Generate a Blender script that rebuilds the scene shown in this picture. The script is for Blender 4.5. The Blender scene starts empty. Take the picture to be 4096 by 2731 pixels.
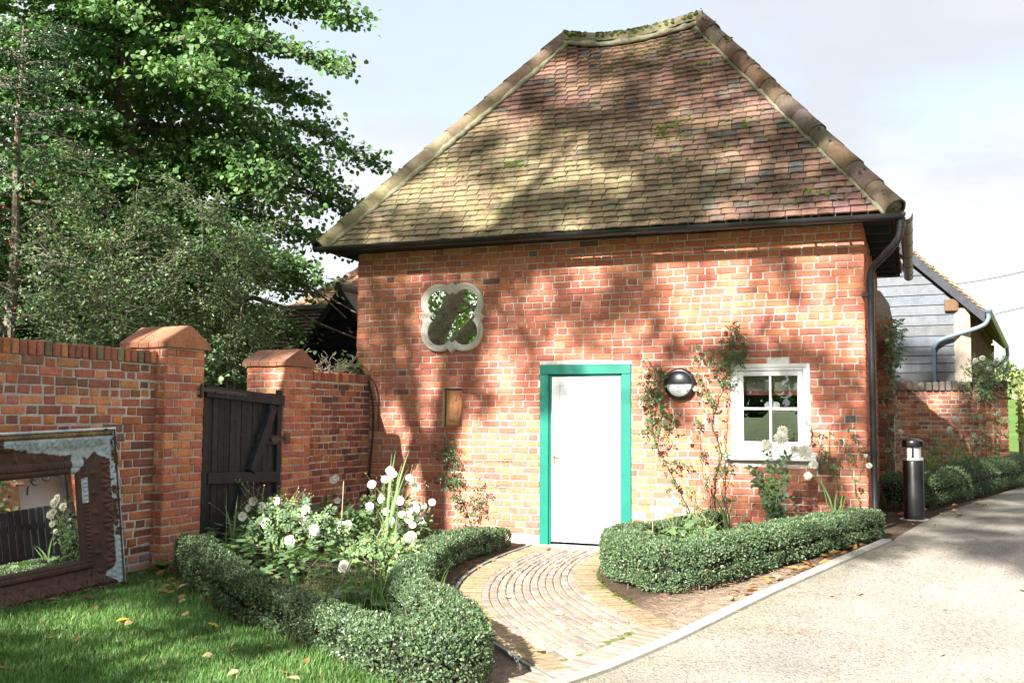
import bpy, math, random
import numpy as np
from math import sin, cos, pi, radians, sqrt, atan2
from mathutils import Vector, Matrix

R = random.Random(11)
G = np.random.default_rng(11)
scene = bpy.context.scene
COL = scene.collection

# ------------------------------------------------------------------ camera
CAM = Vector((6.49, -10.86, 1.5))
YAW, PITCH, ROLL = radians(22.0), radians(4.15), radians(0.35)
fw = Vector((-sin(YAW) * cos(PITCH), cos(YAW) * cos(PITCH), sin(PITCH)))
rt = Vector((cos(YAW), sin(YAW), 0.0))
up = rt.cross(fw)
rt2 = rt * cos(ROLL) + up * sin(ROLL)
up2 = up * cos(ROLL) - rt * sin(ROLL)
cam_data = bpy.data.cameras.new('camera')
cam_data.lens = 35.0
cam_data.sensor_width = 36.0
cam_data.clip_start = 0.1
cam_data.clip_end = 1500
cam = bpy.data.objects.new('camera', cam_data)
COL.objects.link(cam)
mw = Matrix((rt2, up2, -fw)).transposed().to_4x4()
mw.translation = CAM
cam.matrix_world = mw
scene.camera = cam

# ------------------------------------------------------------------ light
SUN_TRAVEL = Vector((0.19, 1.0, -0.58)).normalized()
sun_data = bpy.data.lights.new('sun', 'SUN')
sun_data.energy = 4.6
sun_data.angle = radians(0.53)
sun_data.color = (1.0, 0.955, 0.89)
sun = bpy.data.objects.new('sun', sun_data)
sun.rotation_euler = SUN_TRAVEL.to_track_quat('-Z', 'Y').to_euler()
sun.location = (0, -20, 30)
COL.objects.link(sun)

world = bpy.data.worlds.new('World')
scene.world = world
world.use_nodes = True
wn, wl_ = world.node_tree.nodes, world.node_tree.links
wn.clear()
w_out = wn.new('ShaderNodeOutputWorld')
w_bg = wn.new('ShaderNodeBackground')
w_bg.inputs['Strength'].default_value = 0.1
w_sky = wn.new('ShaderNodeTexSky')
w_sky.sky_type = 'NISHITA'
w_sky.sun_disc = False
w_sky.sun_elevation = radians(29.7)
w_sky.sun_rotation = atan2(-SUN_TRAVEL.x, -SUN_TRAVEL.y)
w_sky.air_density = 1.2
w_sky.dust_density = 1.6
w_tc = wn.new('ShaderNodeTexCoord')
# clouds: layered noise on the direction, stretched towards the horizon
w_sep = wn.new('ShaderNodeSeparateXYZ')
wl_.new(w_tc.outputs['Generated'], w_sep.inputs[0])
w_den = wn.new('ShaderNodeMath'); w_den.operation = 'ADD'; w_den.inputs[1].default_value = 0.28
wl_.new(w_sep.outputs['Z'], w_den.inputs[0])
w_dx = wn.new('ShaderNodeMath'); w_dx.operation = 'DIVIDE'
w_dy = wn.new('ShaderNodeMath'); w_dy.operation = 'DIVIDE'
wl_.new(w_sep.outputs['X'], w_dx.inputs[0]); wl_.new(w_den.outputs[0], w_dx.inputs[1])
wl_.new(w_sep.outputs['Y'], w_dy.inputs[0]); wl_.new(w_den.outputs[0], w_dy.inputs[1])
w_cmb = wn.new('ShaderNodeCombineXYZ')
wl_.new(w_dx.outputs[0], w_cmb.inputs[0]); wl_.new(w_dy.outputs[0], w_cmb.inputs[1])
CLOUD_OFFSET = (6.3, 1.2, 3.3)
w_map = wn.new('ShaderNodeMapping'); w_map.inputs['Location'].default_value = CLOUD_OFFSET
wl_.new(w_cmb.outputs[0], w_map.inputs['Vector'])
def w_noise(scale, detail, rough, dist=0.0):
    n = wn.new('ShaderNodeTexNoise')
    n.inputs['Scale'].default_value = scale; n.inputs['Detail'].default_value = detail
    n.inputs['Roughness'].default_value = rough; n.inputs['Distortion'].default_value = dist
    wl_.new(w_map.outputs[0], n.inputs['Vector'])
    return n
def w_range(src, a, b, c=0.0, d=1.0):
    n = wn.new('ShaderNodeMapRange'); n.interpolation_type = 'SMOOTHSTEP'
    n.inputs['From Min'].default_value = a; n.inputs['From Max'].default_value = b
    n.inputs['To Min'].default_value = c; n.inputs['To Max'].default_value = d
    wl_.new(src, n.inputs['Value'])
    return n
n_cover = w_noise(1.15, 7, 0.55, 0.25)
n_grey = w_noise(0.9, 6, 0.55, 0.4)
cover = w_range(n_cover.outputs['Fac'], 0.36, 0.53, 0.76, 1.0)
grey = w_range(n_grey.outputs['Fac'], 0.40, 0.66)
w_ccol = wn.new('ShaderNodeMix'); w_ccol.data_type = 'RGBA'
w_ccol.inputs['A'].default_value = (2.62, 2.66, 2.68, 1)
w_ccol.inputs['B'].default_value = (2.0, 2.12, 2.28, 1)
wl_.new(grey.outputs[0], w_ccol.inputs['Factor'])
w_mix = wn.new('ShaderNodeMix'); w_mix.data_type = 'RGBA'
wl_.new(cover.outputs[0], w_mix.inputs['Factor'])
wl_.new(w_sky.outputs[0], w_mix.inputs['A'])
wl_.new(w_ccol.outputs['Result'], w_mix.inputs['B'])
wl_.new(w_mix.outputs['Result'], w_bg.inputs['Color'])
wl_.new(w_bg.outputs[0], w_out.inputs[0])

vs = scene.view_settings
vs.view_transform = 'Standard'
vs.look = 'None'
vs.gamma = 1.0
vs.use_curve_mapping = False
vs.exposure = 2.0
scene.cycles.use_denoising = True
scene.cycles.max_bounces = 7
scene.cycles.diffuse_bounces = 3
scene.cycles.glossy_bounces = 4
scene.cycles.transmission_bounces = 4
scene.cycles.transparent_max_bounces = 8
scene.cycles.caustics_reflective = False
scene.cycles.caustics_refractive = False
scene.cycles.sample_clamp_indirect = 6.0

# ------------------------------------------------------------------ object helpers
WLOC = {}
def wl(p):
    return WLOC.get(p.name, Vector((0, 0, 0)))
def link(o, parent=None):
    COL.objects.link(o)
    if parent is not None:
        o.parent = parent
        o.matrix_parent_inverse = Matrix.Translation(-wl(parent))
    return o
def tag(o, label=None, cat=None, group=None, kind=None):
    if label: o['label'] = label
    if cat: o['category'] = cat
    if group: o['group'] = group
    if kind: o['kind'] = kind
    return o
def thing(name, label, cat, loc=(0, 0, 0), group=None):
    o = bpy.data.objects.new(name, None)
    o.empty_display_size = 0.1
    o.location = loc
    COL.objects.link(o)
    WLOC[o.name] = Vector(loc)
    return tag(o, label, cat, group)
def copy_tree(o, parent=None):
    c = o.copy(); COL.objects.link(c)
    if parent is not None: c.parent = parent
    for ch in o.children: copy_tree(ch, c)
    return c

class MB:
    """collects shapes and builds ONE mesh object with a colour per vertex"""
    def __init__(s):
        s.v = []; s.f = []; s.c = []; s.m = []
    def add(s, vs_, fs, col=(1, 1, 1), mi=0):
        b = len(s.v)
        s.v.extend([tuple(v) for v in vs_])
        s.f.extend([tuple(i + b for i in f) for f in fs])
        if len(col) == len(vs_) and not isinstance(col[0], (int, float)): s.c.extend(col)
        else: s.c.extend([tuple(col)] * len(vs_))
        s.m.extend([mi] * len(fs))
        return s
    def box(s, x0, x1, y0, y1, z0, z1, col=(1, 1, 1), mi=0, skip=()):
        vs_ = [(x, y, z) for z in (z0, z1) for y in (y0, y1) for x in (x0, x1)]
        fs = {'b': (0, 2, 3, 1), 't': (4, 5, 7, 6), 'f': (0, 1, 5, 4), 'k': (2, 6, 7, 3), 'l': (0, 4, 6, 2), 'r': (1, 3, 7, 5)}
        return s.add(vs_, [f for k, f in fs.items() if k not in skip], col, mi)
    def bbox(s, x0, x1, y0, y1, z0, z1, b=0.004, col=(1, 1, 1), mi=0):
        """box with chamfered edges"""
        X, Y, Z = (x0, x1), (y0, y1), (z0, z1)
        vs_ = []; idx = {}
        for i in (0, 1):
            for j in (0, 1):
                for k in (0, 1):
                    sx, sy, sz = (1 - 2 * i), (1 - 2 * j), (1 - 2 * k)
                    p = (X[i], Y[j], Z[k])
                    for a in range(3):
                        q = [p[0] + sx * b, p[1] + sy * b, p[2] + sz * b]
                        q[a] = p[a]
                        idx[(i, j, k, a)] = len(vs_); vs_.append(tuple(q))
        fs = []
        g = lambda i, j, k, a: idx[(i, j, k, a)]
        for i in (0, 1):
            fs.append((g(i, 0, 0, 0), g(i, 1, 0, 0), g(i, 1, 1, 0), g(i, 0, 1, 0)))
            fs.append((g(0, i, 0, 1), g(1, i, 0, 1), g(1, i, 1, 1), g(0, i, 1, 1)))
            fs.append((g(0, 0, i, 2), g(1, 0, i, 2), g(1, 1, i, 2), g(0, 1, i, 2)))
        for p in (0, 1):
            for q in (0, 1):
                fs.append((g(0, p, q, 1), g(1, p, q, 1), g(1, p, q, 2), g(0, p, q, 2)))
                fs.append((g(p, 0, q, 0), g(p, 1, q, 0), g(p, 1, q, 2), g(p, 0, q, 2)))
                fs.append((g(p, q, 0, 0), g(p, q, 1, 0), g(p, q, 1, 1), g(p, q, 0, 1)))
        for i in (0, 1):
            for j in (0, 1):
                for k in (0, 1):
                    fs.append((g(i, j, k, 0), g(i, j, k, 1), g(i, j, k, 2)))
        # orient outwards
        c = Vector(((x0 + x1) / 2, (y0 + y1) / 2, (z0 + z1) / 2)); out = []
        for f in fs:
            a, b2, d = (Vector(vs_[f[0]]), Vector(vs_[f[1]]), Vector(vs_[f[2]]))
            n = (b2 - a).cross(d - a)
            out.append(f if n.dot(a + b2 + d - 3 * c) > 0 else f[::-1])
        return s.add(vs_, out, col, mi)
    def tube(s, pts, rad, n=6, col=(1, 1, 1), mi=0, caps=True):
        pts = [Vector(p) for p in pts]
        if isinstance(rad, (int, float)): rad = [rad] * len(pts)
        vs_ = []; prev = None
        for i, p in enumerate(pts):
            d = (pts[min(i + 1, len(pts) - 1)] - pts[max(i - 1, 0)])
            if d.length < 1e-9: d = Vector((0, 0, 1))
            d.normalize()
            if prev is None:
                a = Vector((0, 0, 1)) if abs(d.z) < .9 else Vector((1, 0, 0))
                e1 = d.cross(a).normalized()
            else:
                e1 = (prev - d * prev.dot(d))
                e1 = e1.normalized() if e1.length > 1e-6 else d.orthogonal().normalized()
            prev = e1
            e2 = d.cross(e1)
            for k in range(n):
                t = 2 * pi * k / n
                vs_.append(tuple(p + (e1 * cos(t) + e2 * sin(t)) * rad[i]))
        fs = []
        for i in range(len(pts) - 1):
            for k in range(n):
                k2 = (k + 1) % n
                fs.append((i * n + k, i * n + k2, (i + 1) * n + k2, (i + 1) * n + k))
        if caps:
            fs.append(tuple(range(n))[::-1])
            fs.append(tuple((len(pts) - 1) * n + k for k in range(n)))
        return s.add(vs_, fs, col, mi)
    def lathe(s, prof, n=16, mat=Matrix.Identity(4), col=(1, 1, 1), mi=0, a0=0, a1=2 * pi):
        """profile of (radius, height) turned about local z"""
        full = abs(a1 - a0 - 2 * pi) < 1e-6
        m = n if full else n + 1
        vs_ = [tuple(mat @ Vector((r * cos(a0 + (a1 - a0) * k / n), r * sin(a0 + (a1 - a0) * k / n), z))) for r, z in prof for k in range(m)]
        fs = []
        for i in range(len(prof) - 1):
            for k in range(n):
                k2 = (k + 1) % m
                fs.append((i * m + k, i * m + k2, (i + 1) * m + k2, (i + 1) * m + k))
        return s.add(vs_, fs, col, mi)
    def prism(s, poly, d, col=(1, 1, 1), mi=0):
        """polygon (list of 3D points) pushed along d"""
        n = len(poly); d = Vector(d)
        vs_ = [Vector(p) for p in poly] + [Vector(p) + d for p in poly]
        fs = [tuple(range(n)), tuple(range(2 * n - 1, n - 1, -1))]
        for i in range(n):
            j = (i + 1) % n
            fs.append((j, i, n + i, n + j))
        return s.add(vs_, fs, col, mi)
    def mesh(s, name, mats, smooth=False):
        me = bpy.data.meshes.new(name)
        me.from_pydata(s.v, [], s.f)
        for m in (mats if isinstance(mats, (list, tuple)) else [mats]): me.materials.append(m)
        ca = me.color_attributes.new('col', 'FLOAT_COLOR', 'POINT')
        c = np.ones((len(s.v), 4), np.float32)
        if s.c: c[:, :3] = np.array(s.c, np.float32)
        ca.data.foreach_set('color', c.ravel())
        if len(set(s.m)) > 1: me.polygons.foreach_set('material_index', s.m)
        if smooth is True: me.polygons.foreach_set('use_smooth', [True] * len(me.polygons))
        elif smooth: me.set_sharp_from_angle(angle=smooth)
        if smooth and smooth is not True: me.polygons.foreach_set('use_smooth', [True] * len(me.polygons))
        return me
    def build(s, name, mats, parent=None, smooth=False, kind=None):
        o = bpy.data.objects.new(name, s.mesh(name, mats, smooth))
        link(o, parent)
        if kind: o['kind'] = kind
        return o

def np_mesh(name, V, F, C, mat, smooth=False):
    """V (n,3), F (m,k) one face size, C (n,3) colours"""
    me = bpy.data.meshes.new(name)
    n, (m, k) = len(V), F.shape
    me.vertices.add(n); me.vertices.foreach_set('co', np.ascontiguousarray(V, np.float32).ravel())
    me.loops.add(m * k); me.loops.foreach_set('vertex_index', np.ascontiguousarray(F, np.int32).ravel())
    me.polygons.add(m)
    me.polygons.foreach_set('loop_start', np.arange(0, m * k, k, dtype=np.int32))
    me.polygons.foreach_set('loop_total', np.full(m, k, np.int32))
    if smooth: me.polygons.foreach_set('use_smooth', np.ones(m, bool))
    me.update(calc_edges=True)
    me.materials.append(mat)
    ca = me.color_attributes.new('col', 'FLOAT_COLOR', 'POINT')
    c = np.ones((n, 4), np.float32)
    if C is not None: c[:, :3] = C
    ca.data.foreach_set('color', c.ravel())
    return me
def np_obj(name, V, F, C, mat, parent=None, kind=None, smooth=False):
    o = bpy.data.objects.new(name, np_mesh(name, V, F, C, mat, smooth))
    link(o, parent)
    if kind: o['kind'] = kind
    return o
def inst(name, me, parent, M, col=None):
    o = bpy.data.objects.new(name, me)
    link(o, parent)
    o.matrix_basis = M
    if col is not None: o.color = (col[0], col[1], col[2], 1)
    return o
def sm(a, b, x):
    t = np.clip((x - a) / (b - a), 0, 1)
    return t * t * (3 - 2 * t)
def bez(pts, n=24):
    """smooth (Catmull-Rom) line through points"""
    P = [np.array(p, float) for p in pts]
    P = [2 * P[0] - P[1]] + P + [2 * P[-1] - P[-2]]
    out = []
    for i in range(1, len(P) - 2):
        for k in range(n):
            t = k / n
            out.append(0.5 * ((2 * P[i]) + (P[i + 1] - P[i - 1]) * t + (2 * P[i - 1] - 5 * P[i] + 4 * P[i + 1] - P[i + 2]) * t * t
                              + (3 * P[i] - P[i - 1] - 3 * P[i + 1] + P[i + 2]) * t ** 3))
    out.append(P[-2])
    return out

# ------------------------------------------------------------------ materials
def gmat(name, base=(1, 1, 1), rough=0.8, spec=0.3, n1=(8.0, 0.25), n2=None, stain=None, bump=None, metal=0.0, transl=None, coat=0.0, stain2=None, space='POS', sheen=0):
    """colour = base * object colour * vertex colour, mottled by noise; stains are patches with a shape of their own"""
    m = bpy.data.materials.new(name); m.use_nodes = True
    N, L = m.node_tree.nodes, m.node_tree.links
    N.clear()
    out = N.new('ShaderNodeOutputMaterial')
    b = N.new('ShaderNodeBsdfPrincipled')
    b.inputs['Roughness'].default_value = rough
    b.inputs['Specular IOR Level'].default_value = spec
    b.inputs['Metallic'].default_value = metal
    b.inputs['Coat Weight'].default_value = coat
    if space == 'POS':
        g = N.new('ShaderNodeNewGeometry'); vec = g.outputs['Position']
    else:
        g = N.new('ShaderNodeTexCoord'); vec = g.outputs['Object']
    at = N.new('ShaderNodeAttribute'); at.attribute_name = 'col'
    oi = N.new('ShaderNodeObjectInfo')
    def mul(a, c):
        x = N.new('ShaderNodeMix'); x.data_type = 'RGBA'; x.blend_type = 'MULTIPLY'; x.inputs['Factor'].default_value = 1
        for s_, v in (('A', a), ('B', c)):
            if isinstance(v, tuple): x.inputs[s_].default_value = (*v, 1)
            else: L.new(v, x.inputs[s_])
        return x.outputs['Result']
    def noise(sc, det=4, ro=0.6):
        x = N.new('ShaderNodeTexNoise'); x.inputs['Scale'].default_value = sc
        x.inputs['Detail'].default_value = det; x.inputs['Roughness'].default_value = ro
        L.new(vec, x.inputs['Vector'])
        return x.outputs['Fac']
    def rng(src, a, c, lo, hi):
        x = N.new('ShaderNodeMapRange')
        for k, v in (('From Min', a), ('From Max', c), ('To Min', lo), ('To Max', hi)): x.inputs[k].default_value = v
        L.new(src, x.inputs['Value'])
        return x.outputs[0]
    c = mul(mul(at.outputs['Color'], oi.outputs['Color']), base)
    for n in (n1, n2):
        if n: c = mul(c, rng(noise(n[0]), 0.25, 0.75, 1 - n[1], 1 + n[1]))
    for st in (stain, stain2):
        if st:
            sc, colr, lo, hi, amt = st
            x = N.new('ShaderNodeMix'); x.data_type = 'RGBA'
            L.new(rng(noise(sc, 6, .65), lo, hi, 0, amt), x.inputs['Factor'])
            L.new(c, x.inputs['A']); x.inputs['B'].default_value = (*colr, 1)
            c = x.outputs['Result']
    L.new(c, b.inputs['Base Color'])
    if bump:
        bp = N.new('ShaderNodeBump'); bp.inputs['Distance'].default_value = bump[1]
        bp.inputs['Strength'].default_value = bump[2] if len(bump) > 2 else 0.6
        L.new(noise(bump[0], 5, .65), bp.inputs['Height'])
        L.new(bp.outputs[0], b.inputs['Normal'])
    if transl:
        t = N.new('ShaderNodeBsdfTranslucent')
        L.new(mul(c, transl[1]), t.inputs['Color'])
        mx = N.new('ShaderNodeMixShader'); mx.inputs[0].default_value = transl[0]
        L.new(b.outputs[0], mx.inputs[1]); L.new(t.outputs[0], mx.inputs[2])
        L.new(mx.outputs[0], out.inputs[0])
    else:
        L.new(b.outputs[0], out.inputs[0])
    return m

MAT = dict(
    brick=gmat('brick', rough=.9, spec=.2, n1=(38, .22), n2=(9, .16), bump=(120, .004, .7), stain=(26, (.42, .33, .27), .60, .80, .45)),
    oldbrick=gmat('old_brick', rough=.92, spec=.18, n1=(42, .28), n2=(7, .22), bump=(90, .006, .8), stain=(17, (.40, .36, .31), .60, .78, .5), stain2=(5.5, (.06, .07, .035), .60, .80, .55)),
    mortar=gmat('lime_mortar', (.52, .485, .43), rough=.95, spec=.1, n1=(30, .25), n2=(3, .22), bump=(150, .004, .6)),
    oldmortar=gmat('old_mortar', (.45, .43, .39), rough=.95, spec=.1, n1=(30, .3), n2=(3, .3), bump=(120, .005, .7)),
    tile=gmat('clay_tile', rough=.9, spec=.2, n1=(30, .25), n2=(6, .2), bump=(80, .004, .7), stain=(45, (.46, .45, .38), .64, .74, .7), stain2=(1.3, (.20, .17, .075), .46, .70, .35)),
    bed=gmat('roof_mortar', (.19, .18, .125), rough=.95, spec=.1, n1=(20, .35), bump=(60, .01, .8), stain=(8, (.10, .13, .04), .5, .7, .6)),
    moss=gmat('moss', (.06, .095, .02), rough=1, spec=.05, n1=(40, .4), bump=(160, .008, 1)),
    needles=gmat('pine_needles', (.26, .17, .11), rough=.9, spec=.15, n1=(60, .3)),
    black_pipe=gmat('black_plastic', (.013, .014, .016), rough=.33, spec=.5, n1=(9, .3), stain=(6, (.07, .07, .05), .58, .8, .5), bump=(30, .001, .3)),
    grey_pipe=gmat('weathered_gutter', (.16, .135, .11), rough=.4, spec=.45, n1=(9, .25), stain=(4, (.06, .055, .05), .5, .7, .6)),
    blue_pipe=gmat('grey_downpipe', (.13, .17, .21), rough=.35, spec=.5, n1=(7, .2)),
    white=gmat('white_paint', (.80, .80, .80), rough=.42, spec=.4, n1=(5, .03), n2=(40, .02), bump=(60, .0008, .3)),
    sill=gmat('white_sill_paint', (.78, .79, .81), rough=.5, spec=.35, n1=(5, .04), stain=(14, (.45, .44, .42), .66, .8, .4), bump=(60, .001, .3)),
    green=gmat('green_paint', (.0, .15, .105), rough=.45, spec=.4, n1=(4, .12), n2=(30, .08), stain=(70, (.62, .74, .70), .685, .72, .75), bump=(90, .0015, .4)),
    stone=gmat('cast_stone', (.56, .53, .47), rough=.85, spec=.2, n1=(50, .1), n2=(6, .1), stain=(5, (.33, .30, .24), .52, .75, .45), bump=(200, .0015, .5)),
    step=gmat('door_step_stone', (.47, .45, .41), rough=.85, spec=.2, n1=(30, .15), bump=(80, .003, .5)),
    terracotta=gmat('terracotta', (.47, .22, .10), rough=.85, spec=.2, n1=(40, .15), stain=(9, (.50, .36, .22), .5, .7, .5), bump=(140, .001, .5)),
    blackwood=gmat('black_stained_wood', (.017, .018, .020), rough=.7, spec=.3, n1=(14, .45), stain=(11, (.085, .085, .09), .60, .78, .6), bump=(40, .004, .6)),
    greywood=gmat('weathered_board', (.115, .125, .135), rough=.8, spec=.2, n1=(6, .22), n2=(30, .15), bump=(35, .004, .6)),
    post=gmat('oak_post', (.40, .33, .26), rough=.85, spec=.2, n1=(8, .25), bump=(25, .01, .7)),
    darkpost=gmat('dark_oak_post', (.14, .085, .05), rough=.85, spec=.2, n1=(8, .25), bump=(25, .01, .7)),
    metal=gmat('iron', (.035, .034, .033), rough=.5, spec=.5, n1=(20, .3), metal=.3),
    chrome=gmat('steel', (.62, .60, .56), rough=.25, spec=.5, metal=1.0, n1=None),
    brass=gmat('brass', (.45, .34, .18), rough=.35, spec=.5, metal=1.0, n1=None),
    frosted=gmat('frosted_glass', (.72, .76, .76), rough=.35, spec=.5, n1=(20, .04), coat=.3),
    clear=gmat('lantern_glass', (.60, .63, .65), rough=.08, spec=.6, n1=None, coat=.5),
    cream=gmat('cream_blind', (.55, .52, .45), rough=.9, n1=(14, .08)),
    pink=gmat('pink_trim', (.42, .13, .13), rough=.9, n1=(14, .12)),
    wicker=gmat('white_wicker', (.80, .80, .78), rough=.8, n1=(60, .3)),
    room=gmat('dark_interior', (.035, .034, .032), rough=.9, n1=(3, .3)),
    frame=gmat('pressed_tin', rough=.62, spec=.4, n1=(30, .28), n2=(6, .22), bump=(120, .002, .6), stain=(12, (.045, .022, .014), .55, .75, .6)),
    soil=gmat('soil', (.10, .072, .05), rough=.95, spec=.1, n1=(14, .4), n2=(60, .4), bump=(50, .03, 1), stain=(30, (.26, .17, .10), .58, .68, .7)),
    leaf=gmat('foliage', rough=.5, spec=.35, n1=(25, .18), transl=(.22, (1.5, 1.75, .55))),
    gloss=gmat('glossy_foliage', rough=.32, spec=.5, n1=(25, .18), transl=(.10, (1.5, 1.75, .55))),
    box=gmat('box_foliage', rough=.38, spec=.42, n1=(30, .25), n2=(3, .14), transl=(.10, (1.4, 1.6, .5))),
    stem=gmat('plant_stem', rough=.7, spec=.2, n1=(20, .2)),
    bark=gmat('bark', (.20, .165, .13), rough=.95, spec=.1, n1=(7, .4), n2=(22, .35), bump=(16, .05, 1)),
    twig=gmat('twig_bark', (.15, .13, .10), rough=.9, spec=.1, n1=(20, .25)),
    petal=gmat('petals', (.86, .85, .82), rough=.6, spec=.2, n1=(30, .05), transl=(.25, (1, 1, .95))),
    pistil=gmat('flower_centre', rough=.7, spec=.2, n1=(80, .2)),
    dead=gmat('fallen_leaf', rough=.75, spec=.2, n1=(50, .3), transl=(.12, (1.3, 1.1, .8))),
    grass=gmat('grass_blade', rough=.5, spec=.3, n1=(3, .22), transl=(.25, (1.4, 1.6, .5))),
    berry=gmat('red_berry', (.55, .03, .02), rough=.3, spec=.5, n1=None),
    turf=gmat('turf', (.055, .105, .025), rough=.95, spec=.1, n1=(6, .3), n2=(60, .35), bump=(90, .02, 1)),
    field=gmat('field_grass', (.11, .18, .045), rough=.95, spec=.1, n1=(.25, .25), n2=(3, .25), bump=(20, .05, .6)),
    kerb=gmat('kerb_concrete', (.33, .315, .28), rough=.9, spec=.15, n1=(12, .2), n2=(80, .15), stain=(5, (.22, .21, .13), .52, .72, .5), bump=(120, .003, .6)),
    paver=gmat('brick_paver', rough=.9, spec=.15, n1=(25, .25), n2=(7, .18), bump=(90, .005, .7), stain=(6, (.24, .22, .12), .52, .72, .3)),
    joint=gmat('path_joint', (.17, .17, .085), rough=1, spec=.05, n1=(30, .4), stain=(8, (.10, .14, .025), .45, .6, .8), bump=(80, .006, .8)),
    cable=gmat('cable', (.02, .02, .021), rough=.45, spec=.4, n1=None),
    wire=gmat('galvanised_wire', (.06, .055, .05), rough=.5, spec=.4, n1=None),
    cane=gmat('cane', (.42, .30, .22), rough=.7, n1=(20, .2)),
)
def mirror_mat():
    m = bpy.data.materials.new('mirror_glass'); m.use_nodes = True
    b = m.node_tree.nodes['Principled BSDF']
    b.inputs['Metallic'].default_value = 1; b.inputs['Roughness'].default_value = 0.0
    b.inputs['Base Color'].default_value = (.86, .88, .87, 1)
    return m
MAT['mirror'] = mirror_mat()
def pane_mat():
    m = bpy.data.materials.new('window_glass'); m.use_nodes = True
    N, L = m.node_tree.nodes, m.node_tree.links; N.clear()
    out = N.new('ShaderNodeOutputMaterial'); mx = N.new('ShaderNodeMixShader')
    tr = N.new('ShaderNodeBsdfTransparent'); gl = N.new('ShaderNodeBsdfGlossy'); gl.inputs['Roughness'].default_value = 0.0
    tr.inputs['Color'].default_value = (.82, .85, .83, 1)
    fr = N.new('ShaderNodeFresnel'); fr.inputs['IOR'].default_value = 1.52
    ad = N.new('ShaderNodeMath'); ad.operation = 'MULTIPLY_ADD'; ad.inputs[1].default_value = 2.0; ad.inputs[2].default_value = .22
    L.new(fr.outputs[0], ad.inputs[0]); L.new(ad.outputs[0], mx.inputs[0])
    L.new(tr.outputs[0], mx.inputs[1]); L.new(gl.outputs[0], mx.inputs[2]); L.new(mx.outputs[0], out.inputs[0])
    return m
MAT['pane'] = pane_mat()
def drive_mat():
    """bound gravel: small stones by cell noise, tyre-worn and mossy towards the edge"""
    m = bpy.data.materials.new('bound_gravel'); m.use_nodes = True
    N, L = m.node_tree.nodes, m.node_tree.links; N.clear()
    out = N.new('ShaderNodeOutputMaterial'); b = N.new('ShaderNodeBsdfPrincipled')
    b.inputs['Roughness'].default_value = .9; b.inputs['Specular IOR Level'].default_value = .2
    g = N.new('ShaderNodeNewGeometry'); at = N.new('ShaderNodeAttribute'); at.attribute_name = 'col'
    v = N.new('ShaderNodeTexVoronoi'); v.inputs['Scale'].default_value = 85
    L.new(g.outputs['Position'], v.inputs['Vector'])
    cr = N.new('ShaderNodeValToRGB')
    sp = N.new('ShaderNodeSeparateColor'); L.new(v.outputs['Color'], sp.inputs[0])
    els = cr.color_ramp.elements
    els[0].position = 0; els[0].color = (.16, .15, .135, 1)
    els[1].position = 1; els[1].color = (.40, .37, .325, 1)
    for p, c in ((.25, (.25, .235, .21, 1)), (.6, (.31, .29, .255, 1)), (.85, (.34, .28, .22, 1))):
        e = els.new(p); e.color = c
    L.new(sp.outputs[0], cr.inputs[0])
    n = N.new('ShaderNodeTexNoise'); n.inputs['Scale'].default_value = 1.1; n.inputs['Detail'].default_value = 5
    L.new(g.outputs['Position'], n.inputs['Vector'])
    mr = N.new('ShaderNodeMapRange'); mr.inputs['From Min'].default_value = .3; mr.inputs['From Max'].default_value = .7
    mr.inputs['To Min'].default_value = .82; mr.inputs['To Max'].default_value = 1.16
    L.new(n.outputs['Fac'], mr.inputs['Value'])
    def mul(a, c):
        x = N.new('ShaderNodeMix'); x.data_type = 'RGBA'; x.blend_type = 'MULTIPLY'; x.inputs['Factor'].default_value = 1
        L.new(a, x.inputs['A']); L.new(c, x.inputs['B'])
        return x.outputs['Result']
    c = mul(mul(cr.outputs[0], at.outputs['Color']), mr.outputs[0])
    L.new(c, b.inputs['Base Color'])
    bp = N.new('ShaderNodeBump'); bp.inputs['Distance'].default_value = .006; bp.inputs['Strength'].default_value = .8
    L.new(v.outputs['Distance'], bp.inputs['Height']); bp.invert = True
    L.new(bp.outputs[0], b.inputs['Normal']); L.new(b.outputs[0], out.inputs[0])
    return m
MAT['drive'] = drive_mat()

# ------------------------------------------------------------------ the lie of the land
def smooth1(x):
    x = np.clip(x, 0, 1); return x * x * (3 - 2 * x)
def ground_z(X, Y):
    X = np.asarray(X, float); Y = np.asarray(Y, float)
    s = np.clip((Y + 5.2) / 4.7, 0, 1)
    t = smooth1((X - 3.4) / 1.9)
    lawn = 1 - smooth1((X - 1.0) / 1.3)
    return .33 * s * t + .09 * lawn * (1 - smooth1((Y - 1) / 3)) + 3.6 * smooth1((Y - 30) / 120) + 1.5 * smooth1((-12.5 - Y) / 16)
def gz(x, y):
    return float(ground_z(x, y))
KERB = [(-60, -30), (1.9, -14), (3.35, -9), (4.15, -7), (4.75, -5.2), (5.03, -4.4), (5.42, -3.1), (5.82, -1.9), (6.22, -.75)]
EDGE = KERB + [(6.45, .8), (6.72, 2.3), (7.5, 5.6), (8.3, 9.0), (9.1, 12.5), (12, 26)]
def edge_x(y):
    ys = [p[1] for p in EDGE]; xs = [p[0] for p in EDGE]
    return float(np.interp(y, ys, xs))

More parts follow.
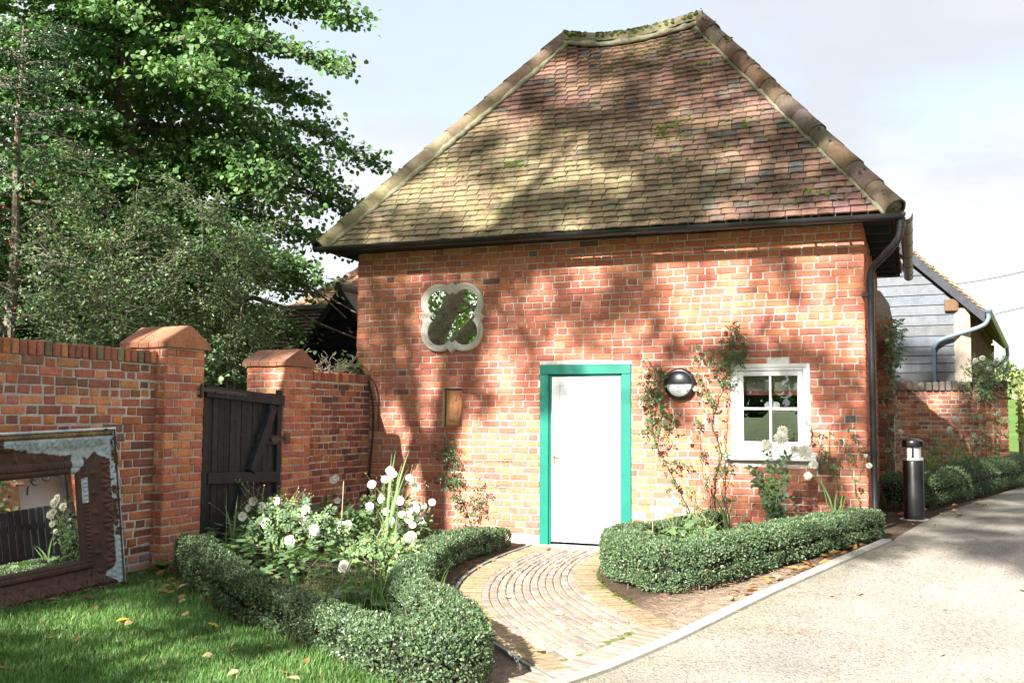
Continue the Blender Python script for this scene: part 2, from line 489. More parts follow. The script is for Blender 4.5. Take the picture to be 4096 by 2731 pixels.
# ------------------------------------------------------------------ bricks
def brick_mesh(l, h, d, seed, mat, rough=.003, bev=.005):
    """one brick: front face looks to -y, x along the wall, rounded front edge, uneven corners"""
    r = random.Random(seed)
    a, c = l / 2, h / 2
    def ring(ins, y, j):
        return [(sx * (a - ins) + r.uniform(-j, j), y, sz * (c - ins) + r.uniform(-j, j)) for sx, sz in ((-1, -1), (1, -1), (1, 1), (-1, 1))]
    v = ring(bev + r.uniform(0, .002), -d, rough) + ring(.0, -d + bev * .8, rough) + ring(-.001, .0, .0005)
    f = [(0, 1, 2, 3)]
    for k in (0, 4):
        for i in range(4):
            j = (i + 1) % 4
            f.append((k + j, k + i, k + 4 + i, k + 4 + j))
    m = MB(); m.add(v, f)
    return m.mesh('brick', mat)
def brick_pool(mat, l, h, d, n, seed, **k):
    return [brick_mesh(l, h, d, seed + i, mat, **k) for i in range(n)]
def mesh_arrays(me):
    V = np.empty(len(me.vertices) * 3, np.float32); me.vertices.foreach_get('co', V)
    return V.reshape(-1, 3), [tuple(p.vertices) for p in me.polygons]
ARR = {}
def arr(me):
    if me.name not in ARR: ARR[me.name] = mesh_arrays(me)
    return ARR[me.name]
class Joiner:
    """the pieces past the limit, as one mesh"""
    def __init__(s): s.V = []; s.F = []; s.C = []; s.n = 0
    def put(s, me, M, col):
        V, F = arr(me)
        M = np.array(M)
        W = V @ M[:3, :3].T + M[:3, 3]
        s.V.append(W); s.C.append(np.tile(np.array(col, np.float32), (len(V), 1)))
        s.F.extend([tuple(i + s.n for i in f) for f in F]); s.n += len(V)
    def build(s, name, mat, parent):
        if not s.n: return None
        me = bpy.data.meshes.new(name)
        me.from_pydata(np.concatenate(s.V).tolist(), [], s.F)
        me.materials.append(mat)
        ca = me.color_attributes.new('col', 'FLOAT_COLOR', 'POINT')
        C = np.ones((s.n, 4), np.float32); C[:, :3] = np.concatenate(s.C)
        ca.data.foreach_set('color', C.ravel())
        o = bpy.data.objects.new(name, me); link(o, parent); o['kind'] = 'stuff'
        return o
def place_pieces(items, parent, one, rest, mat, limit=300):
    """items: (mesh, matrix, colour, size). The largest in view become objects of their own, the rest one mesh"""
    def score(it):
        return it[3] / max((Vector(it[1].translation) - CAM).length, .5)
    order = sorted(range(len(items)), key=lambda i: -score(items[i]))
    J = Joiner()
    for k, i in enumerate(order):
        me, M, c, _ = items[i]
        if k < limit: inst(one, me, parent, M, c)
        else: J.put(me, M, c)
    J.build(rest, mat, parent)

RED = [(.50, .170, .098), (.46, .150, .090), (.42, .140, .094), (.53, .20, .112), (.47, .175, .115), (.41, .132, .090), (.51, .185, .10)]
BURNT = [(.24, .10, .07), (.19, .09, .075), (.15, .13, .13), (.28, .12, .075), (.30, .11, .07)]
OLD = [(.50, .20, .10), (.41, .15, .09), (.33, .115, .078), (.52, .23, .11), (.38, .15, .11), (.46, .165, .08), (.27, .105, .075), (.20, .095, .075)]
def jit(c, r, a=.12):
    k = 1 + r.uniform(-a, a)
    return (c[0] * k, c[1] * k * (1 + r.uniform(-.06, .06)), c[2] * k * (1 + r.uniform(-.08, .08)))

def bond(r, L, row, header_row=False, s_len=.216, h_len=.104, j=.011):
    """brick spans of one course in Flemish bond, with closers at the ends"""
    out = []; x = 0.0; k = row % 2
    if k: out.append((0, h_len)); out.append((h_len + j, h_len + j + .05)); x = h_len + 2 * j + .05; t = 0
    else: t = 0
    while x < L - .02:
        l = (h_len if (header_row or t % 2) else s_len) + r.uniform(-.008, .008)
        if L - (x + l + j) < .06: l = L - x
        out.append((x, min(x + l, L))); x += l + j + r.uniform(-.002, .003); t += 1
    return out
def wall_items(r, pools, origin, rotz, L, z0, z1, holes=(), rowh=.0762, palette=None, jitter=.003, hrow=.12, depth_j=.0035, joint=.011):
    """bricks of one wall face. x runs from origin along the rotated x axis"""
    S, H = pools
    rot = Matrix.Rotation(rotz, 4, 'Z'); org = Matrix.Translation(origin) @ rot
    items = []
    rows = int(round((z1 - z0) / rowh))
    for k in range(rows):
        zc = z0 + (k + .5) * rowh
        spans = bond(r, L, k, r.random() < hrow, j=joint)
        free = [(0, L)]
        for hx0, hx1, hz0, hz1 in holes:
            if hz0 < zc + .02 and hz1 > zc - .02:
                nf = []
                for a, b in free:
                    if hx1 <= a or hx0 >= b: nf.append((a, b)); continue
                    if hx0 - a > .02: nf.append((a, hx0 - .004))
                    if b - hx1 > .02: nf.append((hx1 + .004, b))
                free = nf
        for a, b in free:
            cut = []
            for s, e in spans:
                s2, e2 = max(s, a), min(e, b)
                if e2 - s2 > .015: cut.append([s2, e2])
            m = []
            for c in cut:
                if m and (c[1] - c[0] < .045 or m[-1][1] - m[-1][0] < .045): m[-1][1] = c[1]
                else: m.append(c)
            if len(m) > 1 and m[-1][1] - m[-1][0] < .045: m[-2][1] = m[-1][1]; m.pop()
            for s, e in m:
                l = e - s; xc = (s + e) / 2
                me = r.choice(S) if l > .155 else r.choice(H)
                base = .216 if l > .155 else .104
                wave = .004 * sin(xc * 1.7 + k * .15) + .003 * sin(xc * 5.3 + k)
                M = org @ Matrix.Translation((xc, r.uniform(-depth_j, depth_j), zc + wave + r.uniform(-jitter, jitter) * .6)) @ Matrix.Rotation(r.uniform(-.008, .008), 4, 'Y') @ Matrix.Diagonal((l / base, 1, 1, 1))
                items.append((me, M, palette(r, xc, zc), l))
    return items

# ------------------------------------------------------------------ THE COTTAGE
WID, DEP, EAVE = 6.03, 4.05, 3.50
cottage = thing('brick_cottage', 'small red brick cottage with steep mossy tiled hip roof and green door frame', 'cottage', (3.0, 0, 0))
DOOR = (2.455, 3.55, -.2, 2.07); WIN = (4.655, 5.478, 1.03, 2.05); NICHE = (1.205, 1.46, 1.33, 1.80)
holes = [DOOR, WIN, (4.585, 5.538, 1.02, 1.105), NICHE]
# mortar body of the front wall with its openings
def holed_wall(mb, x0, x1, z0, z1, y0, y1, hs):
    xs = sorted({x0, x1} | {v for h in hs for v in h[:2]}); zs = sorted({z0, z1} | {min(max(v, z0), z1) for h in hs for v in h[2:]})
    for a, b in zip(xs, xs[1:]):
        for c, d in zip(zs, zs[1:]):
            if any(h[0] < (a + b) / 2 < h[1] and h[2] < (c + d) / 2 < h[3] for h in hs): continue
            mb.box(a, b, y0, y1, c, d)
mb = MB(); holed_wall(mb, 0.006, WID - .006, -.35, EAVE, .0035, .20, [DOOR, WIN, NICHE])
front_wall = mb.build('front_wall', MAT['mortar'], cottage)
mb = MB()
mb.box(.006, .20, .201, DEP, -.35, EAVE); mb.box(WID - .20, WID - .006, .201, DEP, -.35, EAVE); mb.box(.201, WID - .201, DEP - .2, DEP - .004, -.35, EAVE)
mb.box(NICHE[0] - .03, NICHE[1] + .03, .201, .24, NICHE[2] - .03, NICHE[3] + .03)
side_wall = mb.build('side_wall', MAT['mortar'], cottage)
S = brick_pool(MAT['brick'], .216, .0655, .022, 18, 100); H = brick_pool(MAT['brick'], .104, .0655, .022, 12, 200)
def pal_front(r, x, z):
    c = r.choice(RED)
    if r.random() < .022: c = r.choice(BURNT)
    c = jit(c, r, .10)
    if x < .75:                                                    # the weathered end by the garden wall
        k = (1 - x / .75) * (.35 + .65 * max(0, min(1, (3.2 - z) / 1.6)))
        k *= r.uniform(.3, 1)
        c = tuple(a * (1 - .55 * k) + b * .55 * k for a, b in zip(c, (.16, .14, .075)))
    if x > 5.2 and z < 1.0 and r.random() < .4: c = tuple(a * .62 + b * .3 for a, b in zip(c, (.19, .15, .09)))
    if 2.0 < x < 2.5 and z < .12: c = (.60, .55, .50)
    if 3.6 < x < 4.2 and .35 < z < .47 and r.random() < .6: c = (.62, .52, .45)
    if 5.13 < x < 5.25 and 2.05 < z < 2.13: c = (.66, .62, .58)
    return c
rr = random.Random(5)
items = wall_items(rr, (S, H), (0, .016, 0), 0, WID, -.19, EAVE - .002, holes, rowh=.0768, palette=pal_front, joint=.013)
place_pieces(items, front_wall, 'brick', 'brickwork', MAT['brick'])
items = wall_items(rr, (S, H), (WID - .016, .0, 0), pi / 2, DEP, -.04, EAVE - .02, [(1.7, 2.3, -.5, .0)], palette=lambda r, x, z: jit(r.choice(RED + BURNT[:1]), r))
items += wall_items(rr, (S, H), (.016, DEP, 0), -pi / 2, DEP, -.19, EAVE - .02, palette=lambda r, x, z: jit(r.choice(RED), r))
place_pieces(items, side_wall, 'brick', 'brickwork', MAT['brick'], 0)

# brick pier with a weathered mossy offset behind the corner
mb = MB()
mb.box(WID - .002, WID + .20, 3.55, 4.25, -.1, 2.85)
mb.prism([(WID - .002, 3.55, 2.852), (WID + .20, 3.55, 2.852), (WID + .17, 3.55, 3.02), (WID + .06, 3.55, 3.20), (WID - .002, 3.55, 3.22)], (0, .7, 0))
pier = mb.build('buttress', MAT['oldmortar'], cottage)
SO = brick_pool(MAT['oldbrick'], .214, .0630, .026, 22, 300, rough=.005, bev=.007); HO = brick_pool(MAT['oldbrick'], .102, .0630, .026, 18, 400, rough=.005, bev=.007)
pal_old = lambda r, x, z: jit(r.choice(OLD), r, .18)
items = wall_items(rr, (SO, HO), (WID, 3.552, 0), 0, .20, .0, 2.83, palette=pal_old)
place_pieces(items, pier, 'brick', 'brickwork', MAT['oldbrick'])

# eaves: soffit, fascia, rafter feet
mb = MB()
mb.box(-.27, WID + .27, -.30, .0, EAVE + .002, EAVE + .022)
mb.box(WID + .0, WID + .27, .002, DEP + .27, EAVE + .002, EAVE + .022)
mb.box(-.27, 0, .002, DEP + .27, EAVE + .002, EAVE + .022)
mb.box(.002, WID - .002, DEP, DEP + .27, EAVE + .002, EAVE + .022)
mb.build('soffit', MAT['blackwood'], cottage)
for y in (.25, .75, 1.25, 1.75, 2.25, 2.75, 3.25, 3.75):
    mb = MB(); mb.box(WID + .004, WID + .26, y, y + .06, EAVE - .075, EAVE + .001); mb.build('rafter_foot', MAT['blackwood'], cottage)

# ------------------------------------------------------------------ roof
OV = .34; RZ = 6.74; RY = DEP / 2
E0, E1 = -OV + .03, WID + OV - .03
Z0 = 3.535
RX0, RX1 = 2.06, 3.95
roof = MB()
A, B_, C_, D_ = (E0, -OV, Z0 - .02), (E1, -OV, Z0 - .02), (E1, DEP + OV, Z0 - .02), (E0, DEP + OV, Z0 - .02)
P, Q = (RX0, RY, RZ - .10), (RX1, RY, RZ - .10)
def sag(x, v):
    """the ridge dips between its ends"""
    t = np.clip((x - RX0) / (RX1 - RX0), 0, 1)
    u = np.clip((x - E0) / (E1 - E0), 0, 1)
    return -.12 * np.sin(pi * t ** .85) * v ** 3 - .035 * np.sin(pi * u) * np.sin(pi * v) + .012 * np.sin(x * 2.3 + v * 4) * np.sin(pi * v)
# deck: a fine sheet below the tiles on all four slopes
n, m_ = 26, 14
for (a, b, p, q) in ((A, B_, P, Q), (B_, C_, Q, Q), (C_, D_, Q, P), (D_, A, P, P)):
    vs_ = []
    for j in range(m_ + 1):
        v = j / m_
        for i in range(n + 1):
            u = i / n
            lo = Vector(a).lerp(Vector(b), u); hi = Vector(p).lerp(Vector(q), u)
            w = lo.lerp(hi, v); w.z += float(sag(w.x, v)) - .015
            vs_.append(tuple(w))
    fs = [(j * (n + 1) + i, j * (n + 1) + i + 1, (j + 1) * (n + 1) + i + 1, (j + 1) * (n + 1) + i) for j in range(m_) for i in range(n)]
    roof.add(vs_, fs, (.12, .08, .06))
roof_o = roof.build('roof', MAT['tile'], cottage)

def tile_mesh(w, l, t, seed, mat):
    r = random.Random(seed)
    cam_ = r.uniform(.001, .006)
    xs = (-w / 2, -w / 6 + r.uniform(-.01, .01), w / 6, w / 2)
    v = []
    for k, y in ((0, 0.0), (1, l)):
        for i, x in enumerate(xs):
            z = t + (cam_ if 0 < i < 3 else 0) + (r.uniform(-.0015, .002) if k == 0 else 0)
            yy = y + (r.uniform(-.004, .004) if k == 0 else 0)
            v.append((x + r.uniform(-.001, .001), yy, z))
    for i in range(4): v.append((v[i][0], v[i][1] + .001, v[i][2] - t))
    v += [(xs[0], l, 0), (xs[3], l, 0)]
    f = [(0, 1, 5, 4), (1, 2, 6, 5), (2, 3, 7, 6), (8, 9, 1, 0), (9, 10, 2, 1), (10, 11, 3, 2), (8, 0, 4, 12), (3, 11, 13, 7)]
    m = MB(); m.add(v, f, [(1, 1, 1)] * 8 + [(.28, .28, .26)] * 4 + [(1, 1, 1)] * 2)  # lower edge darkened in the colour: painted shade line under each course
    return m.mesh('tile', mat)
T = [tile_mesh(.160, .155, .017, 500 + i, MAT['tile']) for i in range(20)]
TILE = [(.165, .088, .068), (.14, .077, .062), (.185, .100, .075), (.125, .073, .062), (.155, .083, .066), (.20, .112, .082), (.14, .083, .072)]
TDARK = [(.105, .078, .072), (.085, .078, .082), (.125, .08, .07)]
def slope_items(r, a, b, p, q, gauge=.1, colour=None):
    a, b, p, q = (Vector(x) for x in (a, b, p, q))
    ex = (b - a).normalized(); mid = ((p + q) / 2 - (a + b) / 2)
    upv = (mid - ex * mid.dot(ex)); Ls = upv.length; upv.normalize()
    nrm = ex.cross(upv)
    W_ = (b - a).length
    lp = (p - a).dot(ex); lq = (q - a).dot(ex)
    rows = int(Ls / gauge)
    out = []
    for k in range(rows):
        v = k * gauge / Ls
        x0, x1 = lp * v, W_ + (lq - W_) * v
        x = x0 - (.08 if k % 2 else 0.0) - .02
        while x < x1:
            w = .158 + r.uniform(-.009, .007)
            lo, hi = max(x, x0 - .02), min(x + w, x1 + .02)
            if hi - lo > .035:
                xc = (lo + hi) / 2
                pos = a + ex * xc + upv * (k * gauge + r.uniform(-.006, .006)); wx = pos.x
                dz = float(sag(wx, v)) if abs(ex.x) > .5 else 0
                pos += Vector((0, 0, dz)) + nrm * (.011 + r.uniform(-.003, .004))
                tilt = -.21 + r.uniform(-.03, .03)
                rot = Matrix((ex, upv, nrm)).transposed().to_4x4()
                M = Matrix.Translation(pos) @ rot @ Matrix.Rotation(tilt, 4, 'X') @ Matrix.Rotation(r.uniform(-.022, .022), 4, 'Z') @ Matrix.Rotation(r.uniform(-.02, .02), 4, 'Y') @ Matrix.Diagonal(((hi - lo - .004) / .160, 1, 1, 1))
                out.append((r.choice(T), M, colour(r, wx, v), (hi - lo)))
            x += w + .003
    return out
def pal_roof(r, x, v):
    c = r.choice(TILE)
    if r.random() < .07: c = r.choice(TDARK)
    u = (x - (-.3)) / 6.6
    if x > 4.5 - v * 1.0 and r.random() < .16: c = r.choice(TDARK)
    k = max(0, min(1, (.66 - v) / .45)) * max(0, min(1, (.86 - u) / .5))     # yellow-green lichen low on the west side
    k = min(1, k * 1.5) * r.uniform(.45, 1.0)
    c = tuple(a * (1 - k * .85) + b * k * .85 for a, b in zip(c, (.215, .195, .105)))
    return jit(c, r, .16)
A2, B2, C2, D2 = (E0, -OV - .02, Z0), (E1, -OV - .02, Z0), (E1, DEP + OV, Z0), (E0, DEP + OV, Z0)
P2, Q2 = (RX0, RY, RZ - .06), (RX1, RY, RZ - .06)
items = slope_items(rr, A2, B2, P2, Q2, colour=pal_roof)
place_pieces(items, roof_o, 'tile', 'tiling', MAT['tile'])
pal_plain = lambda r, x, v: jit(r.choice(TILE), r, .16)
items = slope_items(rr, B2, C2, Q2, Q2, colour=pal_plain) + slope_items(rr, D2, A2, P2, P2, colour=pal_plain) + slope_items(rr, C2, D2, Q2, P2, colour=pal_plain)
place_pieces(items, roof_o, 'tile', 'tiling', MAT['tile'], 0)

def half_round(l, r0, r1, seed, a=1.85, n=9):
    """half-round tile lying along +y, open below"""
    r = random.Random(seed); v = []; th = .02
    for y, rad in ((0, r0), (l * .5, (r0 + r1) / 2 + r.uniform(-.003, .003)), (l, r1)):
        for k in range(n + 1):
            t = -a + 2 * a * k / n
            v.append((rad * sin(t), y + (r.uniform(-.006, .006) if y == 0 else 0), rad * cos(t)))
    for k in range(n + 1):
        t = -a + 2 * a * k / n
        v.append(((r0 - th) * sin(t), .002, (r0 - th) * cos(t)))
    f = []
    for j in (0, 1):
        for k in range(n):
            b = j * (n + 1)
            f.append((b + k, b + k + 1, b + n + 2 + k, b + n + 1 + k))
    b = 3 * (n + 1)
    for k in range(n): f.append((k + 1, k, b + k, b + k + 1))
    m = MB(); m.add(v, f)
    me = m.mesh('hip_tile', MAT['tile'])
    me.polygons.foreach_set('use_smooth', [i < 2 * n for i in range(len(f))])
    return me
HT = [half_round(.36, .118, .106, 700 + i) for i in range(6)]
def along(p, q, n, name, pal, lift=.0, sagf=None, roll=.03):
    p, q = Vector(p), Vector(q)
    L_ = (q - p).length; st = L_ / n
    for k in range(n):
        a = p.lerp(q, k / n); b = p.lerp(q, (k + 1) / n)
        if sagf:
            a.z += sagf(a); b.z += sagf(b)
        d = (b - a).normalized()
        e = d.cross(Vector((0, 0, 1))).normalized(); nn = e.cross(d)
        rot = Matrix((e, d, nn)).transposed().to_4x4()
        M = Matrix.Translation(a + nn * (lift + R.uniform(-.006, .008))) @ rot @ Matrix.Rotation(R.uniform(-roll, roll), 4, 'Y') @ Matrix.Rotation(R.uniform(-.02, .02), 4, 'Z') @ Matrix.Diagonal((1, st / .335, 1, 1))
        inst(name, R.choice(HT), roof_o, M, pal(R, a.x, k / n))
pal_hip = lambda r, x, v: jit(r.choice([(.125, .080, .062), (.15, .09, .066), (.105, .08, .066), (.135, .10, .074)]), r, .12)
pal_hipl = lambda r, x, v: jit(tuple(a * (1 - max(0, .8 - v * 1.1)) + b * max(0, .8 - v * 1.1) for a, b in zip((.15, .10, .075), (.25, .23, .12))), r, .12)
pal_ridge = lambda r, x, v: jit((.15, .135, .08), r, .15)
hipR0, hipR1 = Vector((E1 + .015, -OV - .03, Z0 + .015)), Vector((RX1, RY, RZ - .02))
hipL0, hipL1 = Vector((E0 - .015, -OV - .03, Z0 + .015)), Vector((RX0, RY, RZ - .02))
along(hipR0, hipR1, 12, 'hip_tile', pal_hip)
along(hipL0, hipL1, 12, 'hip_tile', pal_hipl)
along((E1, DEP + OV, Z0), (RX1, RY, RZ - .03), 12, 'hip_tile', pal_hip)
along((E0, DEP + OV, Z0), (RX0, RY, RZ - .03), 12, 'hip_tile', pal_hip)
along((RX0 - .03, RY, RZ), (RX1 + .03, RY, RZ), 6, 'ridge_tile', pal_ridge, .0, lambda a: float(sag(a.x, 1.0)), .02)
# mortar under the hips and ridge, and filling the hip ends
mb = MB()
def bedding(p, q, off, n=60, w=.05, sagf=None):
    pts = []; rad = []
    for k in range(n + 1):
        a = Vector(p).lerp(Vector(q), k / n) + Vector(off)
        if sagf: a.z += sagf(a)
        a += Vector((R.uniform(-.008, .008), R.uniform(-.008, .008), R.uniform(-.01, .008)))
        pts.append(a); rad.append(w * R.uniform(.65, 1.2))
    mb.tube(pts, rad, 6)
bedding(hipR0, hipR1, (-.10, -.02, -.035), w=.032); bedding(hipR0, hipR1, (.06, .1, -.04), w=.04)
bedding(hipL0, hipL1, (.11, -.02, -.02), w=.042); bedding(hipL0, hipL1, (-.06, .1, -.04), w=.04)
bedding((RX0, RY, RZ), (RX1, RY, RZ), (0, -.10, -.075), 30, .042, lambda a: float(sag(a.x, 1.0)))
for h0, h1 in ((hipR0, hipR1), (hipL0, hipL1)):
    d = (h1 - h0).normalized(); e = d.cross(Vector((0, 0, 1))).normalized(); nn = e.cross(d)
    rot = Matrix((e, nn, d)).transposed().to_4x4()
    mb.lathe([(0, -.0), (.06, .004), (.092, .012), (.096, .2)], 14, Matrix.Translation(h0 + d * .012 - nn * .008) @ rot)
mb.build('mortar_bedding', MAT['bed'], roof_o, smooth=True)
# hip iron, the little scroll at the west corner
mb = MB()
pts = []
o_ = Vector((E0 - .02, -OV - .06, Z0 - .01)); dv = Vector((-.6, -.6, .1)).normalized()
for k in range(26):
    t = k / 25; ang = -1.2 + t * 5.4; rad = .035 * (1 - .62 * t)
    pts.append(o_ + dv * (.07 + rad * cos(ang)) + Vector((0, 0, 1)) * (.07 + rad * sin(ang)))
pts = [o_, o_ + dv * .05 + Vector((0, 0, .015))] + pts
mb.tube(pts, .0065, 6, (1, 1, 1)); mb.build('hip_iron', MAT['metal'], roof_o)

# moss cushions, fallen pine needles on the tiles
def roof_pt(x, v):
    y = -OV - .02 + (RY + OV + .02) * v; z = Z0 + (RZ - .06 - Z0) * v + float(sag(x, v))
    return Vector((x, y, z))
Nf = Vector((0, -(RZ - .06 - Z0), RY + OV + .02)).normalized(); Uf = Vector((0, RY + OV + .02, RZ - .06 - Z0)).normalized()
def blob(mb, c, r, col, nn=Nf, flat=.6):
    n = 6; vs_ = []; e1 = Vector((1, 0, 0)); e2 = nn.cross(e1)
    for j, (rr_, zz) in enumerate(((1, 0), (.85, .5), (.45, .88))):
        for k in range(n):
            t = 2 * pi * k / n + j * .3
            q = R.uniform(.8, 1.2)
            vs_.append(c + (e1 * cos(t) + e2 * sin(t)) * r * rr_ * q + nn * (r * zz * flat - .004))
    vs_.append(c + nn * r * flat)
    fs = [(j * n + k, j * n + (k + 1) % n, (j + 1) * n + (k + 1) % n, (j + 1) * n + k) for j in (0, 1) for k in range(n)]
    fs += [(2 * n + k, 2 * n + (k + 1) % n, 3 * n) for k in range(n)]
    mb.add(vs_, fs, col)
mb = MB()
for i in range(620):
    v = R.uniform(.25, 1) if R.random() < .75 else R.uniform(.02, .5)
    if R.random() < .35: v = 1 - abs(R.gauss(0, .12))
    v = max(.01, min(.985, v))
    x0, x1 = E0 + (RX0 - E0) * v, E1 + (RX1 - E1) * v
    x = x0 + (x1 - x0) * (R.random() if R.random() < .5 else R.betavariate(3, 1.6))
    kk = round(v * 39.7) / 39.7
    c = roof_pt(x, kk) + Nf * .028
    rad = R.uniform(.009, .021) * (1.4 if R.random() < .08 else 1)
    blob(mb, c, rad, (R.uniform(.7, 1.5), R.uniform(.8, 1.3), R.uniform(.6, 1.2)))
for (x, v, n_, s_) in ((4.0, .74, 26, .16), (3.82, .44, 22, .13), (3.9, .30, 10, .08), (1.9, .34, 12, .08), (5.6, .08, 8, .07), (5.5, .10, 5, .04), (4.75, .42, 6, .08)):
    for i in range(n_):
        blob(mb, roof_pt(x + R.gauss(0, s_), v + R.gauss(0, s_ * .14)) + Nf * .026, R.uniform(.012, .030), (1.3, 1.3, .8))
for i in range(150):                                                # mossy ridge
    x = R.uniform(RX0, RX1); w = float(sag(x, 1.0))
    t = R.uniform(-1.4, .5)
    blob(mb, Vector((x, RY + .115 * sin(t), RZ + w + .115 * cos(t))), R.uniform(.014, .034), (R.uniform(.8, 1.3), R.uniform(.7, 1.05), .9), Vector((0, sin(t), cos(t))).normalized())
for i in range(60):
    t = R.uniform(0, 1) ** 2
    c = hipR1.lerp(hipR0, t) + Vector((.0, -.02, .13)) + Vector((R.uniform(-.08, .05), R.uniform(-.08, .02), R.uniform(-.04, .01)))
    blob(mb, c, R.uniform(.010, .022), (.8, .7, .8), Vector((.2, -.5, .8)).normalized())
mb.build('moss', MAT['moss'], roof_o, smooth=True, kind='stuff')
mb = MB()
spots = [(1.55, .52, .16, 60), (2.0, .53, .18, 70), (1.2, .29, .14, 60), (1.0, .26, .12, 40), (2.5, .58, .10, 30), (2.55, .63, .07, 20), (3.2, .60, .09, 26), (3.45, .71, .09, 20), (1.75, .20, .12, 40), (1.85, .12, .13, 40), (2.6, .38, .12, 36), (4.5, .27, .08, 24), (5.35, .12, .15, 70), (5.9, .06, .07, 14), (.5, .08, .09, 24), (.15, .03, .09, 24), (.45, .2, .07, 16), (2.8, .12, .09, 24), (2.35, .06, .1, 24), (1.6, .40, .1, 24), (2.35, .47, .09, 24), (4.25, .76, .1, 24), (3.9, .42, .15, 40), (4.45, .33, .1, 20), (3.0, .02, .15, 24), (4.4, .02, .2, 24)]
for x, v, s_, n_ in spots:
    for i in range(n_):
        c = roof_pt(x + R.gauss(0, s_ * .6), max(.005, v + R.gauss(0, s_ * .13))) + Nf * R.uniform(.025, .05)
        a = R.uniform(0, 2 * pi); L_ = R.uniform(.04, .11)
        d = (Vector((1, 0, 0)) * cos(a) + Uf * sin(a)) * L_ + Nf * R.uniform(-.02, .03)
        mb.tube([c, c + d * .5 + Nf * R.uniform(0, .012), c + d], .0016, 3, (R.uniform(.7, 1.3),) * 3, caps=False)
for i in range(260):
    v = R.random() ** 1.5; x0, x1 = E0 + (RX0 - E0) * v, E1 + (RX1 - E1) * v
    c = roof_pt(R.uniform(x0, x1), v) + Nf * .03; a = R.uniform(0, 2 * pi)
    d = (Vector((1, 0, 0)) * cos(a) + Uf * sin(a)) * R.uniform(.04, .1)
    mb.tube([c, c + d], .0015, 3, (R.uniform(.7, 1.3),) * 3, caps=False)
mb.build('pine_needle_litter', MAT['needles'], roof_o, kind='stuff')

# ------------------------------------------------------------------ gutters and downpipe
def gutter(mb, p, q, r=.058, n=8):
    p, q = Vector(p), Vector(q); d = (q - p).normalized(); e = d.cross(Vector((0, 0, 1))).normalized()
    vs_ = []
    for a in (p, q):
        for rad in (r, r - .006):
            for k in range(n + 1):
                t = pi * k / n
                vs_.append(a + e * rad * cos(t) - Vector((0, 0, 1)) * rad * sin(t))
    m = n + 1; fs = []
    for k in range(n):
        fs.append((k, k + 1, 2 * m + k + 1, 2 * m + k)); fs.append((m + k + 1, m + k, 3 * m + k, 3 * m + k + 1))
        fs.append((k + 1, k, m + k, m + k + 1)); fs.append((2 * m + k, 2 * m + k + 1, 3 * m + k + 1, 3 * m + k))
    fs.append((0, 2 * m, 3 * m, m)); fs.append((n, m + n, 3 * m + n, 2 * m + n))
    mb.add(vs_, fs)
def ring(mb, c, d, r, w):
    d = Vector(d).normalized(); e = d.cross(Vector((0, 0, 1))).normalized(); n = 8; vs_ = []
    for s_ in (-w / 2, w / 2):
        for k in range(n + 1):
            t = pi * k / n
            vs_.append(Vector(c) + d * s_ + e * r * cos(t) - Vector((0, 0, 1)) * r * sin(t))
    for s_ in (-w / 2, w / 2):
        for k in range(n + 1):
            t = pi * k / n
            vs_.append(Vector(c) + d * s_ + e * (r - .006) * cos(t) - Vector((0, 0, 1)) * (r - .006) * sin(t))
    m = n + 1
    fs = [(k, k + 1, m + k + 1, m + k) for k in range(n)] + [(k + 1, k, 2 * m + k, 2 * m + k + 1) for k in range(n)] + [(m + k, m + k + 1, 3 * m + k + 1, 3 * m + k) for k in range(n)]
    mb.add(vs_, fs)
GY = -.435
mb = MB()
g0, g1 = Vector((-.37, GY, 3.535)), Vector((6.42, GY, 3.49))
gutter(mb, g0, g1)
mb.lathe([(0, 0), (.057, 0.003), (.058, .012)], 12, Matrix.Translation(g0 + Vector((-.004, 0, 0))) @ Matrix.Rotation(pi / 2, 4, 'Y'))
gut = mb.build('gutter', MAT['black_pipe'], cottage, smooth=radians(40))
for x in (-.05, .55, 1.15, 1.75, 2.4, 3.05, 3.7, 4.3, 4.9, 5.5, 5.85, 6.2):
    mb = MB(); c = g0.lerp(g1, (x + .37) / 6.79)
    ring(mb, c, (1, 0, 0), .0625, .035); mb.box(c.x - .012, c.x + .012, GY + .05, -.30, c.z - .02, c.z - .012)
    mb.build('bracket', MAT['black_pipe'], gut)
mb = MB(); s0, s1 = Vector((6.45, -.42, 3.49)), Vector((6.45, DEP + .42, 3.50))
gutter(mb, s0, s1, .062)
gut2 = mb.build('gutter', MAT['grey_pipe'], cottage, smooth=radians(40))
for y in (-.36, -.2, .5, 1.3, 2.2, 3.1, 3.9, 4.4):
    mb = MB(); ring(mb, s0.lerp(s1, (y + .42) / 4.89), (0, 1, 0), .067, .04); mb.build('bracket', MAT['grey_pipe'], gut2)
mb = MB()
DPX = 6.095
path = bez([(6.40, -.40, 3.44), (6.395, -.40, 3.33), (6.36, -.37, 3.23), (6.22, -.20, 3.10), (6.12, -.09, 3.02), (DPX, -.06, 2.92), (DPX, -.06, 2.8)], 5)
mb.tube(path, .036, 12)
mb.tube([(DPX, -.06, 2.86), (DPX, -.06, 1.6), (DPX, -.06, .30), (DPX + .01, -.09, .2)], .034, 12)
mb.tube([(DPX, -.06, 2.75), (DPX, -.06, 2.90)], .0415, 12)
mb.tube([(6.405, -.40, 3.46), (6.40, -.40, 3.36)], .043, 12)
p5 = path[12]; p6 = path[14]
mb.tube([p5, p6], .041, 12)
dp = mb.build('downpipe', MAT['black_pipe'], cottage, smooth=radians(40))
for z in (2.72, 1.1):
    mb = MB(); mb.tube([(DPX, -.06, z), (DPX, -.06, z + .045)], .041, 12); mb.box(DPX - .085, DPX - .02, -.09, .0, z + .004, z + .04)
    mb.build('bracket', MAT['black_pipe'], dp)

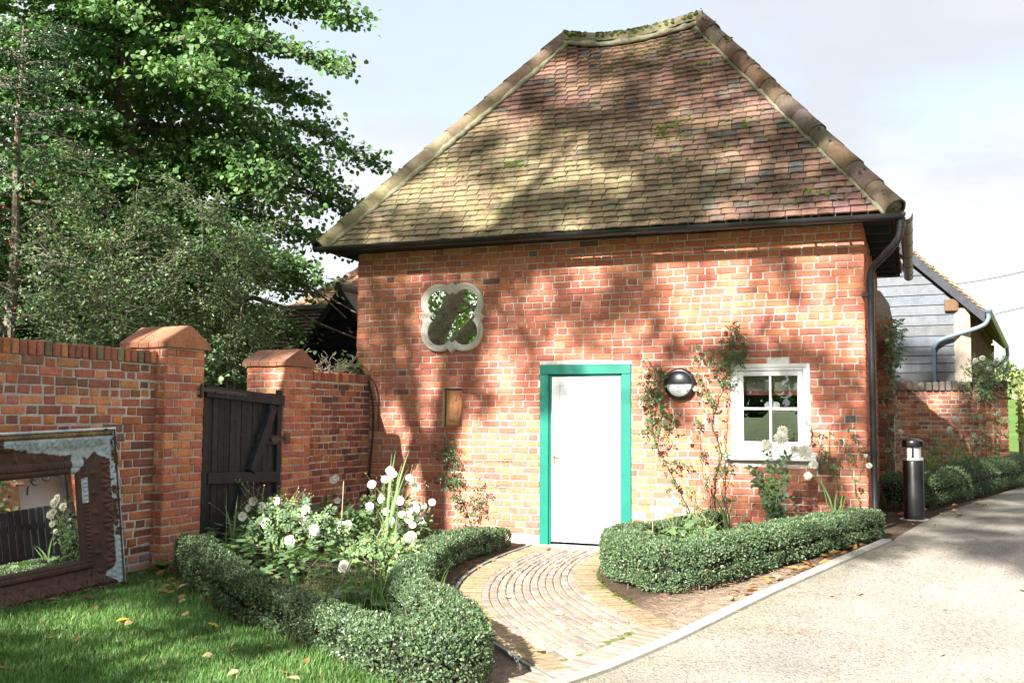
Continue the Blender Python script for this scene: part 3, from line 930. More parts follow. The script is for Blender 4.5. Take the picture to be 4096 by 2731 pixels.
# ------------------------------------------------------------------ door
mb = MB()
x0, x1, zt = DOOR[0], DOOR[1], DOOR[3]
JW = .112
mb.bbox(x0 + .004, x0 + JW, -.016, .10, .015, zt - .115, .004)
mb.bbox(x1 - JW, x1 - .004, -.016, .10, .015, zt - .115, .004)
mb.bbox(x0 + .002, x1 - .002, -.019, .10, zt - .113, zt - .003, .004)
mb.bbox(x0 + JW + .001, x0 + JW + .02, .012, .10, .02, zt - .117, .003)
mb.bbox(x1 - JW - .02, x1 - JW - .001, .012, .10, .02, zt - .117, .003)
mb.bbox(x0 + JW + .021, x1 - JW - .021, .012, .10, zt - .135, zt - .117, .003)
mb.build('door_frame', MAT['green'], cottage)
dx0, dx1, dz0, dz1 = x0 + JW + .024, x1 - JW - .024, .045, zt - .139
mb = MB(); mb.box(dx0 + .09, dx1 - .09, .052, .066, dz0 + .005, dz1 - .06)
door = mb.build('door', MAT['white'], cottage)
def dpart(nm, *a):
    m = MB(); m.bbox(*a, b=.0025); m.build(nm, MAT['white'], door)
dpart('stile', dx0, dx0 + .098, .028, .066, dz0, dz1)
dpart('stile', dx1 - .098, dx1, .028, .066, dz0, dz1)
dpart('top_rail', dx0 + .0985, dx1 - .0985, .028, .066, dz1 - .10, dz1)
npl = 4; pw = (dx1 - dx0 - .198) / npl
for i in range(npl):
    a = dx0 + .099 + i * pw
    m = MB(); m.bbox(a + .001, a + pw - .001, .034, .051, dz0, dz1 - .1015, .0045); m.build('plank', MAT['white'], door)
m = MB(); m.bbox(dx0 + .015, dx0 + .05, .022, .0275, .93, 1.07, .002); m.build('lock_plate', MAT['brass'], door)
m = MB(); m.tube([(dx0 + .033, .022, 1.03), (dx0 + .033, -.022, 1.03), (dx0 + .045, -.03, 1.03), (dx0 + .125, -.03, 1.025)], .0075, 8); m.build('handle', MAT['chrome'], door)
m = MB(); m.lathe([(0, .01), (.014, .009), (.018, 0)], 14, Matrix.Translation((dx0 + .032, .026, 1.29)) @ Matrix.Rotation(pi / 2, 4, 'X')); m.build('lock', MAT['brass'], door)
m = MB(); m.tube(bez([(dx0 + .415, .033, 1.80), (dx0 + .415, .012, 1.78), (dx0 + .405, .008, 1.735), (dx0 + .42, .008, 1.71), (dx0 + .432, .012, 1.735)], 4), .003, 6); m.lathe([(0, .006), (.008, .005), (.01, 0)], 10, Matrix.Translation((dx0 + .415, .033, 1.81)) @ Matrix.Rotation(pi / 2, 4, 'X')); m.build('hook', MAT['chrome'], door)
mb = MB(); mb.bbox(x0 - .13, x1 + .02, -.16, .11, -.10, .012, .008); mb.build('doorstep', MAT['step'], cottage)
mb = MB(); mb.box(x0 + .1, x1 - .1, .11, .9, -.02, -.01); mb.box(x0, x1, .5, .52, -.02, 2.2); mb.build('hall', MAT['room'], cottage)

# ------------------------------------------------------------------ window
wx0, wx1, wz0, wz1 = WIN
win = MB()
def fr(mb, x0, x1, z0, z1, w, y0, y1, b=.004):
    mb.bbox(x0, x0 + w, y0, y1, z0, z1, b); mb.bbox(x1 - w, x1, y0, y1, z0, z1, b)
    mb.bbox(x0 + w + .0005, x1 - w - .0005, y0 + .0005, y1, z1 - w, z1 - .0005, b); mb.bbox(x0 + w + .0005, x1 - w - .0005, y0 + .0005, y1, z0 + .0005, z0 + w, b)
fr(win, wx0, wx1, wz0 + .06, wz1, .042, -.014, .12)
fr(win, wx0 + .0425, wx1 - .0425, wz0 + .1025, wz1 - .0425, .030, -.004, .12)
window = win.build('window', MAT['white'], cottage)
sx0, sx1, sz0, sz1 = wx0 + .077, wx1 - .077, wz0 + .138, wz1 - .077
mb = MB(); fr(mb, sx0, sx1, sz0, sz1, .052, .010, .06); mb.build('sash', MAT['white'], window)
gx0, gx1, gz0, gz1 = sx0 + .0525, sx1 - .0525, sz0 + .0525, sz1 - .0525
xm, zm = (gx0 + gx1) / 2, (gz0 + gz1) / 2
mb = MB(); mb.bbox(xm - .012, xm + .012, .016, .05, gz0, gz1, .005); mb.build('glazing_bar', MAT['white'], window)
mb = MB(); mb.bbox(gx0, xm - .0125, .0165, .05, zm - .012, zm + .012, .005); mb.bbox(xm + .0125, gx1, .0165, .05, zm - .012, zm + .012, .005); mb.build('glazing_bar', MAT['white'], window)
for a, b in ((gx0, xm - .0125), (xm + .0125, gx1)):
    for c, d in ((gz0, zm - .0125), (zm + .0125, gz1)):
        t1, t2 = R.uniform(-.0012, .0012), R.uniform(-.0012, .0012)
        m = MB(); m.add([(a, .036 + t1, c), (b, .036 - t1, c), (b, .036 + t2, d), (a, .036 - t2, d)], [(0, 1, 2, 3)]); m.build('pane', MAT['pane'], window)
mb = MB(); mb.bbox(4.588, 5.535, -.075, .10, 1.025, 1.088, .008); mb.build('sill', MAT['sill'], window)
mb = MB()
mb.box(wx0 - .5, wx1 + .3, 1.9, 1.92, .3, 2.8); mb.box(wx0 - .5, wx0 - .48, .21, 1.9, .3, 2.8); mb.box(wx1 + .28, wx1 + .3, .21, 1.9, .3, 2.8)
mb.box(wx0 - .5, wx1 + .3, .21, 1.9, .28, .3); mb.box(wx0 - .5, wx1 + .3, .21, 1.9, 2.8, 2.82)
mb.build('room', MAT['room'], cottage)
# blind and heart inside the window
bl = thing('roman_blind', 'cream roman blind with pink hem inside the cottage window', 'blind', (xm, .14, gz1))
mb = MB()
for k in range(3): mb.bbox(gx0 - .04, gx1 + .04, .13 + .006 * k, .142 + .006 * k, gz1 - .16 + .03 * k, gz1 + .05, .003)
mb.build('blind_fabric', MAT['cream'], bl)
mb = MB(); mb.bbox(gx0 - .04, gx1 + .04, .124, .150, gz1 - .205, gz1 - .161, .004); mb.build('hem', MAT['pink'], bl)
heart = thing('hanging_heart', 'white woven wicker heart hanging behind the cottage window panes', 'heart ornament', (5.075, .09, 1.58))
mb = MB()
def heart_pt(t, s_):
    return (s_ * 16 * sin(t) ** 3 / 17, s_ * (13 * cos(t) - 5 * cos(2 * t) - 2 * cos(3 * t) - cos(4 * t)) / 17)
for k in range(9):
    s_ = .012 + .0088 * k; bulge = sqrt(max(0, 1 - (s_ / .088) ** 2)) * .03
    for yy in (-1, 1):
        pts = [(5.075 + heart_pt(2 * pi * i / 30, s_)[0], .095 + yy * bulge, 1.585 + heart_pt(2 * pi * i / 30, s_)[1] * 1.0) for i in range(31)]
        mb.tube([(p[0], p[1] + .003 * (-1) ** i, p[2]) for i, p in enumerate(pts)], .0048, 4, caps=False)
mb.build('wicker_body', MAT['wicker'], heart)
mb = MB(); mb.tube([(5.075, .095, 1.64), (5.075, .10, gz1)], .0015, 4); mb.build('string', MAT['cane'], heart)

# ------------------------------------------------------------------ garden wall, gate pillars, gate
def coping(parent, y0, y1, xa, xb, z0, h, r, n_max=200):
    y = y0
    while y < y1 - .02:
        w = min(r.uniform(.062, .072), y1 - y)
        m = MB(); dz = r.uniform(-.010, .006); dx = r.uniform(-.006, .006)
        c = jit(r.choice(OLD[2:] + [(.20, .17, .10), (.15, .13, .085)]), r, .2)
        m.bbox(xa + dx, xb + dx, y + .002, y + w - .002, z0, z0 + h + dz, .008, c)
        o = m.build('coping_brick', MAT['oldbrick'], parent); y += w + r.uniform(.008, .013)
gw = thing('garden_wall', 'old red brick garden wall with soldier course top beside the lawn', 'wall', (.04, -5.6, 0))
mb = MB(); mb.box(-.08, .150, -8.2, -3.735, -.15, 1.925)
wallbody = mb.build('wall_core', MAT['oldmortar'], gw)
mb = MB(); mb.box(-.078, .140, -8.2, -3.735, 1.9255, 2.03); mb.build('coping_mortar', MAT['oldmortar'], gw)
rr = random.Random(21)
def pal_gw(r, x, z):
    c = jit(r.choice(OLD), r, .2)
    if z > 1.6 and r.random() < (z - 1.5) * 1.1: c = tuple(a * .55 + b * .45 for a, b in zip(c, (.085, .08, .05)))
    if x > 4.1: c = tuple(a * .8 for a in c)
    if z < .25: c = tuple(a * .7 + b * .3 for a, b in zip(c, (.38, .36, .36)))
    return c
items = wall_items(rr, (SO, HO), (.132, -8.2, 0), pi / 2, 4.46, -.06, 1.925, rowh=.0764, palette=pal_gw, jitter=.006, depth_j=.006, joint=.016)
place_pieces(items, wallbody, 'brick', 'brickwork', MAT['oldbrick'])
coping(gw, -8.2, -3.745, -.09, .165, 1.93, .118, rr)

def pillar(y0, y1, ztop, zap, label, seed):
    r = random.Random(seed)
    t = thing('gate_pillar', label, 'gate pillar', (.035, (y0 + y1) / 2, 0), 'brick pillars beside the gate')
    xa, xb = -.20, .27
    m = MB(); m.box(xa + .001, xb - .001, y0 + .001, y1 - .001, -.15, ztop - .003)
    core = m.build('pillar_core', MAT['oldmortar'], t)
    L1, L2 = y1 - y0, xb - xa
    p = lambda r_, x, z: jit(r_.choice(OLD[:6] + RED[:4]), r_, .15)
    it = wall_items(r, (SO, HO), (xb - .018, y0, 0), pi / 2, L1, -.06, ztop, palette=p, jitter=.004, hrow=.0)
    it += wall_items(r, (SO, HO), (xa, y0 + .018, 0), 0, L2, -.06, ztop, palette=p, jitter=.004, hrow=.0)
    it += wall_items(r, (SO, HO), (xb, y1 - .018, 0), pi, L2, -.06, ztop, palette=p, jitter=.004, hrow=.0)
    it += wall_items(r, (SO, HO), (xa + .018, y1, 0), -pi / 2, L1, -.06, ztop, palette=p, jitter=.004, hrow=.0)
    place_pieces(it, core, 'brick', 'brickwork', MAT['oldbrick'])
    ym = (y0 + y1) / 2; a, b = y0 - .035, y1 + .035; n = 5; w = (xb - xa + .09) / n
    for k in range(n):
        X0 = xa - .045 + k * w; zz = r.uniform(-.004, .004)
        c = jit(r.choice([(.34, .155, .09), (.30, .14, .09), (.27, .13, .09)]), r, .12)
        m = MB()
        poly = [(X0, a, ztop + zz), (X0, b, ztop + zz), (X0, b, ztop + .045 + zz), (X0, b - .02, ztop + .065 + zz), (X0, ym + .015, zap + zz), (X0, ym - .015, zap + zz), (X0, a + .02, ztop + .065 + zz), (X0, a, ztop + .045 + zz)]
        m.prism(poly, (w - .006, 0, 0), c); m.build('cap_brick', MAT['oldbrick'], t)
    m = MB(); m.prism([(xa - .04, a + .006, ztop + .003), (xa - .04, b - .006, ztop + .003), (xa - .04, ym, zap - .012)], (w * n - .012, 0, 0)); m.build('cap_mortar', MAT['oldmortar'], t)
    return t
pillar(-3.74, -3.23, 2.08, 2.29, 'capped brick gate pillar between the lawn wall and the black gate', 31)
pillar(-1.94, -1.425, 1.995, 2.185, 'capped brick gate pillar between the black gate and the cottage', 32)
sw = thing('garden_wall', 'short shaded brick garden wall joining gate pillar to the cottage', 'wall', (.08, -.7, 0))
mb = MB(); mb.box(-.04, .190, -1.424, .002, -.15, 1.86)
core = mb.build('wall_core', MAT['oldmortar'], sw)
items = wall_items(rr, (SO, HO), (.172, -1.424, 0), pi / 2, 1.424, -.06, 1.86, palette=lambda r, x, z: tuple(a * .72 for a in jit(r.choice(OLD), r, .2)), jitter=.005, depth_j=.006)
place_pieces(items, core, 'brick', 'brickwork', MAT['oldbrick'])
mb = MB(); mb.box(-.035, .18, -1.424, -.002, 1.861, 1.955); mb.build('coping_mortar', MAT['oldmortar'], sw)
coping(sw, -1.42, -.005, -.045, .203, 1.863, .108, rr)

gate = thing('garden_gate', 'black ledged and braced timber gate between two brick pillars', 'gate', (.24, -2.6, .1))
def bar(mb, p, q, wd, xa, xb, b=.005, col=(1, 1, 1)):
    """a timber in the gate plane from p=(y,z) to q, width wd, x from xa to xb"""
    p, q = Vector((0, *p)), Vector((0, *q)); d = (q - p).normalized(); e = Vector((0, -d.z, d.y)) * (wd / 2)
    a, c, f, g = p + e, p - e, q - e, q + e
    v = [Vector((xa, w.y, w.z)) for w in (a, c, f, g)]
    ins = [((p + q) / 2 - w) * 0 for w in (a, c, f, g)]
    mid = (p + q) / 2
    def sh(w):
        u = w - mid; lu = u.dot(d); le = u.dot(e.normalized())
        return mid + d * (lu - b * (1 if lu > 0 else -1)) + e.normalized() * (le - b * (1 if le > 0 else -1))
    v2 = [Vector((xb - b, w.y, w.z)) for w in (a, c, f, g)]
    v3 = [Vector((xb, sh(w).y, sh(w).z)) for w in (a, c, f, g)]
    vs_ = v + v2 + v3
    fs = [(8, 9, 10, 11), (3, 2, 1, 0)]
    for k in (0, 4):
        for i in range(4):
            j = (i + 1) % 4
            fs.append((k + i, k + j, k + 4 + j, k + 4 + i))
    mb.add(vs_, fs, col)
rg = random.Random(4)
tops = [1.79, 1.77, 1.735, 1.655, 1.655, 1.655, 1.66, 1.655, 1.71, 1.655, 1.705, 1.65, 1.70, 1.695]
y0g, y1g = -3.205, -1.955; wd = (y1g - y0g) / len(tops)
for k, tz in enumerate(tops):
    m = MB(); ya = y0g + k * wd
    c = rg.uniform(.75, 1.5)
    dx = rg.uniform(-.004, .004)
    m.bbox(.195 + dx, .222 + dx, ya + .003, ya + wd - .003, .14 + rg.uniform(-.02, .02), tz - .0035 * k * 0, .004, (c, c, c))
    m.build('plank', MAT['blackwood'], gate)
for nm, a in (('stile', ((-3.17, .13), (-3.17, 1.78), .075, .2265, .262)), ('stile', ((-1.985, .16), (-1.985, 1.735), .07, .2265, .262)),
              ('top_rail', ((-3.21, 1.695), (-1.955, 1.625), .105, .2635, .300)), ('middle_rail', ((-3.13, .872), (-2.022, .825), .11, .2270, .275)),
              ('bottom_rail', ((-3.13, .24), (-2.022, .22), .11, .2270, .270)), ('lock_rail', ((-2.36, 1.225), (-2.022, 1.21), .105, .2270, .266)),
              ('brace', ((-2.80, .30), (-2.51, .79), .095, .2275, .290)), ('brace', ((-2.46, .90), (-2.10, 1.565), .095, .2275, .290))):
    m = MB(); bar(m, *a, col=(1.25, 1.25, 1.3)); m.build(nm, MAT['blackwood'], gate)
m = MB(); bar(m, (-3.30, 1.712), (-2.62, 1.672), .04, .301, .309, .002); m.build('strap_hinge', MAT['metal'], gate)
for y in (-3.1, -2.95, -2.8, -2.68):
    m = MB(); m.lathe([(0, .012), (.008, .01), (.011, 0)], 8, Matrix.Translation((.309, y, 1.698 - (y + 3.3) * .058)) @ Matrix.Rotation(pi / 2, 4, 'Y')); m.build('bolt', MAT['metal'], gate)
m = MB(); m.tube([(.315, -3.31, 1.63), (.315, -3.31, 1.75)], .018, 10); m.tube([(.315, -3.31, 1.75), (.315, -3.31, 1.765)], .011, 8); m.box(.26, .31, -3.325, -3.295, 1.64, 1.66); m.build('hinge_pin', MAT['metal'], gate)
m = MB(); m.bbox(.2665, .288, -2.16, -1.96, 1.20, 1.235, .004); m.bbox(.2665, .275, -2.12, -2.0, 1.18, 1.255, .003); m.build('latch_bolt', MAT['metal'], gate)
m = MB(); m.bbox(.268, .30, -1.93, -1.83, 1.17, 1.28, .01); m.tube([(.29, -1.95, 1.25), (.30, -1.91, 1.21), (.295, -1.86, 1.25)], .012, 6); m.build('latch_keep', MAT['darkpost'], gate)

# ------------------------------------------------------------------ big pressed-tin mirror leaning on the wall
def vnoise(x, y, seed=0):
    xi, yi = np.floor(x).astype(int), np.floor(y).astype(int); xf, yf = x - xi, y - yi
    def h(a, b):
        n = np.sin(a * 127.1 + b * 311.7 + seed * 74.7) * 43758.5453
        return n - np.floor(n)
    u, v = xf * xf * (3 - 2 * xf), yf * yf * (3 - 2 * yf)
    return (h(xi, yi) * (1 - u) + h(xi + 1, yi) * u) * (1 - v) + (h(xi, yi + 1) * (1 - u) + h(xi + 1, yi + 1) * u) * v
def fnoise(x, y, seed=0, o=4):
    s = 0; a = .5
    for k in range(o):
        s = s + a * vnoise(x * 2 ** k, y * 2 ** k, seed + k); a *= .5
    return s / .94
FO = np.array([.505, -4.50, .09]); TW = radians(1.6)
ft = np.array([-.135, 0, 1.27]); ft /= np.linalg.norm(ft)
fs_ = np.array([-sin(radians(1.6)), -cos(radians(1.6)), 0.0])
fs_ = fs_ * cos(TW) - ft * sin(TW); ft = np.cross(np.cross(fs_, ft), fs_); ft /= np.linalg.norm(ft)
fn = np.cross(ft, fs_)
lm = thing('leaning_mirror', 'large rusty embossed tin framed mirror leaning against the garden wall', 'mirror', tuple(FO))
SW, SH = 2.2, 1.285; WR, WT, WB = .375, .35, .275
out_c = [(0, 0), (0, SH), (SW, SH), (SW, 0)]; in_c = [(WR, WB), (WR, SH - WT), (SW - WR, SH - WT), (SW - WR, WB)]
def rail(name, i, j):
    a, b = np.array(out_c[i], float), np.array(out_c[j], float); c, d = np.array(in_c[i], float), np.array(in_c[j], float)
    ln = np.linalg.norm(b - a); wdt = WR if name == 'right' else (WT if name == 'top' else WB)
    nu, npf = int(ln / .0065), 64
    u = np.linspace(0, 1, nu)[:, None]; p = np.linspace(0, 1, npf)[None, :]
    st = ((a[None, None] * (1 - u[..., None]) + b[None, None] * u[..., None]) * (1 - p[..., None]) + (c[None, None] * (1 - u[..., None]) + d[None, None] * u[..., None]) * p[..., None])
    S_, T_ = st[..., 0], st[..., 1]
    al = S_ if i in (1, 3) else T_                               # distance along the rail
    P_ = np.broadcast_to(p, S_.shape)
    dep = np.interp(P_, [0, .012, .05, .075, .09, .13, .165, .185, .30, .45, .60, .70, .72, .76, .84, .865, .90, .955, 1.0],
                    [0, .105, .112, .108, .094, .112, .108, .092, .078, .060, .046, .038, .046, .052, .05, .036, .040, .034, .014])
    # acanthus fans in the hollow
    per = .155; ph = (al / per) - np.floor(al / per) - .5
    q = (P_ - .185) / .515; inside = np.clip(np.minimum(q, 1 - q) * 7, 0, 1) * (q > 0) * (q < 1)
    aa = ph * per; bb = (q + .12) * .515 * wdt
    ang = np.arctan2(aa, bb); rad = np.hypot(aa, bb)
    fan = (.25 + .75 * np.abs(np.cos(ang * 6.5))) * np.clip((.118 - rad) / .022, 0, 1) * np.clip((rad - .018) / .03, 0, 1)
    scroll = np.exp(-(((np.abs(ph) - .5) / .10) ** 2 + ((q - .80) / .13) ** 2)) + .7 * np.exp(-((ph / .10) ** 2 + ((q - .05) / .10) ** 2))
    rel = (.019 * fan + .013 * scroll) * inside
    bd = np.exp(-((P_ - .13) / .03) ** 2) * .006 * np.cos(2 * pi * al / .045 + 9 * P_) + np.exp(-((P_ - .80) / .035) ** 2) * .006 * np.cos(2 * pi * al / .032)
    dep = dep + rel + bd + .002 * (fnoise(S_ * 40, T_ * 40, 3) - .5)
    if name == 'bottom': dep = dep - .0
    W_ = FO + S_[..., None] * fs_ + T_[..., None] * ft + dep[..., None] * fn
    n1, n2 = fnoise(S_ * 9, T_ * 9, 1), fnoise(S_ * 30, T_ * 30, 2)
    rust = np.stack([.042 + .050 * n1 + .03 * (n2 - .5), .020 + .019 * n1 + .014 * (n2 - .5), .014 + .009 * n1 + .009 * (n2 - .5)], -1)
    low = np.clip(rel / .018, 0, 1)[..., None]
    rust = rust * (.85 + .5 * low)  # raised relief coloured lighter: highlights painted into the metal
    blue = np.stack([.30 + .12 * n2, .37 + .12 * n2, .41 + .12 * n2], -1)
    edge = n1 * .6 + n2 * .4
    pm = np.zeros_like(S_)
    if name == 'top':
        pm = np.maximum(pm, (P_ < .075) * 1.0 * (edge > .30))
        lim = .66 - .30 * np.clip((S_ - .25) / .75, 0, 1) - .55 * (S_ > 1.05) + .18 * (n1 - .5) + .06 * (n2 - .5)
        pm = np.maximum(pm, ((P_ > .20) & (P_ < lim) & (S_ < 1.12)) * 1.0)
        pm = np.maximum(pm, ((np.abs(S_ - .36) < .045 + .03 * n1) & (P_ > .6)) * 1.0)
        gold = ((P_ >= .085) & (P_ < .19))[..., None] * np.clip((edge - .2) * 2.5, 0, 1)[..., None]
        rust = rust * (1 - gold) + gold * np.array([.25, .165, .06])
    elif name == 'right':
        pm = np.maximum(pm, (P_ < .06) * (edge > .42) * 1.0)
        band = (P_ > .085) & (P_ < .23)
        pm = np.maximum(pm, (band & (edge > .54 - .16 * (T_ > 1.10) - .20 * (T_ < .42))) * 1.0)
        pm = np.maximum(pm, ((T_ > 1.0 + .12 * (S_ / .2) * .4 + .25 * (n1 - .5)) & (P_ > .19) & (P_ < .52)) * 1.0)
        pm = np.maximum(pm, ((T_ < .20 + .16 * (n1 - .5) - .2 * (P_ - .3)) & (P_ > .2) & (P_ < .72)) * 1.0)
        pm = np.maximum(pm, ((np.abs(T_ - .80) < .075 + .04 * n1) & (P_ > .74) & (P_ < .88)) * 1.0)
        g2 = ((P_ > .085) & (P_ < .24))[..., None] * np.clip((n2 - .45) * 3, 0, 1)[..., None]
        rust = rust * (1 - .6 * g2) + .6 * g2 * np.array([.30, .20, .10])
    else:
        pm = np.maximum(pm, (P_ < .04) * (edge > .7) * 1.0)
        rust = rust * .92
    C = rust * (1 - pm[..., None]) + blue * pm[..., None]
    idx = np.arange(nu * npf).reshape(nu, npf)
    F = np.stack([idx[:-1, :-1], idx[:-1, 1:], idx[1:, 1:], idx[1:, :-1]], -1).reshape(-1, 4)
    np_obj('frame_rail', W_.reshape(-1, 3), F, C.reshape(-1, 3), MAT['frame'], lm, smooth=True)
rail('right', 0, 1); rail('top', 1, 2); rail('left', 2, 3); rail('bottom', 3, 0)
def fpt(s, t, d): return tuple(FO + s * fs_ + t * ft + d * fn)
mb = MB(); mb.add([fpt(WR - .004, WB - .004, .0165), fpt(SW - WR + .004, WB - .004, .0165), fpt(SW - WR + .004, SH - WT + .004, .0165), fpt(WR - .004, SH - WT + .004, .0165)], [(3, 2, 1, 0)])
mb.build('glass', MAT['mirror'], lm)
mb = MB(); v = [fpt(s, t, d) for d in (-.02, -.001) for s, t in ((.01, .01), (SW - .01, .01), (SW - .01, SH - .01), (.01, SH - .01))]
mb.add(v, [(0, 1, 2, 3), (7, 6, 5, 4)] + [(i, (i + 1) % 4 + 0, (i + 1) % 4 + 4, i + 4) for i in range(4)]); mb.build('backing', MAT['darkpost'], lm)

# ------------------------------------------------------------------ quatrefoil mirror
qm = thing('wall_mirror', 'pale stone quatrefoil framed mirror hung high on the cottage wall', 'mirror', (1.33, 0, 2.655))
def quatrefoil(k, n=15):
    """outline, k=0 outside .. 1 inside; one lobe per corner, a pointed cusp between lobes"""
    rad = .242 - .080 * k; cx = .168; cy = .172
    nx = .052 - .010 * k
    ny = cy + sqrt(max(0, rad ** 2 - (cx - nx) ** 2)); tip = .432 - .128 * k
    mx_ = cx + sqrt(max(0, rad ** 2 - (cy - nx) ** 2)); tipx = .428 - .128 * k
    a0 = atan2(ny - cy, nx - cx); a1 = atan2(nx - cy, mx_ - cx)
    q = [(0, tip), (nx * .5, tip - (tip - ny) * .52)] + [(cx + rad * cos(a0 + (a1 - a0) * i / n), cy + rad * sin(a0 + (a1 - a0) * i / n)) for i in range(n + 1)] + [(tipx - (tipx - mx_) * .52, nx * .5)]
    pts = list(q)                                               # first quadrant, clockwise from the top cusp
    pts += [(tipx, 0)] + [(x, -y) for x, y in reversed(q[1:])]
    half = pts
    pts = half + [(0, -tip)] + [(-x, y) for x, y in reversed(half[1:])]
    return pts
prof = [(0, 0.0), (-.02, .028), (.03, .052), (.16, .062), (.28, .058), (.34, .050), (.40, .052), (.52, .048), (.62, .040), (.68, .034), (.74, .036), (.90, .030), (1.0, .018)]
V = []; m_ = 0
for k, d in prof:
    q = quatrefoil(k); m_ = len(q)
    V += [(1.33 + x, -d, 2.655 + z) for x, z in q]
mb = MB(); mb.add(V, [(j * m_ + i, (j + 1) * m_ + i, (j + 1) * m_ + (i + 1) % m_, j * m_ + (i + 1) % m_) for j in range(len(prof) - 1) for i in range(m_)])
mb.build('stone_frame', MAT['stone'], qm, smooth=radians(35))
q = quatrefoil(.93); mb = MB(); mb.add([(1.33 + x, -.014, 2.655 + z) for x, z in q] + [(1.33, -.014, 2.655)], [(i, (i + 1) % len(q), len(q)) for i in range(len(q))])
mb.build('glass', MAT['mirror'], qm)

# ------------------------------------------------------------------ terracotta plaque in its niche
pl = thing('relief_plaque', 'small terracotta relief of a robed figure set into the brick wall', 'plaque', (1.33, .04, 1.56))
nx, nz = 64, 110; X = np.linspace(NICHE[0] + .028, NICHE[1] - .006, nx); Z = np.linspace(NICHE[2] + .012, NICHE[3] - .012, nz)
XX, ZZ = np.meshgrid(X, Z); cx = (X[0] + X[-1]) / 2; u = (XX - cx) / (X[-1] - X[0]) * 2; v = (ZZ - Z[0]) / (Z[-1] - Z[0])
def el(x0, y0, rx, ry, h, rot=0):
    du, dv = (u - x0), (v - y0) * 1.95
    c, s = cos(rot), sin(rot); a, b = du * c + dv * s, -du * s + dv * c
    return h * np.sqrt(np.clip(1 - (a / rx) ** 2 - (b / ry) ** 2, 0, 1))
hgt = np.zeros_like(u)
for e in (el(.12, .74, .115, .15, .018), el(.10, .735, .22, .23, .005), el(.12, .45, .28, .50, .015), el(.10, .24, .34, .34, .014), el(-.22, .68, .24, .07, .014, -.5), el(-.42, .77, .08, .10, .012), el(.34, .52, .12, .30, .013, .2),
          el(-.45, .22, .24, .16, .010), el(.55, .18, .18, .20, .010), el(-.1, .05, .9, .09, .012), el(.66, .84, .16, .09, .006), el(.55, .76, .09, .06, .005), el(-.62, .40, .06, .30, .006)):
    hgt = np.maximum(hgt, e)
hgt += .0035 * np.maximum(0, np.cos(u * 38 + v * 5)) * (np.abs(u - .1) < .3) * (v < .62) * (v > .1)
border = np.clip(1 - np.minimum(np.minimum(u + 1, 1 - u), np.minimum(v, 1 - v) * 2) / .05, 0, 1); hgt = np.maximum(hgt, border * .006)
Vp = np.stack([XX, .052 - hgt * 1.3, ZZ], -1).reshape(-1, 3); idx = np.arange(nx * nz).reshape(nz, nx)
F = np.stack([idx[:-1, :-1], idx[:-1, 1:], idx[1:, 1:], idx[1:, :-1]], -1).reshape(-1, 4)
np_obj('relief', Vp, F, None, MAT['terracotta'], pl, smooth=True)
mb = MB(); mb.box(X[0] - .002, X[-1] + .002, .053, .075, Z[0] - .002, Z[-1] + .002); mb.build('slab', MAT['terracotta'], pl)
mb = MB(); mb.bbox(NICHE[0] - .01, NICHE[1] + .005, -.012, .05, NICHE[2] - .022, NICHE[2] + .006, .006, (.35, .13, .07)); mb.build('tile_ledge', MAT['brick'], pl)

# ------------------------------------------------------------------ round bulkhead lamp
lp = thing('wall_lamp', 'round black bulkhead lamp with half-moon white lens beside the door', 'lamp', (4.105, 0, 1.836))
Ml = Matrix.Translation((4.105, -.001, 1.836)) @ Matrix.Rotation(pi / 2, 4, 'X')
mb = MB(); mb.lathe([(.0, .0), (.168, .0), (.176, .015), (.176, .05), (.170, .066), (.158, .076), (.146, .078), (.141, .070), (.0, .066)], 40, Ml)
mb.build('base', MAT['black_pipe'], lp, smooth=radians(35))
mb = MB(); pr = [(.140 * cos(a), .071 + .050 * sin(a)) for a in np.linspace(0, pi / 2, 9)]
mb.lathe(pr, 24, Ml, a0=0, a1=pi)
mb.add([Ml @ Vector((.1401 * cos(a) * s, -.001, .071 + .050 * sin(a) - (0 if s else 0))) for a in np.linspace(0, pi / 2, 9) for s in (-1, 1)], [(2 * i, 2 * i + 1, 2 * i + 3, 2 * i + 2) for i in range(8)])
mb.build('hood', MAT['black_pipe'], lp, smooth=radians(35))
mb = MB(); pr = [(.139 * cos(a), .067 + .044 * sin(a)) for a in np.linspace(0, pi / 2, 9)]
mb.lathe(pr, 24, Ml, a0=pi, a1=2 * pi); mb.build('lens', MAT['frosted'], lp, smooth=True)
mb = MB(); mb.lathe([(0, .006), (.006, .004), (.007, 0)], 8, Ml @ Matrix.Translation((0, -.03, .109))); mb.build('screw', MAT['metal'], lp)

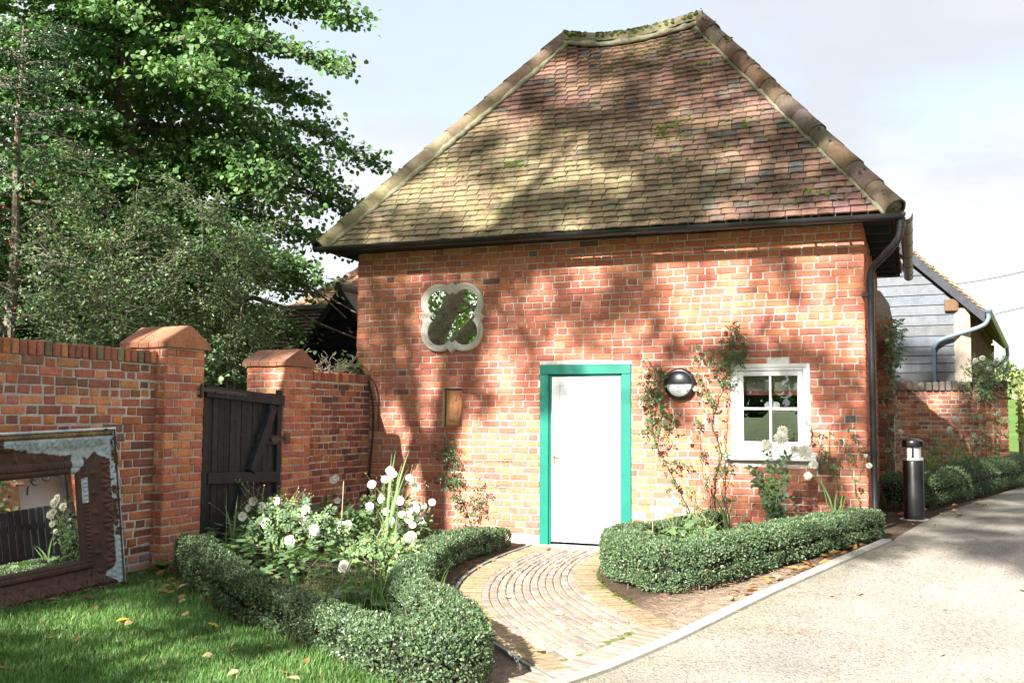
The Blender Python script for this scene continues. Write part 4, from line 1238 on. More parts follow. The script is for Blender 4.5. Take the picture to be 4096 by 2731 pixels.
# ------------------------------------------------------------------ cables
cb = MB(); cb.tube(bez([(.02, -.02, 2.06), (.09, -.05, 2.03), (.19, -.05, 1.90), (.245, -.03, 1.68), (.265, -.025, 1.40), (.245, -.025, 1.05), (.225, -.03, .75), (.215, -.03, .1)], 6), .011, 6)
tag(cb.build('power_cable', MAT['cable']), 'black cable hanging in the corner of cottage and garden wall', 'cable')
cb = MB(); cb.tube(bez([(.12, -.03, 1.98), (.25, -.02, 1.90), (.325, -.02, 1.72), (.34, -.02, 1.50), (.335, -.02, 1.28)], 6), .007, 5)
tag(cb.build('power_cable', MAT['cable']), 'thinner short cable curving on the bricks right of the corner', 'cable')
for x0_, x1_, z_, lb in ((1.15, 2.10, .955, 'upper thin training wire stretched on bricks left of the door'), (1.15, 2.05, .66, 'lower thin training wire stretched on bricks left of the door')):
    w = MB(); w.tube([(x0_, -.04, z_), ((x0_ + x1_) / 2, -.042, z_ - .012), (x1_, -.04, z_)], .003, 4)
    for e in (x0_, x1_): w.tube([(e, -.045, z_ + .01), (e, .01, z_)], .005, 4)
    w.tube(bez([(x1_, -.04, z_), (x1_ - .05, -.05, z_ + .012), (x1_ - .1, -.035, z_ - .01), (x1_ - .16, -.05, z_ + .008)], 4), .003, 4)
    tag(w.build('training_wire', MAT['wire']), lb, 'wire', 'training wires on the cottage wall')

# ------------------------------------------------------------------ bollard light
def rotz_thing(t, a): t.rotation_euler = (0, 0, a)
bo = thing('bollard_light', 'black bollard light standing at the drive edge by the downpipe', 'bollard', (6.46, 1.45, .33)); WLOC[bo.name] = Vector((0, 0, 0))
def blathe(nm, prof, mat, n=24, **k):
    m = MB(); m.lathe(prof, n, **k); return m.build(nm, mat, bo, smooth=radians(35))
blathe('post', [(.114, -.08), (.114, .01), (.112, .012), (.112, .66), (.107, .668), (.0, .668)], gmat('black_post_paint', (.016, .016, .018), rough=.38, spec=.5, n1=(12, .3), stain=(7, (.11, .11, .10), .60, .82, .6), bump=(60, .001, .3), space='OBJ'))
blathe('collar', [(.107, .669), (.113, .672), (.113, .698), (.100, .703), (0, .703)], gmat('pale_collar', (.55, .55, .53), rough=.5, n1=(20, .2), space='OBJ'))
blathe('lens', [(.088, .704), (.088, .822)], MAT['clear'])
blathe('reflector', [(.075, .7035), (.06, .74), (.035, .785), (.03, .82)], MAT['chrome'])
for k in range(3):
    a = 2 * pi * k / 3 + .5; m = MB(); m.bbox(.094 * cos(a) - .011, .094 * cos(a) + .011, .094 * sin(a) - .011, .094 * sin(a) + .011, .7035, .8225, .003); m.build('strut', MAT['black_pipe'], bo)
blathe('cap', [(0, .823), (.116, .823), (.119, .828), (.119, .884), (.114, .893), (.06, .916), (0, .922)], MAT['black_pipe'])
mb = MB(); mb.lathe([(0, .012), (.15, .010), (.175, -.02)], 20); mb.build('footing', MAT['kerb'], bo)

# ------------------------------------------------------------------ far brick wall on the right, behind its bed
fwl = thing('garden_wall', 'far brick garden wall with dark mossy coping in front of the barn', 'wall', (6.9, 8.6, .3))
mb = MB(); mb.box(6.02, 7.64, 8.500, 8.73, .1, 1.95); mb.box(7.641, 7.98, 8.432, 8.80, .1, 1.95)
core = mb.build('wall_core', MAT['oldmortar'], fwl)
rr = random.Random(77)
palf = lambda r, x, z: jit(r.choice(OLD[:6] + OLD[1:3]), r, .22)
items = wall_items(rr, (SO, HO), (6.02, 8.518, 0), 0, 1.62, .2, 1.945, palette=palf, jitter=.007, depth_j=.007)
items += wall_items(rr, (SO, HO), (7.64, 8.448, 0), 0, .34, .2, 1.945, palette=palf, jitter=.004, depth_j=.004)
items += wall_items(rr, (SO, HO), (7.97, 8.44, 0), pi / 2, .36, .2, 1.945, palette=palf, jitter=.004, depth_j=.004)
place_pieces(items, core, 'brick', 'brickwork', MAT['oldbrick'])
def coping_x(parent, x0, x1, ya, yb, z0, h, r, w0):
    x = x0
    while x < x1 - .03:
        w = min(r.uniform(w0 * .9, w0 * 1.1), x1 - x)
        m = MB(); c = jit(r.choice([(.16, .13, .10), (.20, .11, .08), (.13, .12, .085), (.18, .15, .12)]), r, .2)
        dz = r.uniform(-.012, .01)
        m.bbox(x + .004, x + w - .004, ya + r.uniform(-.012, .01), yb, z0, z0 + h + dz, .014, c); m.build('coping_brick', MAT['oldbrick'], parent); x += w + .006
coping_x(fwl, 6.02, 7.64, 8.44, 8.76, 1.955, .165, rr, .105)
coping_x(fwl, 7.64, 7.995, 8.39, 8.83, 1.955, .17, rr, .118)

# ------------------------------------------------------------------ weatherboarded barn on the right
bn = thing('timber_barn', 'grey weatherboarded open-sided barn with tiled roof beyond the brick wall', 'barn', (7.50, 10.4, .33)); WLOC[bn.name] = Vector((0, 0, 0))
rotz_thing(bn, -.105)
EZ, SL = 3.30, .97                                                  # eave height above barn ground, slope
rb = random.Random(9)
z = -.05; k = 0
while z < 5.6:
    h = rb.uniform(.165, .215)
    def rgt(q): return -.24 if q < EZ - .06 else -.10 - (q - EZ) / SL
    right, right2 = rgt(z), rgt(z + h + .02)
    left = -5.4 if z < EZ else -5.4 + (z - EZ) / SL
    if right2 - left < .3: break
    g = rb.uniform(.78, 1.18); tn = rb.choice([(1, 1, 1), (1.04, 1, .95), (.96, 1, 1.05)])
    c = (g * tn[0], g * tn[1], g * tn[2])
    m = MB(); dl = rb.uniform(-.008, .008)
    if k == 9: dl += .03
    x0_, x1_ = left, right
    vs_ = [(x0_, -.045, z), (x1_, -.045, z + dl), (right2, -.018, z + h + .02), (x0_, -.018, z + h + .02), (x0_, .0, z), (x1_, .0, z + dl), (right2, .0, z + h + .02), (x0_, .0, z + h + .02)]
    m.add(vs_, [(0, 1, 2, 3), (1, 0, 4, 5), (2, 1, 5, 6), (0, 3, 7, 4), (3, 2, 6, 7)], c)
    m.build('weatherboard', MAT['greywood'], bn); z += h; k += 1
mb = MB(); mb.box(-5.4, -.02, .02, .10, -.1, EZ); mb.prism([(-5.4, .02, EZ), (-.02, .02, EZ), (-2.7, .02, EZ + 2.7 * SL)], (0, .08, 0)); mb.build('gable_backing', MAT['darkpost'], bn)
def post(nm, x, y, w, z1, mat, seed):
    m = MB(); r = random.Random(seed); pts = [(x + r.uniform(-.02, .02), y, z1 * k / 6 - .05) for k in range(7)]
    for a, b in zip(pts, pts[1:]): pass
    m.tube(pts, [w * r.uniform(.94, 1.08) for _ in pts], 4); return m.build(nm, mat, bn)
post('corner_post', -.12, -.02, .15, EZ + .02, MAT['post'], 1)
for i, y in enumerate((1.9, 3.7, 5.5, 7.3, 9.1, 10.9)): post('post', -.10, y, .13, EZ, MAT['darkpost'], 10 + i)
for i, y in enumerate((1.0, 2.8, 4.6, 6.4, 8.2, 10.0)):
    m = MB(); m.tube([(-.10, y - .55, EZ - .75), (-.10, y + .25, EZ)], .07, 4); m.build('brace', MAT['darkpost'], bn)
mb = MB(); mb.box(-.2, 0, .0, 11, EZ, EZ + .2); mb.build('wall_plate', MAT['darkpost'], bn)
mb = MB(); mb.box(-1.0, -.9, .1, 11, -.1, EZ + .6); mb.build('inner_boarding', MAT['darkpost'], bn)
mb = MB(); mb.bbox(-.42, -.16, -.13, -.046, EZ - .08, EZ + .16, .02); mb.build('beam_end', MAT['darkpost'], bn)
# roof: tiles laid on both slopes, with bargeboards
ridge_x, ridge_z = -2.7, EZ + .2 + 2.7 * SL
ov = .30
def barn_edge(s): return (ridge_x + s * (2.7 + ov), EZ + .2 - ov * SL)
broof = MB()
for s in (-1, 1):
    ex_, ez_ = barn_edge(s)
    broof.prism([(ridge_x, -.14, ridge_z), (ex_, -.14, ez_), (ex_, -.14, ez_ - .07), (ridge_x, -.14, ridge_z - .07)], (0, 11.4, 0), (.3, .2, .12))
br = broof.build('roof', MAT['tile'], bn)
TB = [(.36, .19, .11), (.42, .24, .14), (.32, .16, .10), (.40, .27, .17)]
it = []
for s in (1, -1):
    ex_, ez_ = barn_edge(s)
    if s == 1: a, b, p, q = (ex_, -.16, ez_ + .01), (ex_, 11.2, ez_ + .01), (ridge_x, -.16, ridge_z + .01), (ridge_x, 11.2, ridge_z + .01)
    else: a, b, p, q = (ex_, 11.2, ez_ + .01), (ex_, -.16, ez_ + .01), (ridge_x, 11.2, ridge_z + .01), (ridge_x, -.16, ridge_z + .01)
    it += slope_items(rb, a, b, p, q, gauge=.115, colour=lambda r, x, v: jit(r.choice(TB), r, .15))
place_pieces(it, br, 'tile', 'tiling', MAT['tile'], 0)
for s in (-1, 1):
    ex_, ez_ = barn_edge(s); m = MB()
    m.prism([(ridge_x, -.19, ridge_z - .03), (ex_, -.19, ez_ - .03), (ex_, -.19, ez_ - .25), (ridge_x, -.19, ridge_z - .25)], (0, .045, 0), (.42, .42, .45)); m.build('bargeboard', MAT['greywood'], br)
mb = MB(); ex_, ez_ = barn_edge(1)
gutter(mb, (ex_ + .06, -.2, ez_), (ex_ + .06, 11.3, ez_), .06); mb.build('gutter', MAT['blue_pipe'], bn, smooth=radians(40))
mb = MB(); mb.tube(bez([(ex_ + .05, -.15, ez_ - .04), (ex_ + .05, -.16, ez_ - .18), (ex_ - .1, -.17, ez_ - .32), (-.45, -.17, EZ - .62), (-.62, -.15, EZ - .78), (-.63, -.13, EZ - 1.0), (-.63, -.13, 1.0), (-.63, -.13, .1)], 5), .042, 10)
mb.lathe([(.0, 0), (.05, .01), (.085, .05), (.085, .075), (0, .07)], 10, Matrix.Translation((ex_ + .05, -.15, ez_ - .07)))
mb.build('downpipe', MAT['blue_pipe'], bn, smooth=radians(40))
mb = MB(); mb.tube(bez([(ex_ + .06, 11.2, ez_ - .05), (ex_ + .05, 11.2, ez_ - .3), (ex_ - .2, 11.15, ez_ - .55), (-.3, 11.1, ez_ - .6)], 5), .05, 8); mb.build('downpipe', MAT['blue_pipe'], bn, smooth=True)

# ------------------------------------------------------------------ buildings on the left, behind the garden
bb = thing('black_barn', 'black weatherboarded barn gable behind the corner of the cottage', 'barn', (-2.9, 4.6, 0))
AX, AZ, sl = -2.92, 3.62, 1.28
z = .0
while z < AZ - .12:
    h = .165; half = min(1.6, (AZ - z - h) / sl + .06)
    if half < .05: break
    m = MB(); g = rb.uniform(.7, 1.5)
    m.add([(AX - half, 4.355, z), (AX + half, 4.355, z), (AX + half, 4.38, z + h + .015), (AX - half, 4.38, z + h + .015), (AX - half, 4.395, z), (AX + half, 4.395, z)], [(0, 1, 2, 3), (1, 0, 4, 5)], (g, g, g))
    m.build('weatherboard', MAT['blackwood'], bb); z += h
mb = MB(); mb.box(AX - 1.55, AX + 1.55, 4.40, 9.4, -.1, AZ - 1.6 * sl); mb.prism([(AX - 1.55, 4.40, AZ - 1.55 * sl), (AX + 1.55, 4.40, AZ - 1.55 * sl), (AX, 4.40, AZ)], (0, 5, 0)); mb.build('barn_wall', MAT['blackwood'], bb)
br2 = MB()
for s in (-1, 1):
    br2.prism([(AX, 4.3, AZ + .10), (AX + s * 1.85, 4.3, AZ + .10 - 1.85 * sl), (AX + s * 1.85, 4.3, AZ + .03 - 1.85 * sl), (AX, 4.3, AZ + .03)], (0, 5.2, 0), (.13, .09, .075))
bro = br2.build('roof', MAT['tile'], bb)
for s in (-1, 1):
    m = MB(); m.prism([(AX, 4.25, AZ + .11), (AX + s * 1.9, 4.25, AZ + .11 - 1.9 * sl), (AX + s * 1.9, 4.25, AZ - .06 - 1.9 * sl), (AX, 4.25, AZ - .06)], (0, .045, 0), (3.2, 3.0, 2.6)); m.build('bargeboard', MAT['blackwood'], bro)
m = MB(); m.tube([(AX, 4.2, AZ + .10), (AX, 9.5, AZ + .10)], .085, 10, (.10, .085, .075)); m.build('ridge_tile', MAT['tile'], bro)

def tiled_slope(parent, a, b, p, q, pal, n_ind, gauge=.105):
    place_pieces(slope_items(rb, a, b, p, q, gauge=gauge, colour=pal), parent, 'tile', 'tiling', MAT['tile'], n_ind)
ob = thing('outbuilding', 'low outbuilding with dark brown tiled roof beside the black barn', 'outbuilding', (-6, 6, 0))
mb = MB(); mb.box(-9, -3.0, 5.1, 7.6, -.1, 2.05); mb.build('outbuilding_wall', MAT['blackwood'], ob)
mb = MB(); mb.prism([(-9.1, 4.8, 1.98), (-9.1, 6.35, 3.58), (-9.1, 7.9, 1.98)], (6.2, 0, 0), (.12, .08, .065)); ro = mb.build('roof', MAT['tile'], ob)
tiled_slope(ro, (-9.1, 4.78, 2.0), (-2.9, 4.78, 2.0), (-9.1, 6.35, 3.61), (-2.9, 6.35, 3.61), lambda r, x, v: jit(r.choice([(.11, .065, .055), (.14, .08, .065), (.09, .06, .055)]), r, .18), 150)
for k in range(14):
    m = MB(); x = -9.1 + k * .443; m.tube([(x, 6.35, 3.60), (x + .435, 6.35, 3.605)], [.105, .098], 8, jit((.16, .13, .10), rb)); m.build('ridge_tile', MAT['tile'], ro)
fh = thing('far_house', 'distant house with large pinkish tiled hip roof behind the outbuilding', 'house', (-4, 13, 0))
mb = MB(); mb.box(-10.2, 2.2, 9.3, 15.5, -.1, 2.4); mb.build('house_wall', MAT['oldmortar'], fh)
mb = MB(); mb.add([(-11.0, 8.5, 2.0), (2.6, 8.5, 2.0), (2.6, 16.3, 2.0), (-11.0, 16.3, 2.0), (-7.0, 12.4, 5.42), (2.0, 12.4, 5.42)], [(0, 1, 5, 4), (1, 2, 5), (2, 3, 4, 5), (3, 0, 4)], (.3, .17, .11)); ro = mb.build('roof', MAT['tile'], fh)
PH = [(.38, .20, .13), (.42, .24, .16), (.34, .19, .12), (.36, .25, .12), (.45, .30, .18)]
tiled_slope(ro, (-11.0, 8.48, 2.03), (2.6, 8.48, 2.03), (-7.0, 12.4, 5.45), (2.0, 12.4, 5.45), lambda r, x, v: jit(r.choice(PH), r, .15), 0, .12)
mb = MB()
for k in range(16):
    a = Vector((-11.0, 8.5, 2.04)).lerp(Vector((-7.0, 12.4, 5.47)), k / 16); b = Vector((-11.0, 8.5, 2.04)).lerp(Vector((-7.0, 12.4, 5.47)), (k + .97) / 16); mb.tube([a, b], [.14, .12], 8, jit((.27, .17, .13), rb))
for k in range(20): mb.tube([(-7 + k * .45, 12.4, 5.47), (-6.58 + k * .45, 12.4, 5.47)], [.13, .12], 8, jit((.30, .19, .14), rb))
mb.build('hip_tiles', MAT['tile'], ro)

# ------------------------------------------------------------------ the ground and what lies on it
def grid_obj(name, xs, ys, off, mat, col=None, zf=None):
    X, Y = np.meshgrid(xs, ys); Z = ground_z(X, Y) + off
    if zf is not None: Z = Z + zf(X, Y)
    V = np.stack([X, Y, Z], -1).reshape(-1, 3); idx = np.arange(X.size).reshape(X.shape)
    F = np.stack([idx[:-1, :-1], idx[:-1, 1:], idx[1:, 1:], idx[1:, :-1]], -1).reshape(-1, 4)
    return np_obj(name, V, F, col(X, Y).reshape(-1, 3) if col else None, mat, None, 'structure', True)
def strip(name, ys, fa, fb, n, off, mat, col=None, zf=None):
    """surface between two edges x=fa(y) and x=fb(y)"""
    Y = np.repeat(np.array(ys)[:, None], n, 1); A = np.array([fa(y) for y in ys])[:, None]; B = np.array([fb(y) for y in ys])[:, None]
    U = np.linspace(0, 1, n)[None, :]; X = A + (B - A) * U
    Z = ground_z(X, Y) + off + (zf(X, Y) if zf else 0)
    V = np.stack([X, Y, Z], -1).reshape(-1, 3); idx = np.arange(X.size).reshape(X.shape)
    F = np.stack([idx[:-1, :-1], idx[:-1, 1:], idx[1:, 1:], idx[1:, :-1]], -1).reshape(-1, 4)
    C = col(X, Y, np.broadcast_to(U, X.shape)).reshape(-1, 3) if col else None
    return np_obj(name, V, F, C, mat, None, 'structure', True)
far = np.concatenate([-np.geomspace(400, 12, 16), np.linspace(-9, 14, 60), np.geomspace(16, 400, 16)])
grid_obj('ground', far, far, -.035, MAT['field'])
def soil_col(X, Y, U):
    d = np.vectorize(edge_x)(Y) - X; k = np.clip(1.25 - d / .75, 0, 1) * np.clip((-1.6 - Y) / 1.2, 0, 1) * np.clip(.5 + fnoise(X * 5, Y * 5, 17), 0, 1)
    return 1 + k[..., None] * np.array([2.9, 3.2, 3.6])
bump = lambda X, Y: .02 * (fnoise(X * 3, Y * 3, 5) - .5) + .012 * (fnoise(X * 14, Y * 14, 6) - .5)
strip('flower_bed', np.linspace(-6.6, 2.4, 130), lambda y: -1.2 if y > 0 else -.4, lambda y: max(edge_x(y) + (-.05 if y < -.76 else .08), .2), 110, .0, MAT['soil'], col=soil_col, zf=bump)
strip('flower_bed', np.linspace(2.2, 8.5, 60), lambda y: 6.02, lambda y: edge_x(y) + .08, 16, .0, MAT['soil'], zf=bump)
def hedge_front(x):
    return float(np.interp(x, [.2, .6, 1.1, 1.9, 2.75, 3.5, 4.1, 4.6, 5], [-3.75, -3.95, -4.42, -4.9, -5.3, -5.72, -6.15, -6.9, -8]))
xs = np.linspace(-.2, 4.9, 120)
Xl = np.repeat(xs[None, :], 90, 0); top = np.array([hedge_front(x) for x in xs])[None, :]; U = np.linspace(0, 1, 90)[:, None]
Yl = top + (-11.5 - top) * U
keep = np.array([[edge_x(y) - .1 for y in row] for row in Yl]); Xl2 = np.minimum(Xl, keep)
V = np.stack([Xl2, Yl, ground_z(Xl2, Yl) + .022 + bump(Xl2, Yl) * .8], -1).reshape(-1, 3); idx = np.arange(Xl.size).reshape(Xl.shape)
np_obj('lawn', V, np.stack([idx[:-1, :-1], idx[1:, :-1], idx[1:, 1:], idx[:-1, 1:]], -1).reshape(-1, 4), None, MAT['turf'], None, 'structure', True)
def drive_col(X, Y, U):
    n = fnoise(X * 1.6, Y * 1.6, 8); d = X - np.vectorize(edge_x)(Y)
    k = np.clip(1 - d / (.25 + .5 * n), 0, 1) * np.clip((n - .3) * 2, 0, 1)
    c = np.ones(X.shape + (3,)) * (1.0 + .12 * (fnoise(X * .7, Y * .7, 9) - .5))[..., None]
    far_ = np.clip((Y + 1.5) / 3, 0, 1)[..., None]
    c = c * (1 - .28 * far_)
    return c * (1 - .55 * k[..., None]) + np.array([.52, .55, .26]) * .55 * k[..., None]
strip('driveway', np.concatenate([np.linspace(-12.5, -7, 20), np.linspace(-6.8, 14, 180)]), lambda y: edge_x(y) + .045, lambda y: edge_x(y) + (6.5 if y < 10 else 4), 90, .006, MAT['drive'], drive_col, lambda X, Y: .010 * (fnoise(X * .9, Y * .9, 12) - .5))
# kerb: a long low concrete edging in lengths
kerb = tag(bpy.data.objects.new('kerb', None), kind='structure'); COL.objects.link(kerb); WLOC[kerb.name] = Vector((0, 0, 0))
ky = -8.6
while ky < -.75:
    y2 = min(ky + .92, -.72); m = MB(); v = []
    for k in range(5):
        y = ky + (y2 - ky - .008) * k / 4; x = edge_x(y); z = gz(x, y)
        v += [(x - .06, y, z - .08), (x - .06, y, z + .026), (x - .045, y, z + .034), (x + .03, y, z + .034), (x + .045, y, z + .026), (x + .045, y, z - .08)]
    f = [(k * 6 + i, k * 6 + i + 1, k * 6 + i + 7, k * 6 + i + 6) for k in range(4) for i in range(5)] + [(0, 1, 2, 3, 4, 5)[::-1], (24, 25, 26, 27, 28, 29)]
    g = R.uniform(.9, 1.1); m.add(v, [q[::-1] for q in f], (g, g, g)); m.build('kerb_stone', MAT['kerb'], kerb); ky = y2

# brick path: edge courses across, lanes of stretchers following the curve
PL = [np.array(p) for p in bez([(2.44, -.16, 0), (2.45, -.9, 0), (2.54, -1.8, 0), (2.74, -2.7, 0), (3.10, -3.6, 0), (3.62, -4.4, 0), (4.22, -5.08, 0), (4.70, -5.55, 0)], 30)]
PR = [np.array(p) for p in bez([(3.52, -.16, 0), (3.53, -.8, 0), (3.62, -1.45, 0), (3.80, -2.1, 0), (4.08, -2.75, 0), (4.42, -3.35, 0), (4.75, -3.82, 0), (5.04, -4.20, 0)], 30)]
PLa, PRa = np.array(PL), np.array(PR)
def resample(P, n):
    d = np.concatenate([[0], np.cumsum(np.linalg.norm(np.diff(P, axis=0), axis=1))]); t = np.linspace(0, d[-1], n)
    return np.stack([np.interp(t, d, P[:, k]) for k in range(3)], 1), d[-1]
NP_ = 600
mid = (PLa + PRa) / 2
ff = np.linspace(0, 1, 14)[None, :, None]; SP = PLa[:, None] * (1 - ff) + PRa[:, None] * ff
SP[..., 2] = ground_z(SP[..., 0], SP[..., 1]) + .006; idx = np.arange(SP.shape[0] * 14).reshape(-1, 14)
path = np_obj('brick_path', SP.reshape(-1, 3), np.stack([idx[:-1, :-1], idx[1:, :-1], idx[1:, 1:], idx[:-1, 1:]], -1).reshape(-1, 4), None, MAT['joint'], None, 'structure')
PV = brick_pool(MAT['paver'], .208, .066, .05, 16, 900, rough=.004, bev=.007)
items = []
rp = random.Random(14)
EDGE_C = [(.30, .20, .135), (.28, .185, .125), (.32, .22, .15), (.265, .19, .12), (.285, .22, .14)]
LANE_C = [(.31, .25, .21), (.28, .23, .195), (.33, .255, .21), (.30, .235, .20), (.26, .215, .185), (.34, .28, .235)]
def pave(c, ang, ln, wd, col, dz=0):
    z = gz(c[0], c[1]) - .035 + rp.uniform(-.0035, .0035) + dz
    M = Matrix.Translation((c[0], c[1], z)) @ Matrix.Rotation(ang, 4, 'Z') @ Matrix.Rotation(rp.uniform(-.012, .012), 4, 'X') @ Matrix.Rotation(rp.uniform(-.012, .012), 4, 'Y') @ Matrix.Rotation(-pi / 2, 4, 'X') @ Matrix.Diagonal((ln / .208, 1, wd / .066, 1))
    items.append((rp.choice(PV), M, col, ln))
def lane(f): return PLa + (PRa - PLa) * f
EW = .205
for side in (0, 1):
    P, L_ = resample(PLa if side == 0 else PRa, NP_)
    n = int(L_ / .0765)
    for k in range(n):
        i = int((k + .5) / n * (NP_ - 1)); t = P[min(i + 1, NP_ - 1)] - P[max(i - 1, 0)]; t /= np.linalg.norm(t)
        nrm = np.array([-t[1], t[0], 0]) * (1 if side == 0 else -1)
        c = P[i] + nrm * (EW / 2 + .004)
        if c[0] > edge_x(c[1]) - .16: continue
        mossy = rp.random()
        col = jit(rp.choice(EDGE_C), rp, .15)
        if mossy < .35: col = tuple(a * .6 + b * .4 for a, b in zip(col, (.20, .205, .085)))
        pave(c, atan2(nrm[1], nrm[0]), .205, .068, col, rp.uniform(0, .006))
NL = 12
for j in range(NL):
    w0 = np.linalg.norm(PRa - PLa, axis=1); f0 = EW / w0
    f = f0 + (1 - 2 * f0) * (j + .5) / NL
    C = PLa + (PRa - PLa) * f[:, None]; P, L_ = resample(C, NP_); d = L_
    Wl, _ = resample(np.stack([w0, w0 * 0, w0 * 0], 1), NP_)
    s_ = rp.uniform(0, .1) if j % 2 else 0
    while s_ < L_ - .02:
        ln = rp.uniform(.185, .218) if s_ > 0 or j % 2 == 0 else .11
        ln = min(ln, L_ - s_)
        i = int((s_ + ln / 2) / L_ * (NP_ - 1)); t = P[min(i + 2, NP_ - 1)] - P[max(i - 2, 0)]; t /= np.linalg.norm(t)
        wloc = (np.interp(i / (NP_ - 1), np.linspace(0, 1, len(w0)), w0) - 2 * EW) / NL
        th = np.interp(i / (NP_ - 1), np.linspace(0, 1, len(w0) - 0), np.arange(len(w0)))
        across = (PRa[int(th)] - PLa[int(th)]); across /= np.linalg.norm(across)
        wd = wloc * abs(across[0] * -t[1] + across[1] * t[0]) - .007
        c = P[i]
        if c[0] < edge_x(c[1]) - .32 and ln > .04:
            pave(c, atan2(t[1], t[0]), ln - .009, wd, jit(rp.choice(LANE_C), rp, .12))
        s_ += ln
ky = -5.62
while ky < -4.18:
    x = edge_x(ky); t = np.array([edge_x(ky + .05) - edge_x(ky - .05), .1, 0]); t /= np.linalg.norm(t)
    for q, ww in ((0, .165), ):
        c = np.array([x, ky, 0]) + np.array([-t[1], t[0], 0]) * .17
        pave(c, atan2(t[0], -t[1]), .205, .068, jit(rp.choice([(.34, .245, .19), (.31, .22, .17), (.35, .27, .21)]), rp, .12), .004)
    ky += .0765 * t[1]
place_pieces(items, path, 'brick', 'brick_paving', MAT['paver'])
# slate edging strip left of the path
mb = MB(); e = [p for p in PLa]
v = []
for p, q in zip(e, e[1:] + [e[-1] + (e[-1] - e[-2])]):
    t = (q - p) / max(np.linalg.norm(q - p), 1e-6); nn = np.array([t[1], -t[0], 0])
    z = gz(p[0], p[1])
    for o_, zz in ((.012, -.05), (.012, .022), (.04, .024), (.04, -.05)):
        v.append((p[0] + nn[0] * o_, p[1] + nn[1] * o_, z + zz))
mb.add(v, [(i * 4 + k, i * 4 + k + 1, i * 4 + k + 5, i * 4 + k + 4) for i in range(len(e) - 1) for k in range(3)], (.62, .68, .72)); mb.build('path_edging', MAT['kerb'], path)
# moss in the joints
mb = MB()
for i in range(520):
    f = R.uniform(.02, .98); k = R.randrange(len(PLa)); p = PLa[k] + (PRa[k] - PLa[k]) * f
    if p[0] > edge_x(p[1]) - .1: continue
    if R.random() < .4: p = (PRa if R.random() < .75 else PLa)[int(len(PLa) * R.uniform(.2, .75))] + np.array([R.uniform(-.12, .03), R.uniform(-.05, .05), 0])
    blob(mb, Vector((p[0], p[1], gz(p[0], p[1]) + .010)), R.uniform(.006, .018), (R.uniform(.8, 1.4), R.uniform(.8, 1.2), .8), Vector((0, 0, 1)), .45)
mb.build('moss', MAT['moss'], path, smooth=True, kind='stuff')

# ------------------------------------------------------------------ leaves
SHAPES = {
    'diamond': (np.array([(0, 0, 0), (.45, .5, .10), (1, 0, -.04), (.45, -.5, .10)]), np.array([(0, 3, 2), (0, 2, 1)])),
    'oval': (np.array([(0, 0, 0), (.30, .46, .10), (.30, -.46, .10), (.72, .36, .04), (.72, -.36, .04), (1, 0, -.12)]), np.array([(0, 2, 1), (1, 2, 4), (1, 4, 3), (3, 4, 5)])),
    'heart': (np.array([(0, 0, 0), (.05, .42, .06), (.45, .50, .08), (1.0, 0, -.15), (.45, -.50, .08), (.05, -.42, .06), (.45, 0, -.03)]), np.array([(0, 6, 1), (1, 6, 2), (2, 6, 3), (3, 6, 4), (4, 6, 5), (5, 6, 0)])),
    'lobed': (np.array([(0, 0, 0), (.10, .55, .05), (.38, .34, .02), (.62, .50, .03), (.72, .20, .0), (1.0, 0, -.10), (.72, -.20, 0), (.62, -.50, .03), (.38, -.34, .02), (.10, -.55, .05), (.4, 0, -.05)]),
              np.array([(10, i + 1 if i < 9 else 0, i) for i in range(10)])[:, ::-1]),
}
def norm(a): return a / np.maximum(np.linalg.norm(a, axis=-1, keepdims=True), 1e-9)
def leaves(name, pos, d, n, size, col, mat, parent, shape='oval', width=.6, kind=None):
    T_, F0 = SHAPES[shape]
    pos, d, n, size, col = (np.asarray(a, float) for a in (pos, d, n, size, col))
    d = norm(d); s = norm(np.cross(n, d)); n = np.cross(d, s)
    V = pos[:, None] + size[:, None, None] * (T_[None, :, 0:1] * d[:, None] + T_[None, :, 1:2] * width * s[:, None] + T_[None, :, 2:3] * n[:, None])
    N, K = V.shape[:2]
    F = (F0[None] + (np.arange(N) * K)[:, None, None]).reshape(-1, 3)
    return np_obj(name, V.reshape(-1, 3), F, np.repeat(col, K, 0), mat, parent, kind)
def rand_dir(n, g=G): return norm(g.normal(size=(n, 3)))
def pick(cols, n, var=.15, g=G):
    c = np.array(cols)[g.integers(0, len(cols), n)]
    return c * (1 + g.uniform(-var, var, (n, 1)))

